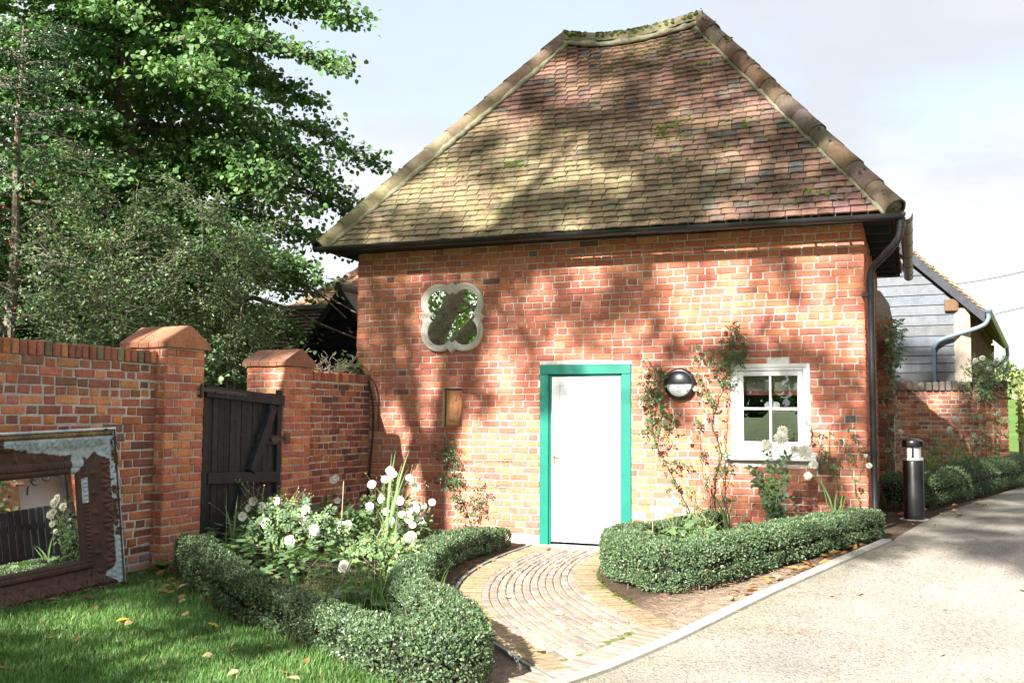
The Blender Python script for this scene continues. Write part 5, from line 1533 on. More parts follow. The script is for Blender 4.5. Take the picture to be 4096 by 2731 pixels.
# ------------------------------------------------------------------ clipped box hedges
BOXC = [(.080, .130, .062), (.092, .145, .068), (.070, .115, .060), (.105, .160, .080), (.125, .18, .09)]
def hedge(name, label, pts, width, heights, n, seed, parent_group='clipped box hedges', dark=1.0, dens_hi=1.0):
    g = np.random.default_rng(seed)
    P, L_ = resample(np.array([(*p, 0) for p in bez([(x, y) for x, y in pts], 20)]), 400)
    tng = norm(np.gradient(P, axis=0)); nr = np.stack([-tng[:, 1], tng[:, 0], tng[:, 0] * 0], 1)
    base = thing(name, label, 'hedge', (float(P[0, 0]), float(P[0, 1]), gz(P[0, 0], P[0, 1])), parent_group)
    hh = np.interp(np.linspace(0, 1, 400), np.linspace(0, 1, len(heights)), heights)
    def shell(u, phi, r, endk):
        i = np.clip((u * 399).astype(int), 0, 399); kk = np.arange(400); uf = u * 399
        Pu = np.stack([np.interp(uf, kk, P[:, q]) for q in range(3)], 1); Nu = norm(np.stack([np.interp(uf, kk, nr[:, q]) for q in range(3)], 1))
        w = width / 2 * endk; h = hh[i]
        c, s_ = np.cos(phi), np.sin(phi)
        cx = np.sign(c) * np.abs(c) ** .6; sz = np.sign(s_) * np.abs(s_) ** .6
        bulge = 1 + .34 * (fnoise(P[i, 0] * 3.1 + cx, P[i, 1] * 3.1 + sz * .6, seed) - .5) + .24 * (fnoise(P[i, 0] * 9 + 2 * cx, P[i, 1] * 9 + 2 * sz, seed + 3) - .5)
        hz = h * (.52 + .48 * sz * endk ** .4 * bulge * r)
        p = Pu + Nu * (cx * w * r * bulge)[:, None]
        p = np.stack([p[:, 0], p[:, 1], ground_z(p[:, 0], p[:, 1]) + hz], 1)
        o = Nu * cx[:, None] + np.array([0, 0, 1.0]) * sz[:, None]
        return p, norm(o)
    tn = norm(np.gradient(P, axis=0)); kap = np.sum(np.gradient(tn, axis=0) * nr, 1) / (L_ / 399)
    big = n * 4; uc = g.uniform(0, 1, big); pc = g.uniform(-.85, pi + .85, big); ic = np.clip((uc * 399).astype(int), 0, 399)
    cc = np.sign(np.cos(pc)) * np.abs(np.cos(pc)) ** .6; wt = np.clip(1 - kap[ic] * cc * width / 2, .15, 7) * (.12 + 1.6 * np.clip(fnoise(uc * L_ * 15, pc * 3.2 + 7, seed + 9, 2) - .18, 0, 1) ** 1.2); sel = g.choice(big, n, replace=False, p=wt / wt.sum())
    u = uc[sel]; e = np.minimum(u, 1 - u) * L_ / (width * .5)
    endk = np.sqrt(np.clip(1 - (1 - np.clip(e, 0, 1)) ** 2, .05, 1))
    phi = pc[sel]; r = 1 - np.abs(g.normal(0, .12, n)) + .05
    r = r + .16 * (fnoise(u * L_ * 11, phi * 2.6, seed + 5, 2) - .5); sp = g.random(n) < .06; r = np.where(sp, 1 + g.uniform(0, .22, n) ** 1.3, r)
    p, o = shell(u, phi, r, endk)
    d = norm(o * .7 + rand_dir(n, g) * .9 + np.array([0, 0, .35])); nn = norm(o + rand_dir(n, g) * .9 + np.array([0, 0, .4]))
    col = pick(BOXC, n, .22, g) * dark
    tip = (r > .98)[:, None] * g.random((n, 1)); col = col * (1 - .35 * tip) + np.array([.11, .175, .065]) * .35 * tip
    pale = g.random(n) < .012; col[pale] = (.30, .22, .08)
    leaves('foliage', p, d, nn, g.uniform(.015, .026, n), col, MAT['box'], base, 'diamond', .62)
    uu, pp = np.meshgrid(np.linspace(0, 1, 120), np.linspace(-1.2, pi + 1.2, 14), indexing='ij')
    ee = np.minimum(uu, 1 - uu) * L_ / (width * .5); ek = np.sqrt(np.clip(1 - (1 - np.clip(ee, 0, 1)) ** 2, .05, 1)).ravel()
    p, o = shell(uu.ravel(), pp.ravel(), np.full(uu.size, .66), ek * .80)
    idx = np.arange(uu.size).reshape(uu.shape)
    np_obj('hedge_core', p, np.stack([idx[:-1, :-1], idx[:-1, 1:], idx[1:, 1:], idx[1:, :-1]], -1).reshape(-1, 4), np.tile([.020, .026, .014], (uu.size, 1)), MAT['stem'], base)  # solid dark core sheet; the shade in the leaf gaps is its colour
    m = MB()
    for k in range(int(L_ * 14)):
        i = g.integers(0, 400); q = P[i] + nr[i] * g.uniform(-.4, .4) * width; z = gz(q[0], q[1]); h = hh[i]
        a = Vector((q[0], q[1], z)); b = a + Vector((g.uniform(-.06, .06), g.uniform(-.06, .06), h * g.uniform(.3, .6)))
        m.tube([a, a.lerp(b, .5) + Vector((g.uniform(-.01, .01), g.uniform(-.01, .01), 0)), b], [.005, .004, .003], 4, (.20, .15, .10), caps=False)
    m.build('stem', MAT['stem'], base, kind='stuff')
    return base
hedge('box_hedge', 'low box hedge between the lawn and the left flower bed, turning along the path',
      [(.62, -3.74), (1.05, -4.14), (1.85, -4.64), (2.65, -5.04), (3.30, -5.44), (3.92, -5.84), (4.12, -5.66), (3.48, -4.80), (2.92, -4.05), (2.55, -3.25), (2.28, -2.4), (2.12, -1.6), (2.10, -.9), (2.18, -.38)], .31,
      [.36, .34, .28, .26, .26, .30, .35, .34, .27, .27, .28, .28, .27, .22], 96000, 61)
hedge('box_hedge', 'thick clipped box hedge enclosing the flower bed under the window, beside the drive',
      [(4.6, -.34), (4.1, -.30), (3.80, -.50), (3.80, -1.2), (3.98, -1.95), (4.33, -2.62), (4.66, -3.02), (4.92, -2.86), (5.20, -2.25), (5.55, -1.5), (5.95, -.72), (6.08, -.45)], .36,
      [.28, .30, .34, .38, .39, .38, .38, .36, .33, .31, .29, .27], 104000, 62)
hedge('box_hedge', 'far clipped box hedge running behind the bollard along the drive',
      [(6.10, 2.75), (6.38, 2.62), (6.56, 3.0), (6.95, 4.4), (7.50, 6.4), (8.05, 8.0), (8.8, 10.2), (9.6, 12.5)], .46, [.46, .48, .50, .50, .48, .46], 90000, 63)

# ------------------------------------------------------------------ flowering plants
def blade_mb(mb, base, tip, w, bend, col, seg=5):
    base, tip = Vector(base), Vector(tip); d = tip - base; L_ = d.length
    side = d.cross(Vector((0, 0, 1))); side = side.normalized() if side.length > .02 else Vector((1, 0, 0))
    a = R.uniform(0, pi); side = (side * cos(a) + d.normalized().cross(side) * sin(a)).normalized()
    hor = Vector((d.x, d.y, 0)); hor = hor.normalized() if hor.length > .02 else Vector((R.uniform(-1, 1), R.uniform(-1, 1), 0)).normalized()
    v = []
    for k in range(seg + 1):
        t = k / seg; p = base + d * t + (Vector((0, 0, 1)) * L_ * .18 - hor * L_ * .12) * (4 * t * (1 - t)) * bend
        ww = w * (1 - t ** 2.2) * .5 + .0008; fold = d.normalized().cross(side) * ww * .35
        v += [p - side * ww + fold, p, p + side * ww + fold]
    mb.add(v, [(3 * k + i, 3 * k + i + 1, 3 * k + i + 4, 3 * k + i + 3) for k in range(seg) for i in (0, 1)], col)
def sword_clump(base, tips, label, n_extra, h, w=.022, col=(.10, .19, .07), group='sword-leaved plants'):
    base = Vector(base); t = thing('sword_leaf_plant', label, 'plant', base, group)
    al = [Vector(q) for q in tips]
    for k in range(n_extra):
        a = R.uniform(0, 2 * pi); lean = R.uniform(.08, .55); hh = h * R.uniform(.45, 1)
        al.append(base + Vector((cos(a) * lean * hh, sin(a) * lean * hh, hh)))
    for q in al:
        m = MB(); g = R.uniform(.8, 1.35)
        blade_mb(m, base + Vector((R.gauss(0, .03), R.gauss(0, .03), 0)), q, w * R.uniform(.7, 1.2), R.uniform(.1, .8), (col[0] * g * R.uniform(.9, 1.3), col[1] * g, col[2] * g), 6)
        m.build('leaf', MAT['leaf'], t)
    return t
# flower heads
def petal_ring(mb, n, r0, r1, w, lift, cup, z, col, jitter=.1, off=0.0, point=.6):
    for k in range(n):
        a = 2 * pi * (k + off) / n + R.uniform(-jitter, jitter); rr_ = r1 * R.uniform(.9, 1.08)
        d = Vector((cos(a), sin(a), 0)); s = Vector((-sin(a), cos(a), 0)); u = Vector((0, 0, 1)); tw = R.uniform(-.15, .15)
        def pt(t, q, e): return d * (r0 + (rr_ - r0) * t) + s * (q * w) + u * (z + lift * t + cup * t * t + e + tw * q * w)
        v = [pt(0, -.25, 0), pt(0, .25, 0), pt(.55, -.5, .08 * w), pt(.55, 0, -.05 * w), pt(.55, .5, .08 * w), pt(.88, -.5 * point, .02 * w), pt(.88, .5 * point, .02 * w), pt(1, 0, 0)]
        mb.add(v, [(0, 1, 3), (0, 3, 2), (1, 4, 3), (2, 3, 5), (3, 4, 6), (3, 6, 7, 5)], col)
def anemone_mesh(i):
    m = MB(); petal_ring(m, 5 + i % 2, .004, .045, .044, .010, .004, 0, (1, 1, 1), .12, 0, .8); return m.mesh('anemone', MAT['petal'], True)
def rose_mesh(i, s=1.0):
    m = MB()
    for n, r1, lift, cup, z, w in ((6, .042, -.004, -.008, 0, .040), (6, .036, .010, -.004, .004, .034), (5, .028, .018, -.004, .008, .028), (5, .020, .024, -.006, .012, .022), (4, .012, .026, -.004, .016, .014)):
        petal_ring(m, n, .003, r1 * s, w * s, lift * s, cup * s, z * s, (1, .975, .92), .25, R.random(), .9)
    return m.mesh('rose', MAT['petal'], True)
def dahlia_mesh(i):
    m = MB()
    for n, r1, lift, z in ((14, .062, -.012, 0), (14, .058, .006, .004), (12, .050, .020, .008), (10, .038, .030, .012), (7, .022, .032, .016)):
        petal_ring(m, n, .004, r1, .019, lift, .004, z, (1, .99, .90), .12, R.random(), .45)
    return m.mesh('dahlia', MAT['petal'], True)
AM = [anemone_mesh(i) for i in range(5)]; RM = [rose_mesh(i, 1.25) for i in range(4)]; RS = [rose_mesh(i, .62) for i in range(3)]; DM = [dahlia_mesh(i) for i in range(3)]
def ball(r, col, name, mat):
    m = MB(); m.lathe([(0, -r * .6), (r * .7, -r * .4), (r, .1 * r), (r * .75, r * .7), (0, r)], 8, col=col); return m.mesh(name, mat, True)
CEN = ball(.0085, (.62, .48, .06), 'flower_centre', MAT['pistil']); CEN_G = ball(.012, (.35, .42, .06), 'flower_centre', MAT['pistil']); BUD = ball(.0075, (.38, .33, .14), 'bud', MAT['pistil']); BUDG = ball(.010, (.20, .28, .08), 'bud', MAT['pistil'])
def facing(p, d, roll=None, s=1.0):
    d = Vector(d).normalized(); q = d.to_track_quat('Z', 'Y')
    return Matrix.Translation(p) @ q.to_matrix().to_4x4() @ Matrix.Rotation(R.uniform(0, 6.28) if roll is None else roll, 4, 'Z') @ Matrix.Scale(s, 4)
def flower(parent, pool, p, d, cen=CEN, s=1.0):
    me = R.choice(pool); f = inst('flower', me, parent, facing(p, d, None, s))
    if cen is not None:
        c = bpy.data.objects.new('flower_centre', cen); COL.objects.link(c); c.parent = f; c.location = (0, 0, .006)
    return f
def front(): return Vector((.35 + R.uniform(-.6, .6), -.85 + R.uniform(-.4, .3), .35 + R.uniform(-.35, .5)))
class LS:
    def __init__(s): s.p = []; s.d = []; s.n = []; s.s = []; s.c = []
    def put(s, p, d, n, sz, c): s.p.append(tuple(p)); s.d.append(tuple(d)); s.n.append(tuple(n)); s.s.append(sz); s.c.append(c)
    def build(s, name, mat, parent, shape='oval', width=.6, kind=None):
        if s.p: return leaves(name, s.p, s.d, s.n, s.s, s.c, mat, parent, shape, width, kind)
def rv(a=1.0): return Vector((R.uniform(-a, a), R.uniform(-a, a), R.uniform(-a, a)))
def stem_path(a, b, n=5, wob=.02, arch=.0):
    a, b = Vector(a), Vector(b); out = []
    for k in range(n + 1):
        t = k / n; q = a.lerp(b, t)
        q += Vector((R.gauss(0, wob), R.gauss(0, wob), 0)) * (4 * t * (1 - t)) + Vector((0, 0, arch)) * (4 * t * (1 - t))
        out.append(q)
    return out
GREEN = [(.085, .145, .065), (.105, .17, .075), (.12, .19, .085), (.095, .155, .08), (.07, .12, .06)]
LIGHT = [(.14, .23, .085), (.17, .26, .10), (.12, .21, .08), (.20, .27, .10), (.15, .24, .12)]
def trifoliate(ls, p, d, sz, cols):
    d = Vector(d).normalized(); n = (Vector((0, 0, 1)) + rv(.45)).normalized(); s = d.cross(n).normalized(); c = jit(R.choice(cols), R, .2)
    for k in (-1, 0, 1): ls.put(p, d + s * k * .9, n + rv(.15), sz * R.uniform(.85, 1.1), c)
def pinnate(ls, p, d, sz, cols, pairs=2):
    d = (Vector(d).normalized() + rv(.2)).normalized(); n = (Vector((0, 0, 1)) * .7 + Vector((.2, -.7, 0)) + rv(.5)).normalized(); s = d.cross(n).normalized(); c = jit(R.choice(cols), R, .2)
    for k in range(pairs):
        q = Vector(p) + d * sz * (.35 + .75 * k)
        for e in (-1, 1): ls.put(q, s * e + d * .45, n + rv(.2), sz * R.uniform(.75, 1), c)
    ls.put(Vector(p) + d * sz * (.35 + .75 * (pairs - .4)), d, n + rv(.2), sz, c)
def bush(ls, centre, rad, n, fn, sz, cols):
    c = Vector(centre)
    for k in range(n):
        o = rv(); o.normalize(); o *= R.uniform(.45, 1) ** .5
        p = c + Vector((o.x * rad[0], o.y * rad[1], abs(o.z) * rad[2]))
        fn(ls, p, o + Vector((0, 0, .2)) + rv(.5), sz * R.uniform(.7, 1.25), cols)
def anemone_plant(base, flowers, buds, spread, h, n, label, group='white anemone plants'):
    base = Vector(base); t = thing('anemone', label, 'flowering plant', base, group)
    ls = LS(); st = MB()
    bush(ls, base + Vector((0, 0, .02)), (spread, spread, h), n, trifoliate, .046, GREEN[1:] + LIGHT[:2])
    ls.build('foliage', MAT['leaf'], t, 'lobed', .8)
    for i, f in enumerate(flowers + buds):
        f = Vector(f); b0 = base + Vector((R.gauss(0, spread * .3), R.gauss(0, spread * .3), h * .3))
        st.tube(stem_path(b0, f, 5, .02), [.0028, .0026, .0024, .0022, .002, .0016], 4, (.20, .22, .10), caps=False)
        if i < len(flowers): flower(t, AM, f, front(), CEN, R.uniform(.9, 1.15))
        else: inst('bud', R.choice((BUD, BUDG)), t, facing(f, (0, 0, 1)))
        for q in range(R.randint(0, 2)):
            bp = f + Vector((R.uniform(-.06, .06), R.uniform(-.06, .06), R.uniform(-.05, .06)))
            st.tube([f.lerp(b0, .25), bp], .0014, 3, (.22, .24, .10), caps=False); inst('bud', BUD, t, facing(bp, (0, 0, 1), None, R.uniform(.6, 1)))
    st.build('stem', MAT['stem'], t, kind='stuff')
    return t
def rose_plant(base, flowers, spread, h, n, label, group='white bush roses', cols=GREEN, sz=.042):
    base = Vector(base); t = thing('rose_bush', label, 'rose bush', base, group)
    ls = LS(); st = MB()
    for k in range(9):
        e = base + Vector((R.uniform(-1, 1) * spread, R.uniform(-1, 1) * spread, h * R.uniform(.6, 1.05))); st.tube(stem_path(base, e, 5, .02), [.006, .005, .004, .0035, .003, .002], 5, (.16, .19, .08), caps=False)
    bush(ls, base + Vector((0, 0, h * .25)), (spread, spread, h * .8), n, pinnate, sz, cols); ls.build('foliage', MAT['leaf'], t, 'oval', .68)
    for f in flowers:
        f = Vector(f); st.tube(stem_path(base + Vector((R.gauss(0, .05), R.gauss(0, .05), h * .4)), f, 4, .02), .003, 4, (.16, .2, .08), caps=False); flower(t, RM, f, front(), None, R.uniform(.9, 1.15))
    st.build('stem', MAT['stem'], t, kind='stuff'); return t
def Bz(x, y, z=0): return (x, y, gz(x, y) + z)
anemone_plant(Bz(.70, -2.75), [(.65, -3.0, .60), (.72, -2.9, .61), (.65, -3.1, .53), (.86, -2.85, .66), (.55, -2.8, .64)], [(.75, -2.6, .74), (.57, -2.7, .70), (.82, -2.4, .69), (.60, -3.0, .46), (.35, -3.2, .65), (.70, -2.6, .78), (.76, -2.4, .73), (.86, -2.5, .66), (.92, -2.4, .70), (.5, -2.9, .62), (.64, -2.5, .66)] + [(.72 + R.gauss(0, .2), -2.75 + R.gauss(0, .2), R.uniform(.52, .82)) for _ in range(22)],  .44, .62, 330, 'white anemone plant full of seed heads in front of the black gate')
anemone_plant(Bz(.45, -1.15), [(.44, -1.15, .77), (.39, -1.12, .74), (.50, -1.2, .52)], [(.35, -1.1, .8), (.30, -1.2, .7), (.52, -1.0, .74)], .24, .55, 110, 'tall white anemone plant by the shaded corner wall')
anemone_plant(Bz(1.30, -1.45), [(1.11, -1.5, .74), (1.32, -1.5, .89), (1.32, -1.6, .80), (1.28, -1.4, .81), (1.26, -1.3, .84), (1.41, -1.2, .76), (1.44, -1.15, .70), (1.39, -1.2, .80)], [(1.5, -1.2, .93), (1.45, -1.2, .87), (1.2, -1.3, .85), (1.05, -1.3, .8)] + [(1.3 + R.gauss(0, .18), -1.5 + R.gauss(0, .15), R.uniform(.6, .9)) for _ in range(12)], .42, .70, 300, 'tallest white anemone plant, beside the long sword leaves near the cottage wall')
anemone_plant(Bz(1.60, -1.55), [(1.32, -1.9, .55), (1.5, -1.9, .50), (1.62, -1.5, .54), (1.62, -1.6, .47), (1.68, -1.55, .5), (1.57, -1.2, .50), (1.75, -1.35, .56), (1.55, -1.7, .6), (1.40, -1.8, .62), (1.69, -1.5, .38), (1.7, -1.7, .36), (1.66, -1.7, .42), (1.58, -1.7, .46), (1.68, -2.1, .44)], [(1.5, -1.4, .56), (1.75, -1.4, .5)], .36, .44, 210, 'shorter white anemone plant with a cluster of flowers behind the path hedge')
anemone_plant(Bz(1.15, -2.1), [(1.23, -2.3, .40), (1.25, -2.2, .39), (1.18, -2.2, .37)], [], .42, .46, 240, 'low white anemone plant in the middle of the left flower bed')
rose_plant(Bz(1.12, -2.95), [(1.02, -3.25, .50), (1.24, -2.95, .60), (1.51, -3.2, .46), (1.25, -3.0, .52), (1.38, -3.4, .38)], .50, .56, 300, 'white rose bush with large blooms in the middle of the left bed', cols=GREEN + LIGHT[:2], sz=.038)
rose_plant(Bz(2.08, -2.95), [(1.84, -2.3, .42), (2.16, -2.6, .36), (2.32, -2.75, .27), (2.19, -2.6, .26), (2.13, -3.7, .24)], .36, .42, 150, 'white rose bush leaning over the hedge towards the brick path', cols=LIGHT)
for (x, y, r_, h, n, nm) in ((.62, -3.35, .32, .36, 150, 'left end of the bed'), (1.75, -3.55, .50, .32, 300, 'front of the left bed'), (1.15, -3.75, .40, .30, 220, 'front corner of the left bed by the lawn hedge'), (1.0, -1.75, .34, .42, 110, 'back of the left bed in shade'), (2.55, -4.35, .30, .16, 110, 'right front corner of the left bed')):
    t = thing('geranium', 'leafy green geranium mound at the ' + nm, 'plant', Bz(x, y), 'leafy mounds in the left flower bed'); ls = LS()
    for k in range(n):
        a = R.uniform(0, 2 * pi); q = R.random() ** .5; z = h * (1 - q * q) * R.uniform(.75, 1.1) + .02
        p = Vector(Bz(x + cos(a) * q * r_, y + sin(a) * q * r_, z)); ls.put(p, Vector((cos(a), sin(a), .1)) + rv(.4), Vector((cos(a) * .5 * q, sin(a) * .5 * q, 1)) + rv(.35), R.uniform(.05, .10), jit(R.choice(GREEN + LIGHT), R, .18))
    ls.build('foliage', MAT['leaf'], t, 'lobed', 1.05)
t = thing('hydrangea', 'plant with big pleated leaves at the back of the left flower bed', 'plant', Bz(.78, -1.55)); ls = LS()
for k in range(26):
    a = R.uniform(0, 2 * pi); z = R.uniform(.12, .42); ls.put(Bz(.78 + cos(a) * .22, -1.55 + sin(a) * .22, z), Vector((cos(a), sin(a), -.1)), Vector((cos(a) * .4, sin(a) * .4 - .2, 1)) + rv(.3), R.uniform(.12, .2), jit(R.choice(GREEN), R, .2))
ls.build('foliage', MAT['leaf'], t, 'lobed', .95)
sword_clump(Bz(.74, -3.35), [(.54, -3.2, .80), (.67, -3.2, .75), (.60, -3.3, .66)], 'pale sword-leaved plant standing before the black gate', 9, .42, .030, (.15, .25, .10))
sword_clump(Bz(.98, -3.05), [(.99, -3.0, .54), (1.12, -2.95, .5)], 'sword-leaved plant right of the white rose bush', 9, .40, .032, (.16, .26, .10))
sword_clump(Bz(1.90, -4.10), [(2.03, -4.1, .36), (1.8, -4.2, .33)], 'small bluish sword-leaved plant at the front of the left bed', 7, .30, .028, (.13, .22, .11))
sword_clump(Bz(1.86, -2.55), [(1.79, -1.95, 1.14), (1.66, -2.0, 1.12), (1.70, -2.15, 1.10), (1.76, -2.05, 1.0), (1.6, -2.1, .9), (1.85, -2.1, .95)], 'tall sword-leaved plant rising over the anemones', 12, .70, .030, (.17, .28, .11))
# ornamental grass inside the bed, and sticks
t = thing('grass_clump', 'clump of fine green grass in the front right of the left bed', 'plant', Bz(2.75, -4.3)); mb = MB()
for k in range(420):
    b0 = Vector(Bz(2.45 + R.gauss(0, .24), -4.05 + R.gauss(0, .26), 0)); a = R.uniform(0, 2 * pi); h = R.uniform(.12, .34)
    blade_mb(mb, b0, b0 + Vector((cos(a) * h * R.uniform(.1, .7), sin(a) * h * R.uniform(.1, .7), h)), .006, .6, jit((.12, .20, .06), R, .3), 3)
mb.build('foliage', MAT['grass'], t, kind='stuff')
for (x, y, dx, dy, h, lb) in ((1.25, -2.35, .03, 0, .75, 'pinkish cane standing upright among the anemones'), (1.55, -2.4, .18, .1, .42, 'pale broken cane leaning in the left flower bed'), (2.35, -4.3, .16, .1, .42, 'thin brown cane leaning behind the lawn hedge'), (4.05, -1.05, -.005, .0, .62, 'thin upright cane behind the hedge near the door')):
    m = MB(); b0 = Vector(Bz(x, y)); m.tube([b0, b0 + Vector((dx, dy, h))], .005, 5); tag(m.build('cane', MAT['cane']), lb, 'cane', 'canes in the flower beds')

# bed under the window
def dahlia(base, flowers, label):
    base = Vector(base); t = thing('dahlia', label, 'flowering plant', base); ls = LS(); st = MB()
    tops = [base + Vector((R.uniform(-.2, .2), R.uniform(-.12, .12), R.uniform(.5, .85))) for _ in range(7)]
    for q in tops:
        pa = stem_path(base + Vector((R.gauss(0, .03), R.gauss(0, .03), 0)), q, 6, .03); st.tube(pa, [.008, .007, .006, .006, .005, .004, .003], 5, (.17, .24, .09), caps=False)
        for p in pa[2:]:
            for e in range(3): pinnate(ls, p, rv(1) + Vector((0, 0, .25)), R.uniform(.05, .085), GREEN + LIGHT[:2], 1)
    for i, f in enumerate(flowers):
        f = Vector(f); st.tube(stem_path(R.choice(tops), f, 4, .015), .003, 4, (.18, .25, .09), caps=False); flower(t, DM, f, Vector((.25 + R.uniform(-.3, .3), -.95, .25 + R.uniform(-.25, .4))), CEN_G, (.9, 1.25, 1.05, .95, 1.3, .8, .7)[i % 7])
    for k in range(7):
        bp = R.choice(tops) + Vector((R.uniform(-.12, .12), R.uniform(-.05, .05), R.uniform(.02, .3))); st.tube([bp - Vector((0, 0, .15)), bp], .002, 3, (.18, .25, .09), caps=False); inst('bud', BUDG, t, facing(bp, (0, 0, 1), None, 1.3))
    st.build('stem', MAT['stem'], t, kind='stuff'); ls.build('foliage', MAT['leaf'], t, 'oval', .62)
dahlia(Bz(5.22, -.85), [(5.3, -.9, 1.35), (5.29, -.95, 1.28), (5.15, -.95, 1.21), (5.41, -.9, 1.17), (5.5, -.85, 1.15), (5.57, -.8, 1.03), (5.52, -.8, .92)], 'tall white dahlia blooming in front of the window sill')
sword_clump(Bz(4.78, -.95), [(4.86, -.9, .72), (4.70, -.8, .70), (5.02, -.85, .62)], 'sword-leaved plant in the bed left of the dahlia', 12, .55, .020, (.10, .19, .07))
sword_clump(Bz(5.75, -.75), [(5.55, -.75, .95), (5.62, -.7, .9)], 'sword-leaved plant right of the dahlia by the cottage corner', 4, .5, .026, (.12, .22, .08))
for (x, y, r_, h, n, nm) in ((4.25, -1.35, .20, .30, 34, 'behind the hedge near the door'), (4.75, -1.9, .22, .34, 34, 'inside the front corner of the drive hedge')):
    t = thing('hollyhock', 'young plant with broad pale leaves ' + nm, 'plant', Bz(x, y), 'broad-leaved plants in the window bed'); ls = LS()
    for k in range(n):
        a = R.uniform(0, 2 * pi); q = R.random() ** .5; ls.put(Bz(x + cos(a) * q * r_, y + sin(a) * q * r_, R.uniform(.15, 1) * h), Vector((cos(a), sin(a), .1)) + rv(.3), Vector((cos(a) * .4, sin(a) * .4 - .2, 1)) + rv(.35), R.uniform(.08, .15), jit(R.choice(LIGHT), R, .15))
    ls.build('foliage', MAT['leaf'], t, 'lobed', 1.0)
anemone_plant(Bz(4.22, -.75), [(4.10, -.7, .62), (4.19, -.7, .62)], [(4.0, -.7, .8), (4.05, -.6, .72), (3.93, -.65, .66), (4.3, -.6, .75)], .16, .3, 30, 'small anemone with two flowers between hedge and wall right of the door')
t = thing('rose_bush', 'thin leafless rose stems in the window bed left of the dahlia', 'rose bush', Bz(4.5, -.7)); st = MB(); ls = LS()
for k in range(14):
    b0 = Vector(Bz(4.5 + R.gauss(0, .1), -.7 + R.gauss(0, .08))); e = b0 + Vector((R.uniform(-.3, .35), R.uniform(-.2, .3), R.uniform(.35, .85))); pa = stem_path(b0, e, 5, .03); st.tube(pa, [.005, .0045, .004, .0035, .003, .002], 4, (.20, .22, .10), caps=False)
    for p in pa[2:]:
        if R.random() < .4: pinnate(ls, p, rv(), .035, LIGHT, 2)
st.build('stem', MAT['stem'], t, kind='stuff'); ls.build('foliage', MAT['leaf'], t, 'oval', .66)

# climbers on the cottage wall: stems as given lines, leaves along their upper parts
def climber(label, lines, flowers, dens, cols, base, group='climbing roses', lz=0.0, sz=.036, nrm=Vector((0, -1, 0)), fpool=None, woody=(.15, .13, .08)):
    t = thing('climbing_rose', label, 'climbing rose', base, group); st = MB(); ls = LS()
    for pts, r0, dn in lines:
        pa = [Vector(p) for p in bez(pts, 6)]
        pa = [p + nrm * R.uniform(0, .03) + Vector((R.gauss(0, .006), R.gauss(0, .006), R.gauss(0, .006))) for p in pa]
        n = len(pa); st.tube(pa, [r0 * (1 - .7 * i / n) for i in range(n)], 5, woody if r0 > .007 else (.19, .21, .09), caps=False)
        for i in range(n - 1):
            for k in range(int(dn) + (1 if R.random() < dn % 1 else 0)):
                p = pa[i].lerp(pa[i + 1], R.random()); side = rv(1) + nrm * .4
                q = p + side.normalized() * R.uniform(.02, .10) * 1.0; q += nrm * R.uniform(0, .05)
                st.tube([p, q], .0016, 3, (.19, .22, .09), caps=False); pinnate(ls, q, side, sz * R.uniform(.7, 1.2), cols, R.choice((1, 2, 2)))
    for f in flowers:
        fl = flower(t, RS if fpool is None else fpool, f, nrm + rv(.6) + Vector((.2, 0, .1)), None, R.uniform(.85, 1.2))
    st.build('stem', MAT['stem'], t, kind='stuff'); ls.build('foliage', MAT['gloss'], t, 'oval', .68)
    return t
CG = [(.045, .095, .035), (.06, .12, .045), (.075, .14, .05), (.05, .10, .045)]
y_ = -.03
climber('climbing rose on the bricks just left of the round wall lamp',
        [([(4.22, -.10, .42), (4.08, y_, .70), (3.92, y_, 1.02), (3.80, y_, 1.25), (3.78, y_, 1.55), (3.82, y_, 1.80), (3.80, y_, 2.04)], .010, 1.2), ([(3.84, y_, 1.2), (3.90, y_, 1.5), (3.90, y_, 1.8), (3.92, y_, 1.96)], .006, 2.2),
         ([(3.80, y_, 1.3), (3.76, y_, 1.6), (3.74, y_, 1.85), (3.70, y_, 2.02)], .005, 1.9), ([(3.92, y_, 1.02), (4.10, y_, .95), (4.22, y_, .90)], .005, 1.0), ([(3.86, y_, 1.1), (3.99, y_, 1.35), (4.00, y_, 1.5), (4.09, y_, 1.28)], .004, 1.0), ([(3.95, y_, 1.5), (3.86, y_, 1.7), (3.88, y_, 1.95)], .005, 2.2)],
        [(3.76, -.08, 1.79), (3.69, -.1, 1.62), (3.74, -.08, 1.97), (4.29, -.1, 1.78), (4.22, -.08, 1.21)], 1, CG, Bz(4.22, -.1))
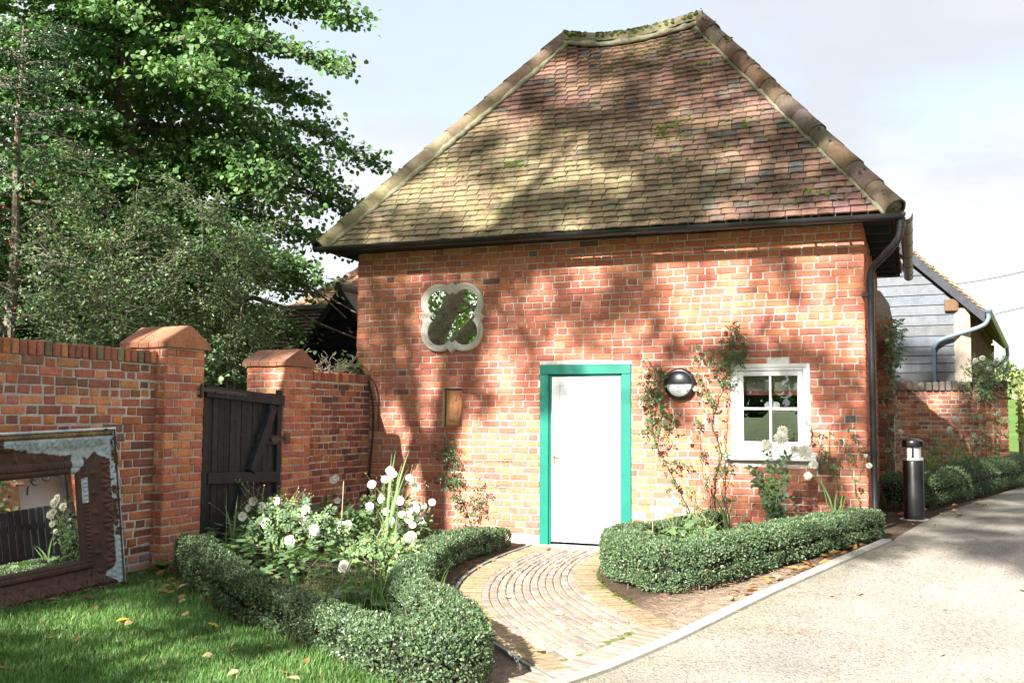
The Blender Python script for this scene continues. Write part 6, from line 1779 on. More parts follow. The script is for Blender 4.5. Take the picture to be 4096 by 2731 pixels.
climber('climbing rose between the wall lamp and the window frame',
        [([(4.46, -.12, .42), (4.47, y_, .8), (4.53, y_, 1.1), (4.45, y_, 1.4), (4.50, y_, 1.65), (4.60, y_, 1.9), (4.66, y_, 2.1), (4.72, y_, 2.28)], .011, .35), ([(4.55, -.12, .42), (4.58, y_, .9), (4.60, y_, 1.25), (4.62, y_, 1.6), (4.70, y_, 1.85)], .008, .3),
         ([(4.50, y_, 1.6), (4.36, y_, 1.85), (4.30, y_, 2.0), (4.34, y_, 2.2)], .006, 1.3), ([(4.48, y_, 1.5), (4.32, y_, 1.7), (4.24, y_, 1.9)], .005, 1.0), ([(4.56, y_, 1.8), (4.50, y_, 2.0), (4.55, y_, 2.24)], .006, 1.8), ([(4.60, y_, 1.9), (4.72, y_, 2.08), (4.84, y_, 2.20)], .006, 2.2), ([(4.66, y_, 2.0), (4.60, y_, 2.15), (4.66, y_, 2.34), (4.70, y_, 2.44)], .006, 2.0), ([(4.64, y_, 2.05), (4.76, y_, 2.2), (4.74, y_, 2.3)], .005, 2.4),
         ([(4.45, -.1, .45), (4.34, y_, .9), (4.31, y_, 1.3), (4.33, y_, 1.5)], .005, .6), ([(4.47, y_, .8), (4.60, y_, .95), (4.58, y_, 1.1)], .004, .9)],
        [(4.32, -.08, 2.20), (4.60, -.08, 2.42)], 1, CG, Bz(4.5, -.12))
climber('thin climbing rose between the window and the black downpipe',
        [([(5.72, -.12, .42), (5.72, y_, .9), (5.62, y_, 1.1), (5.52, y_, 1.28), (5.46, -.08, 1.45)], .007, .8), ([(5.74, y_, .9), (5.80, y_, 1.15), (5.86, y_, 1.4)], .006, .5), ([(5.70, y_, .85), (5.66, y_, 1.2), (5.70, y_, 1.5)], .006, .6), ([(5.95, -.1, .45), (5.90, y_, .8), (5.84, y_, 1.05), (5.92, y_, 1.3)], .007, .4), ([(5.90, y_, .8), (5.99, y_, 1.0), (6.0, y_, 1.25)], .004, .5), ([(5.72, -.1, .6), (5.50, y_, .9), (5.44, y_, 1.2)], .005, .7)],
        [(6.02, -.12, 1.10), (6.05, -.12, 1.0)], 1, CG, Bz(5.75, -.12))
climber('young climbing rose on the bricks below the terracotta plaque',
        [([(1.62, -.16, .12), (1.50, y_, .45), (1.42, y_, .62), (1.36, y_, .85), (1.40, y_, 1.0), (1.36, y_, 1.20)], .008, 1.6), ([(1.42, y_, .6), (1.30, y_, .75), (1.26, y_, .68)], .004, 1.2), ([(1.44, y_, .55), (1.46, y_, .85), (1.40, y_, 1.05)], .005, 1.8), ([(1.6, -.1, .3), (1.70, y_, .55), (1.76, y_, .62)], .005, 1.6), ([(1.62, -.1, .25), (1.76, y_, .42), (1.80, y_, .5)], .004, 1.0), ([(1.38, y_, .95), (1.27, y_, 1.0), (1.22, y_, 1.05)], .004, 1.6)],
        [], 1, [(.035, .085, .035), (.045, .10, .04)], Bz(1.62, -.16))
xs_ = 6.12
climber('tall climbing rose on the side wall behind the black downpipe',
        [([(xs_ + .02, 3.0 + .12 * k, .35), (xs_ + R.uniform(-.02, .1), 3.0 + .12 * k, 1.0), (xs_ + R.uniform(-.02, .12), 3.1 + .1 * k, 1.8), (xs_ + R.uniform(0, .14), 3.1 + .08 * k, 2.5 + .12 * (k % 3))], .008, .7 if k < 6 else .4) for k in range(9)] + [([(xs_ + .04, 3.2 + .1 * k, 2.0), (xs_ + .06 + .02 * k, 3.15 + .1 * k, 2.4), (xs_ + .04 + .03 * k, 3.1 + .1 * k, 2.75)], .006, 2.6) for k in range(5)],
        [(6.24, 3.15, 2.12), (6.17, 3.1, 2.5), (6.32, 3.0, 1.30)], 1, GREEN + LIGHT[:1], (xs_, 3.4, .33), sz=.042, nrm=Vector((.6, -.8, 0)))
climber('rose sprawling over the pillar end of the far brick wall',
        [([(7.5 + .06 * k, 8.36, .4), (7.45 + .08 * k, 8.36, 1.2), (7.35 + .11 * k, 8.34, 1.9), (7.3 + .13 * k, 8.25, 2.35 + .1 * (k % 2))], .007, 1.2) for k in range(6)] + [([(7.6, 8.3, 1.9), (7.55 + .1 * k, 8.2, 2.3), (7.4 + .16 * k, 8.1, 2.42)], .005, 2.6) for k in range(5)],
        [(7.48, 8.05, 2.46), (7.69, 8.05, 2.32), (7.59, 8.0, 2.5), (7.80, 8.05, 2.42)], 1, LIGHT, (7.6, 8.36, .35), sz=.05, fpool=RM)
rose_plant((6.95, 6.9, .33), [(7.11, 7.0, 1.46), (7.02, 7.0, 1.28), (6.60, 7.3, 2.02)], .3, .95, 60, 'white rose bush in the far bed in front of the brick wall', cols=GREEN + LIGHT)
for (x, y, h, lb) in ((6.62, 4.1, .85, 'sword-leaved plant in the far bed just right of the bollard'), (6.92, 5.0, .95, 'bright sword-leaved plant in the middle of the far bed'), (7.30, 6.2, .9, 'sword-leaved plant at the pillar end of the far bed')):
    sword_clump((x, y, .33), [], lb, 18, h, .028, (.12, .24, .06))
t = thing('dock', 'broad green dock plant at the foot of the lawn wall pillar', 'plant', Bz(.42, -3.88)); ls = LS()
for k, (a, l_) in enumerate(((-.4, .22), (.5, .26), (1.2, .24), (2.6, .2), (-1.4, .22), (3.6, .15), (4.6, .2))): ls.put(Bz(.42, -3.88, .04), (cos(a), sin(a), .45), (-cos(a) * .4, -sin(a) * .4, 1), l_, (.06, .15, .03))
ls.build('foliage', MAT['leaf'], t, 'oval', .45)

# ------------------------------------------------------------------ grass of the lawn
g = np.random.default_rng(3)
N = 150000
gx = g.uniform(-.1, 4.7, N); gy = -3.8 - 4.2 * g.random(N) ** .9
hf = np.interp(gx, [.2, .6, 1.1, 1.9, 2.75, 3.5, 4.1, 4.6, 5], [-3.75, -3.95, -4.42, -4.9, -5.3, -5.72, -6.15, -6.9, -8])
ex = np.interp(gy, [p[1] for p in KERB], [p[0] for p in KERB])
foot = np.where(gy > -4.5, .35, .58)
ok = (gy < hf + .06) & (gx < ex - .1) & (gx > foot) & (g.random(N) < np.clip(.25 + (hf - gy) * 2.2, 0, 1)) & (g.random(N) < np.clip(.3 + (gx - foot) * 2.5, 0, 1))
gx, gy = gx[ok], gy[ok]; N = len(gx)
cl = fnoise(gx * 3, gy * 3, 31); h = g.uniform(.028, .062, N) * (.7 + .7 * cl)
a = g.uniform(0, 2 * pi, N); ln = g.uniform(.1, .9, N) * h
base = np.stack([gx, gy, ground_z(gx, gy) + .015], 1); dirh = np.stack([np.cos(a), np.sin(a), 0 * a], 1); sd = np.stack([-np.sin(a), np.cos(a), 0 * a], 1); b = a + g.uniform(-1, 1, N); sd = np.stack([-np.sin(b), np.cos(b), 0 * b], 1)
w = g.uniform(.0018, .0034, N)[:, None]
m1 = base + dirh * (ln * .35)[:, None] + np.array([0, 0, 1]) * (h * .62)[:, None]; tip = base + dirh * ln[:, None] + np.array([0, 0, 1]) * h[:, None]
V = np.stack([base - sd * w, base + sd * w, m1 - sd * w * .8, m1 + sd * w * .8, tip], 1).reshape(-1, 3)
F = (np.array([(0, 1, 3), (0, 3, 2), (2, 3, 4)])[None] + (np.arange(N) * 5)[:, None, None]).reshape(-1, 3)
C = pick([(.085, .175, .045), (.10, .20, .05), (.12, .225, .06), (.07, .15, .04)], N, .2, g) * (.8 + .5 * cl)[:, None]
dry = g.random(N) < .035; C[dry] = (.34, .29, .15)
tag(np_obj('grass', V, F, np.repeat(C, 5, 0), MAT['grass'], None, 'stuff'), 'short green lawn grass between the garden wall and the box hedge', 'grass')
# weeds along the foot of the mirror and wall
t = thing('weeds', 'small ground ivy and weeds along the foot of the leaning mirror', 'weeds', (.6, -4.8, .1)); ls = LS()
for k in range(420):
    y = R.uniform(-6.6, -3.95); x = (.60 if y < -4.45 else .35) + abs(R.gauss(0, .08)); ls.put(Bz(x, y, R.uniform(.015, .06)), rv(1) + Vector((.4, 0, .3)), Vector((0, 0, 1)) + rv(.5), R.uniform(.014, .034), jit(R.choice(GREEN), R, .3))
o = ls.build('foliage', MAT['leaf'], t, 'lobed', 1.0)

# ------------------------------------------------------------------ fallen leaves, one by one
def curled(i):
    r = random.Random(40 + i); n, m_ = 5, 4; v = []
    cu, cv = r.uniform(-.8, 1.4), r.uniform(.4, 1.6)
    for j in range(n + 1):
        t = j / n; wv = sin(pi * min(1, t * .92 + .05)) ** .7 * (.36 if i % 2 else .30)
        for k in range(m_ + 1):
            q = (k / m_ - .5) * 2
            v.append((t - .5, q * wv * (1 + .12 * r.uniform(-1, 1)), .16 * cu * (t - .5) ** 2 * 2 + .22 * cv * (q * wv) ** 2 * 4 + r.uniform(-.02, .02)))
    f = [(j * (m_ + 1) + k, j * (m_ + 1) + k + 1, (j + 1) * (m_ + 1) + k + 1, (j + 1) * (m_ + 1) + k) for j in range(n) for k in range(m_)]
    mb = MB(); mb.add(v, f); mb.tube([(-.5, 0, .16 * cu * .5), (-.68, .02, .02)], .012, 3)
    return mb.mesh('fallen_leaf', MAT['dead'], True)
CL = [curled(i) for i in range(6)]
DEADC = [(.32, .17, .07), (.26, .13, .06), (.38, .24, .12), (.42, .30, .17), (.30, .15, .05), (.36, .20, .10)]
def fallen(x, y, s, label, group, col=None, dz=.012):
    M = Matrix.Translation((x, y, gz(x, y) + dz)) @ Matrix.Rotation(R.uniform(0, 6.28), 4, 'Z') @ Matrix.Rotation(R.uniform(-.5, .5), 4, 'X') @ Matrix.Rotation(R.uniform(-.35, .35), 4, 'Y') @ Matrix.Scale(s, 4)
    tag(inst('fallen_leaf', R.choice(CL), None, M, col or jit(R.choice(DEADC), R, .25)), label, 'leaf', group)
n = 0
while n < 62:
    x, y = R.uniform(.55, 4.2), R.uniform(-7.2, -4.0)
    if y > hedge_front(x) - .05 or x > edge_x(y) - .2: continue
    if R.random() < .25: x = R.uniform(.5, 1.2); y = hedge_front(x) - R.uniform(.02, .35)
    fallen(x, y, R.uniform(.045, .085), 'brown curled leaf fallen on the lawn grass', 'fallen leaves on the lawn', None, .05); n += 1
for (x, y, c, lb) in ((1.55, -5.55, (.55, .36, .04), 'bright yellow leaf on the lawn far from the hedge'), (2.05, -5.25, (.48, .38, .06), 'greenish yellow leaf on the lawn near the hedge'), (1.25, -6.3, (.50, .40, .08), 'large yellow leaf at the near left edge of the lawn')):
    fallen(x, y, .085, lb, None, c, .055)
for i in range(46):
    y = R.uniform(-3.4, -.2); x = edge_x(y) - R.uniform(.07, .20); fallen(x, y, R.uniform(.05, .10), 'brown leaf caught between box hedge and kerb', 'leaves along the kerb', jit(R.choice(DEADC + [(.42, .22, .05)] * 3), R, .25), .03)
for i in range(14):
    y = R.uniform(.2, 5); x = edge_x(y) + R.uniform(-.1, .35); fallen(x, y, R.uniform(.05, .09), 'brown leaf on the drive by the far hedge', 'leaves by the far hedge', None, .03)
for i in range(7): fallen(R.uniform(6.2, 6.5), R.uniform(1.6, 2.3), R.uniform(.06, .1), 'reddish brown leaf behind the bollard', 'leaves behind the bollard', jit((.36, .12, .05), R, .2), .03)
for (x, y) in ((3.2, -1.6), (4.05, -3.9), (2.75, -.5), (4.3, -4.95), (3.4, -3.3)): fallen(x, y, .075, 'pale brown leaf lying on the brick path', 'leaves on the brick path', jit((.50, .36, .22), R, .1), .028)
for i in range(16): x = R.uniform(.45, .95); fallen(x, hedge_front(x) - R.uniform(-.1, .18), R.uniform(.05, .08), 'brown leaf heaped at the pillar foot beside the hedge', 'leaves at the pillar foot', None, .03)
for i in range(12):
    x = R.uniform(2.2, 2.8); y = R.uniform(-3.2, -.4); fallen(min(x, 2.36 + .1 * (-y)), y, R.uniform(.04, .07), 'brown leaf in the gap between hedge and path', 'leaves beside the brick path', None, .02)
for i in range(7): fallen(edge_x(-3) + R.uniform(.3, 2.2), R.uniform(-5, -1.5), R.uniform(.04, .06), 'small pale leaf lying on the sunny drive', 'leaves on the drive', jit((.42, .33, .2), R, .2), .02)
# needle litter under the drive-side hedge and on the gravel
mb = MB()
for i in range(900):
    y = R.uniform(-4.3, -2.2); x = edge_x(y) - R.uniform(.07, .75)
    if i > 620: y = R.uniform(-5, -2.5); x = edge_x(y) + abs(R.gauss(0, .5)) + .08
    if i > 820: x, y = 5.62 + R.gauss(0, .13), -4.05 + R.gauss(0, .07) + (0)
    a = R.uniform(0, 6.28); L_ = R.uniform(.03, .08); p = Vector(Bz(x, y, R.uniform(.012, .03))); mb.tube([p, p + Vector((cos(a) * L_, sin(a) * L_, R.uniform(-.004, .008)))], .0013, 3, (R.uniform(.8, 1.5),) * 3, caps=False)
tag(mb.build('needle_litter', MAT['needles'], None, kind='stuff'), 'brown pine needles scattered under the hedge and on the drive', 'litter')

# ------------------------------------------------------------------ trees behind the garden wall
def leafy_tree(name, label, base, H, tr, crown, z0, nl, twigs, per, lsize, cols, mat, shape, width, seed, droop=.35, lean=(0, 0), layered=.6, group=None, stems=1, rise=.45, keep=None):
    r = random.Random(seed); g = np.random.default_rng(seed)
    t = thing(name, label, 'tree' if tr > .06 else 'shrub', base, group); B = Vector(base); tk = MB()
    P_, D_, N_, S_, C_ = [], [], [], [], []
    for s_ in range(stems):
        off = Vector((r.uniform(-1, 1), r.uniform(-1, 1), 0)) * (.10 * H / 6 if stems > 1 else 0)
        top = B + Vector((lean[0] + r.uniform(-.06, .06) * H * (stems > 1) * 3, lean[1] + r.uniform(-.06, .06) * H * (stems > 1) * 2, H * (1 if s_ == 0 else r.uniform(.7, .95))))
        pa = stem_path(B + off, top, 10, .03 * H / 8); tk.tube(pa, [tr * (1 - .88 * k / 10) * (1.25 if k == 0 else 1) for k in range(11)], 9, (1, 1, 1), caps=False)
        for i in range(nl // stems):
            f = z0 + (1 - z0) * ((i + r.random()) / (nl // stems)); k = min(int(f * 10), 9); q = pa[k].lerp(pa[k + 1], f * 10 - k)
            az = i * 2.399963 + r.uniform(-.4, .4); L_ = crown(f) * r.uniform(.7, 1.08)
            d = Vector((cos(az), sin(az), 0)); lp = []
            for j in range(7):
                u = j / 6; lp.append(q + d * L_ * u + Vector((0, 0, 1)) * L_ * (rise * u - droop * u * u * 1.25) + rv(.035 * L_))
            tk.tube(lp, [max(.004, tr * .32 * (1 - f * .6) * (1 - .85 * j / 6)) for j in range(7)], 5, (1, 1, 1), caps=False)
            for w_ in range(twigs):
                u = .12 + .88 * (w_ + r.random()) / twigs; jj = min(int(u * 6), 5); s0 = lp[jj].lerp(lp[jj + 1], u * 6 - jj)
                side = r.uniform(-1.25, 1.25); td = Vector((cos(az + side), sin(az + side), r.uniform(-.25, .35) * (1.2 - layered)))
                tl = (.25 + .22 * L_ * (1 - .45 * u)) * r.uniform(.6, 1.25); e = s0 + td * tl + Vector((0, 0, -droop * tl * .5))
                if keep and not keep(e): continue
                if per > 4: tk.tube([s0, s0.lerp(e, .5) + Vector((0, 0, .03)), e], [.007, .005, .002], 3, (1, 1, 1), caps=False)
                uu = g.random(per)[:, None]; pos = np.array(s0)[None] * (1 - uu) + np.array(e)[None] * uu + g.normal(0, .045 + .03 * lsize / .08, (per, 3)) * np.array([1, 1, .7])
                P_.append(pos); D_.append(norm(np.array(td)[None] * .7 + g.normal(0, .55, (per, 3)) + np.array([0, 0, -droop * .9])))
                N_.append(norm(np.array([-.08, -.5, .35 + .55 * layered])[None] + g.normal(0, .48, (per, 3)))); S_.append(g.uniform(.65, 1.2, per) * lsize); C_.append(pick(cols, per, .2, g) * g.uniform(.8, 1.15))
    tk.build('trunk', MAT['bark'] if tr > .06 else MAT['twig'], t)
    leaves('crown', np.concatenate(P_), np.concatenate(D_), np.concatenate(N_), np.concatenate(S_), np.concatenate(C_), mat, t, shape, width)
    return t
LIME = [(.075, .155, .045), (.085, .17, .05), (.10, .19, .06), (.06, .13, .04), (.12, .20, .065)]
leafy_tree('lime_tree', 'tall leafy lime tree rising behind the garden wall and gate', (-5.25, 1.5, 0), 13.0, .27,
           lambda f: 4.0 * (1 - abs(f - .40) ** 1.7 * 1.3) * min(1, .42 + 2.6 * f) if f < .9 else 1.9, .06, 170, 40, 32, .090, LIME + [(.30, .22, .03)] * 0, MAT['leaf'], 'oval', .95, 51, .42, layered=.45, keep=lambda e: e.x < -3.3 or e.z > 3.35 + (e.x + 3.3) * .12)
leafy_tree('lime_tree', 'darker leafy tree standing further back on the left behind the lime', (-8.6, 2.6, 0), 12.5, .24,
           lambda f: 3.9 * (1 - abs(f - .42) ** 1.7 * 1.5), .10, 76, 24, 24, .10, [(c[0] * .8, c[1] * .85, c[2] * .8) for c in LIME], MAT['leaf'], 'oval', .95, 52, .4)
HOL = [(.022, .055, .024), (.03, .07, .03), (.018, .045, .022), (.04, .08, .035)]
hol = leafy_tree('holly_tree', 'dark holly tree with red berries at the left behind the garden wall', (-3.75, -1.9, 0), 6.3, .11, lambda f: 1.75 * (1 - max(0, f - .35) * 1.1), .12, 64, 14, 18, .048, HOL, MAT['gloss'], 'oval', .55, 53, .25, layered=.2)
BE = ball(.016, (1, 1, 1), 'berry', MAT['berry'])
for i in range(70):
    a = R.uniform(-2.2, .8); z = R.uniform(1.9, 5.0); r_ = 1.75 * R.uniform(.7, 1.0) * (1 - max(0, z / 6.3 - .35) * 1.1)
    inst('berry', BE, hol, Matrix.Translation((-3.75 + cos(a) * r_, -1.9 + sin(a) * r_, z)))
SHR = [(.10, .16, .06), (.12, .19, .075), (.085, .14, .055), (.14, .20, .09)]
leafy_tree('pear_shrub', 'sparse twiggy shrub with small leaves left of the first gate pillar', (-2.2, -1.75, 0), 3.9, .035, lambda f: 1.15 * (1 - f * .4), .30, 64, 11, 22, .052, SHR, MAT['leaf'], 'oval', .42, 54, -.1, layered=0, stems=4, group='shrubs behind the gate', rise=.9)
leafy_tree('pear_shrub', 'sparse grey-stemmed shrub with small leaves seen between the two gate pillars', (-1.45, -.85, 0), 4.2, .034, lambda f: .95 * (1 - f * .4), .26, 64, 11, 22, .052, SHR, MAT['leaf'], 'oval', .42, 55, -.1, layered=0, stems=4, group='shrubs behind the gate', rise=.9)
leafy_tree('pear_shrub', 'twiggy shrub standing under the lime left of the barn roofs', (-3.3, .6, 0), 3.9, .034, lambda f: 1.1 * (1 - f * .4), .30, 54, 9, 18, .05, SHR, MAT['leaf'], 'oval', .42, 56, -.1, layered=0, stems=4, group='shrubs behind the gate', rise=.9)
leafy_tree('laurel_shrub', 'bushy sunlit broad-leaved shrub directly behind the black gate', (-1.6, -1.2, 0), 2.3, .05, lambda f: 1.0, .15, 50, 8, 14, .07, LIGHT + GREEN, MAT['leaf'], 'heart', .9, 57, .2, layered=.3, stems=3)
leafy_tree('laurel_shrub', 'low dark broad-leaved shrub behind the lawn wall at the far left', (-3.2, -3.2, 0), 2.2, .05, lambda f: 1.2, .15, 50, 8, 14, .06, GREEN, MAT['leaf'], 'oval', .6, 58, .2, layered=.3, stems=3)
leafy_tree('yew_tree', 'dense dark yew filling the gap below the lime crown', (-6.4, .3, 0), 4.4, .12, lambda f: 1.9 * (1 - f * .45), .08, 56, 12, 22, .07, [(c[0] * .8, c[1] * .8, c[2] * .8) for c in HOL], MAT['gloss'], 'oval', .4, 59, .2, layered=.2)
leafy_tree('yew_tree', 'dense dark yew at the left behind the holly', (-8.2, -1.2, 0), 5.6, .12, lambda f: 2.3 * (1 - f * .45), .06, 56, 12, 24, .08, [(c[0] * .8, c[1] * .8, c[2] * .8) for c in HOL], MAT['gloss'], 'oval', .4, 60, .2, layered=.2)
# ivy and dead twigs on top of the short wall
t = thing('ivy', 'ivy and dead grey twigs growing over the short wall beside the cottage', 'ivy', (.05, -.7, 1.9)); ls = LS(); st = MB()
for k in range(230):
    y = R.choice((R.gauss(-.12, .12), R.gauss(-1.25, .14))); p = Vector((-.03 + R.uniform(-.16, .12), min(-.02, y), 1.97 + abs(R.gauss(0, .11)))); ls.put(p, rv(1) + Vector((.3, -.3, 0)), Vector((.5, -.5, .7)) + rv(.4), R.uniform(.035, .065), jit(R.choice(LIGHT), R, .2))
for k in range(46):
    b0 = Vector((-.06, R.uniform(-1.25, -.1), 1.92)); e = b0 + Vector((R.uniform(-.15, .25), R.uniform(-.2, .2), R.uniform(.05, .32))); st.tube(stem_path(b0, e, 6, .05), .004, 4, (.55, .46, .36), caps=False)
ls.build('foliage', MAT['leaf'], t, 'lobed', 1.05); st.build('stem', MAT['stem'], t, kind='stuff')

# ------------------------------------------------------------------ trees in front of the cottage (behind the camera): they shade it and show in the mirrors
rc = random.Random(2024)
def shade_point(X0, Z0, s): return Vector((X0 - .19 * s, -s, Z0 + .58 * s))
clumps = []
def want(X, Z):
    """how much of the light each part of the scene has lost under the trees in the photograph"""
    v = 0
    if Z > 1.55: v = .62
    if Z > 2.2: v = .80
    if 3.35 < Z < 8.2:
        v = .82
        if X < 2.6 and Z < 6.0: v = .60
        if X > 3.7: v = .92
        if 2.2 < X < 3.9 and 3.6 < Z < 6: v = .50
    if X > 4.7 and Z > -.2 and Z <= 3.2: v = max(v, .72)
    if X > 5.6 and -.75 < Z < 1.6: v = max(v, .62)
    if X > 9 and Z > -2.2: v = .6
    if X < 3.8 and Z < -2.05 and Z > -4.4: v = .78
    if X < 1.25 and -2.05 <= Z < 1.55: v = .38
    if X < -1.0: v = 0
    return v
for ix in range(-6, 26):
    for iz in range(-11, 20):
        X = ix * .46 + rc.uniform(-.2, .2); Z = iz * .46 + rc.uniform(-.2, .2)
        if rc.random() < want(X, Z) * .98: clumps.append((X, Z, rc.uniform(13.5, 20), rc.uniform(.27, .43)))
TR = [('beech_tree', 'broad beech across the drive on the left, behind the camera', (-2.0, -16.4, 0), .27), ('beech_tree', 'broad beech across the drive on the right, behind the camera', (8.2, -19.0, 0), .3), ('beech_tree', 'broad beech across the lawn far left, behind the camera', (-5.5, -15.0, 0), .25)]
hub = [None] * 3; trees = []
for nm, lb, b0, r_ in TR:
    t = thing(nm, lb, 'tree', b0, 'beeches opposite the cottage'); trees.append((t, MB(), Vector(b0), r_))
def owner(p):
    return min(range(3), key=lambda i: (Vector((p.x, p.y, 0)) - trees[i][2]).length * (1, 1.0, 1.0)[i])
buckets = [[], [], []]
for X, Z, s, r_ in clumps:
    p = shade_point(X, Z, s)
    if p.z > 1.6: buckets[owner(p)].append((p, r_))
FORK = [10.4, 8.5, 7.0]
for i, (t, tk, B, tr) in enumerate(trees):
    F_ = B + Vector((0, 0, FORK[i]))
    tk.tube(stem_path(B, F_, 6, .06), [tr * 1.3] + [tr * (1 - .3 * k / 6) for k in range(1, 7)], 12, (1, 1, 1), caps=False)
    if i == 0:                                                     # the fork whose shadow falls beside the plaque
        for e, q in ((shade_point(.62, 2.9, 16.8), .15), (shade_point(1.42, 3.2, 16.0), .16), (shade_point(-.2, 4.2, 17.5), .12), (shade_point(2.6, 5.6, 16.5), .12)):
            tk.tube(stem_path(F_ - Vector((0, 0, .6)), e, 5, .05), [q, q * .9, q * .8, q * .65, q * .5, q * .4], 8, (1, 1, 1), caps=False)
    P_, D_, N_, S_, C_ = [], [], [], [], []
    g = np.random.default_rng(70 + i)
    nodes = [F_.lerp(B, .15), F_]
    cs = sorted(buckets[i], key=lambda c: (c[0] - F_).length)
    for p, r_ in cs:
        near = min(nodes, key=lambda q: (q - p).length + .25 * abs(q.z - p.z)); mid_ = near.lerp(p, .5) + Vector((0, 0, .12)) + rv(.08)
        tk.tube([near, mid_, p], [.030, .022, .010], 4, (1, 1, 1), caps=False); nodes.append(p)
        n = int(185 * (r_ / .35) ** 2); o = rand_dir(n, g) * (g.random((n, 1)) ** .45) * r_ * np.array([1.1, 1.1, .8])
        P_.append(np.array(p)[None] + o); D_.append(norm(o + rand_dir(n, g))); N_.append(norm(rand_dir(n, g) + np.array([0, -.5, .7]))); S_.append(g.uniform(.07, .12, n)); C_.append(pick(LIME, n, .2, g))
    tk.build('trunk', MAT['bark'], t)
    if P_: leaves('crown', np.concatenate(P_), np.concatenate(D_), np.concatenate(N_), np.concatenate(S_), np.concatenate(C_), MAT['leaf'], t, 'diamond', .8)
# forked pine that shows in the quatrefoil mirror
pn = thing('pine_tree', 'big forked pine trunk reflected in the quatrefoil mirror', 'tree', (-3.5, -9.4, 0)); tk = MB()
tk.tube(bez([(-4.5, -9.4, -.1), (-4.25, -9.35, 1.2), (-3.98, -9.3, 2.2), (-3.52, -9.25, 3.1), (-2.96, -9.2, 4.2), (-2.5, -9.3, 6), (-2.1, -9.6, 9.5)], 5), [.34 - .0072 * k for k in range(31)], 14, (1, 1, 1))
tk.tube(bez([(-4.25, -9.35, 1.7), (-3.65, -9.1, 2.35), (-3.0, -8.9, 2.85), (-2.2, -8.7, 3.5), (-1.4, -8.8, 4.6), (-.9, -9.2, 6.5)], 6), [.25 - .0055 * k for k in range(31)], 12, (1, 1, 1))
for q0, q1, q2 in (((-2.9, -9.2, 4.1), (-2.5, -9.3, 3.75), (-1.9, -9.6, 3.3)), ((-3.2, -9.2, 3.6), (-2.7, -9.5, 3.9), (-2.1, -9.8, 3.95))): tk.tube(stem_path(q0, q1, 3, .01) + stem_path(q1, q2, 4, .03)[1:], [.045, .04, .035, .03, .028, .025, .02, .012], 6, (1, 1, 1))
tk.build('trunk', MAT['bark'], pn)
P_, D_, N_, S_, C_ = [], [], [], [], []; g = np.random.default_rng(90)
for k in range(62):
    c = np.array([R.uniform(-6.8, -2.4), R.uniform(-14, -9.6), R.uniform(3.2, 11)])
    if c[2] < 5.5 and c[1] > -10.6: c[1] -= 2.2
    if k > 45: c = np.array([R.uniform(-6.0, -3.6), R.uniform(-14.2, -12), R.uniform(2.9, 5.2)])
    n = 170; o = rand_dir(n, g) * g.random((n, 1)) ** .5 * .62; P_.append(c + o); D_.append(norm(o + rand_dir(n, g))); N_.append(norm(rand_dir(n, g) + np.array([0, 0, .8]))); S_.append(g.uniform(.06, .11, n)); C_.append(pick(LIME + LIGHT[:2], n, .2, g))
leaves('crown', np.concatenate(P_), np.concatenate(D_), np.concatenate(N_), np.concatenate(S_), np.concatenate(C_), MAT['leaf'], pn, 'heart', .9)

# ------------------------------------------------------------------ across the drive: seen only in the leaning mirror
fe = thing('board_fence', 'black vertical board fence across the drive, reflected in the leaning mirror', 'fence', (9.9, 4, .33))
for k in range(40):
    y = -1.2 + k * .155; m = MB(); gg = R.uniform(.8, 1.4); m.bbox(9.88, 9.91, y, y + .135, .2, 1.50 + .008 * k, .006, (gg, gg, gg)); m.build('board', MAT['blackwood'], fe)
m = MB(); m.box(9.915, 9.97, -1.2, 5, .7, .8); m.box(9.915, 9.97, -1.2, 5, 1.3, 1.4); m.build('rail', MAT['blackwood'], fe)
aw = thing('arched_wall', 'brick wall with arched gateway and climbing leaves, reflected in the leaning mirror', 'wall', (12.2, 5, .33)); mb = MB()
holed_wall(mb, 0, 9, 0, 3.6, -.2, .2, [(6.0, 7.6, 0, 2.4)]); mb.v = [(12.2 + y, x - 2.1, z + .3) for x, y, z in mb.v]; mb.build('wall_core', MAT['oldbrick'], aw).color = (.5, .24, .14, 1)
mb = MB()
for k in range(17):
    a = pi * k / 16; mb.bbox(-.05, .05, -.11, .11, -.25, .03, .008, jit((.46, .27, .15), R, .15)) if False else None
    M = Matrix.Translation((11.98, 4.7 + .85 * cos(a), 2.45 + .55 * sin(a))) @ Matrix.Rotation(pi / 2 - a, 4, 'X'); q = MB(); q.bbox(-.05, .05, -.075, .075, -.03, .24, .008); mb.add([M @ Vector(v) for v in q.v], q.f, jit((.46, .27, .15), R, .15))
mb.build('arch_bricks', MAT['oldbrick'], aw)
mb = MB(); mb.box(12.6, 12.62, 3.4, 6.2, .2, 3.4); mb.build('passage_wall', MAT['white'], aw)
mb = MB()
for s in (-1, 1):
    for q in range(3):
        c = Vector((11.9, 4.95 + s * (.2 + .27 * q), 2.35 + .22 * (1 - q * .35))); mb.tube([c + Vector((0, cos(t * .55) * (.13 - .006 * t) * s, sin(t * .55) * (.13 - .006 * t))) for t in range(18)], .016, 5)
mb.tube([(11.9, 4.95 + .95 * cos(pi * k / 14), 2.15 + .6 * sin(pi * k / 14)) for k in range(15)], .02, 5); mb.build('iron_scrollwork', MAT['metal'], aw)
ls = LS()
for k in range(2600): ls.put((12.0 - abs(R.gauss(0, .14)), R.uniform(0, 8.5), R.uniform(1.2, 4.1)) if R.random() < .99 else (12, 5, 3.9), rv(), Vector((-.8, -.4, .4)) + rv(.5), R.uniform(.07, .13), jit(R.choice(LIGHT + [(.30, .27, .10)]), R, .2))
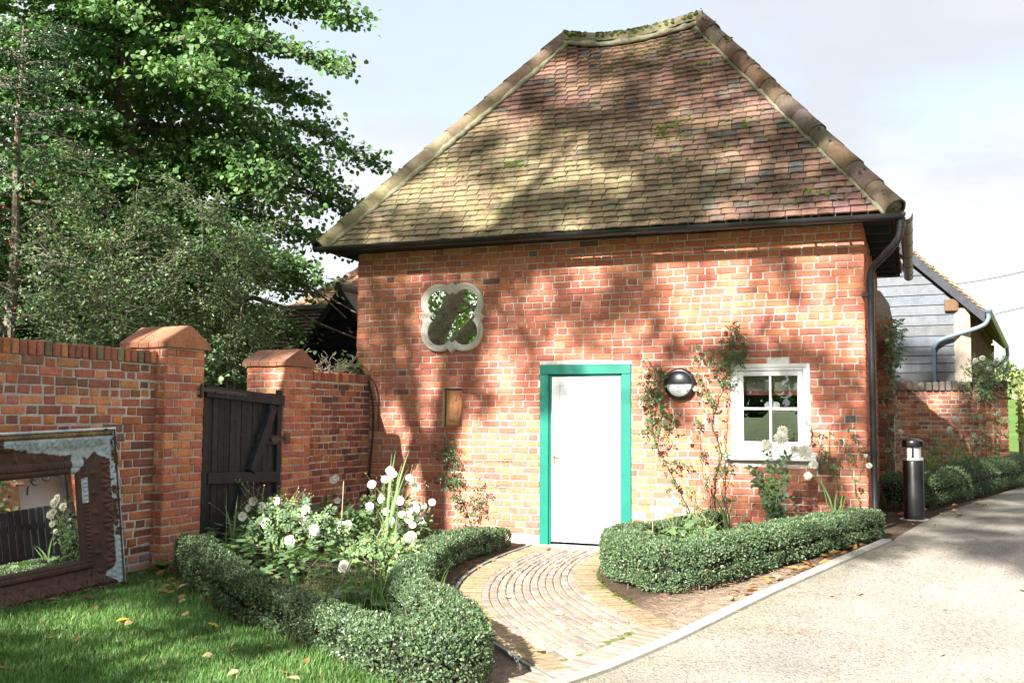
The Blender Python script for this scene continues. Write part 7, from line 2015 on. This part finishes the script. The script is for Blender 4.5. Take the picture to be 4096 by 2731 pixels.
ls.p = [p if not (3.7 < p[1] < 5.7 and p[2] < 3.1) else (p[0], p[1] + 2.2 * (1 if p[1] > 4.7 else -1), p[2]) for p in ls.p]
ls.build('climbing_leaves', MAT['leaf'], aw, 'lobed', .9)

# ------------------------------------------------------------------ distance
def canopy(name, label, xs_, ys_, hs_, n, size, cols, seed):
    g = np.random.default_rng(seed); P_ = []
    V = []
    for x, y, h in zip(xs_, ys_, hs_):
        k = int(n); o = rand_dir(k, g); o[:, 2] = np.abs(o[:, 2]); o *= (g.random((k, 1)) ** .3) * np.array([h * .75, h * .75, h]); V.append(o + np.array([x, y, gz(x, y)]))
    p = np.concatenate(V); k = len(p)
    o = leaves(name, p, rand_dir(k, g), norm(rand_dir(k, g) + np.array([0, -.3, .9])), g.uniform(.7, 1.3, k) * size, pick(cols, k, .2, g), MAT['leaf'], None, 'diamond', .9, 'stuff')
    return tag(o, label, 'wood')
FARG = [(.20, .25, .10), (.24, .28, .12), (.28, .30, .13), (.17, .23, .10)]
canopy('woodland', 'pale wooded hillside on the horizon at the far right', [14 + 4.2 * k + R.uniform(-2, 2) for k in range(16)], [120 + R.uniform(0, 60) for k in range(16)], [R.uniform(4.5, 7.5) for k in range(16)], 900, .9, FARG, 81)
canopy('woodland', 'dark trees beyond the lawn opposite the cottage, reflected in the window', [-45 + 6 * k + R.uniform(-1, 1) for k in range(18)], [-72 + R.uniform(-6, 4) for k in range(18)], [R.uniform(6, 11) for k in range(18)], 700, .8, [(c[0] * .7, c[1] * .7, c[2] * .7) for c in LIME], 82)
g = np.random.default_rng(83)
fhg = thing('field_hedge', 'yellowing clipped hedge beyond the far pillar at the right edge', 'hedge', (11, 24, .33))
n = 14000; p = np.stack([g.uniform(9.5, 18, n), 23.9 + g.normal(0, .3, n), .33 + g.uniform(.35, 2.1, n)], 1); leaves('foliage', p, rand_dir(n, g), norm(rand_dir(n, g) + np.array([0, -.6, .6])), g.uniform(.08, .16, n), pick([(.34, .32, .12), (.26, .30, .11), (.40, .34, .14), (.22, .28, .10)], n, .2, g), MAT['leaf'], fhg, 'diamond', .8)
mb = MB(); mb.box(9.5, 18, 24.1, 24.3, .2, 2.1, (.20, .18, .08)); mb.build('hedge_core', MAT['stem'], fhg)
mb = MB(); mb.bbox(9.3, 15, 21.0, 21.3, .2, .95, .02, (1.15, .80, .62)); tag(mb.build('low_wall', MAT['kerb']), 'low pale terracotta wall in front of the yellowing hedge at right', 'wall')
for q, (z0_, z1_, lb) in enumerate(((4.9, 5.6, 'upper faint overhead wire in the sky right of the cottage roof'), (3.9, 4.2, 'lower faint overhead wire in the sky above the barn'))):
    m = MB(); m.tube(bez([(4, 22, z0_ + .5 - q), (9, 20.0, z0_ + .55), (16, 17, z1_ + 1.6)], 8), .012, 4, (3, 3, 3.2)); tag(m.build('overhead_wire', MAT['cable']), lb, 'wire', 'overhead wires')
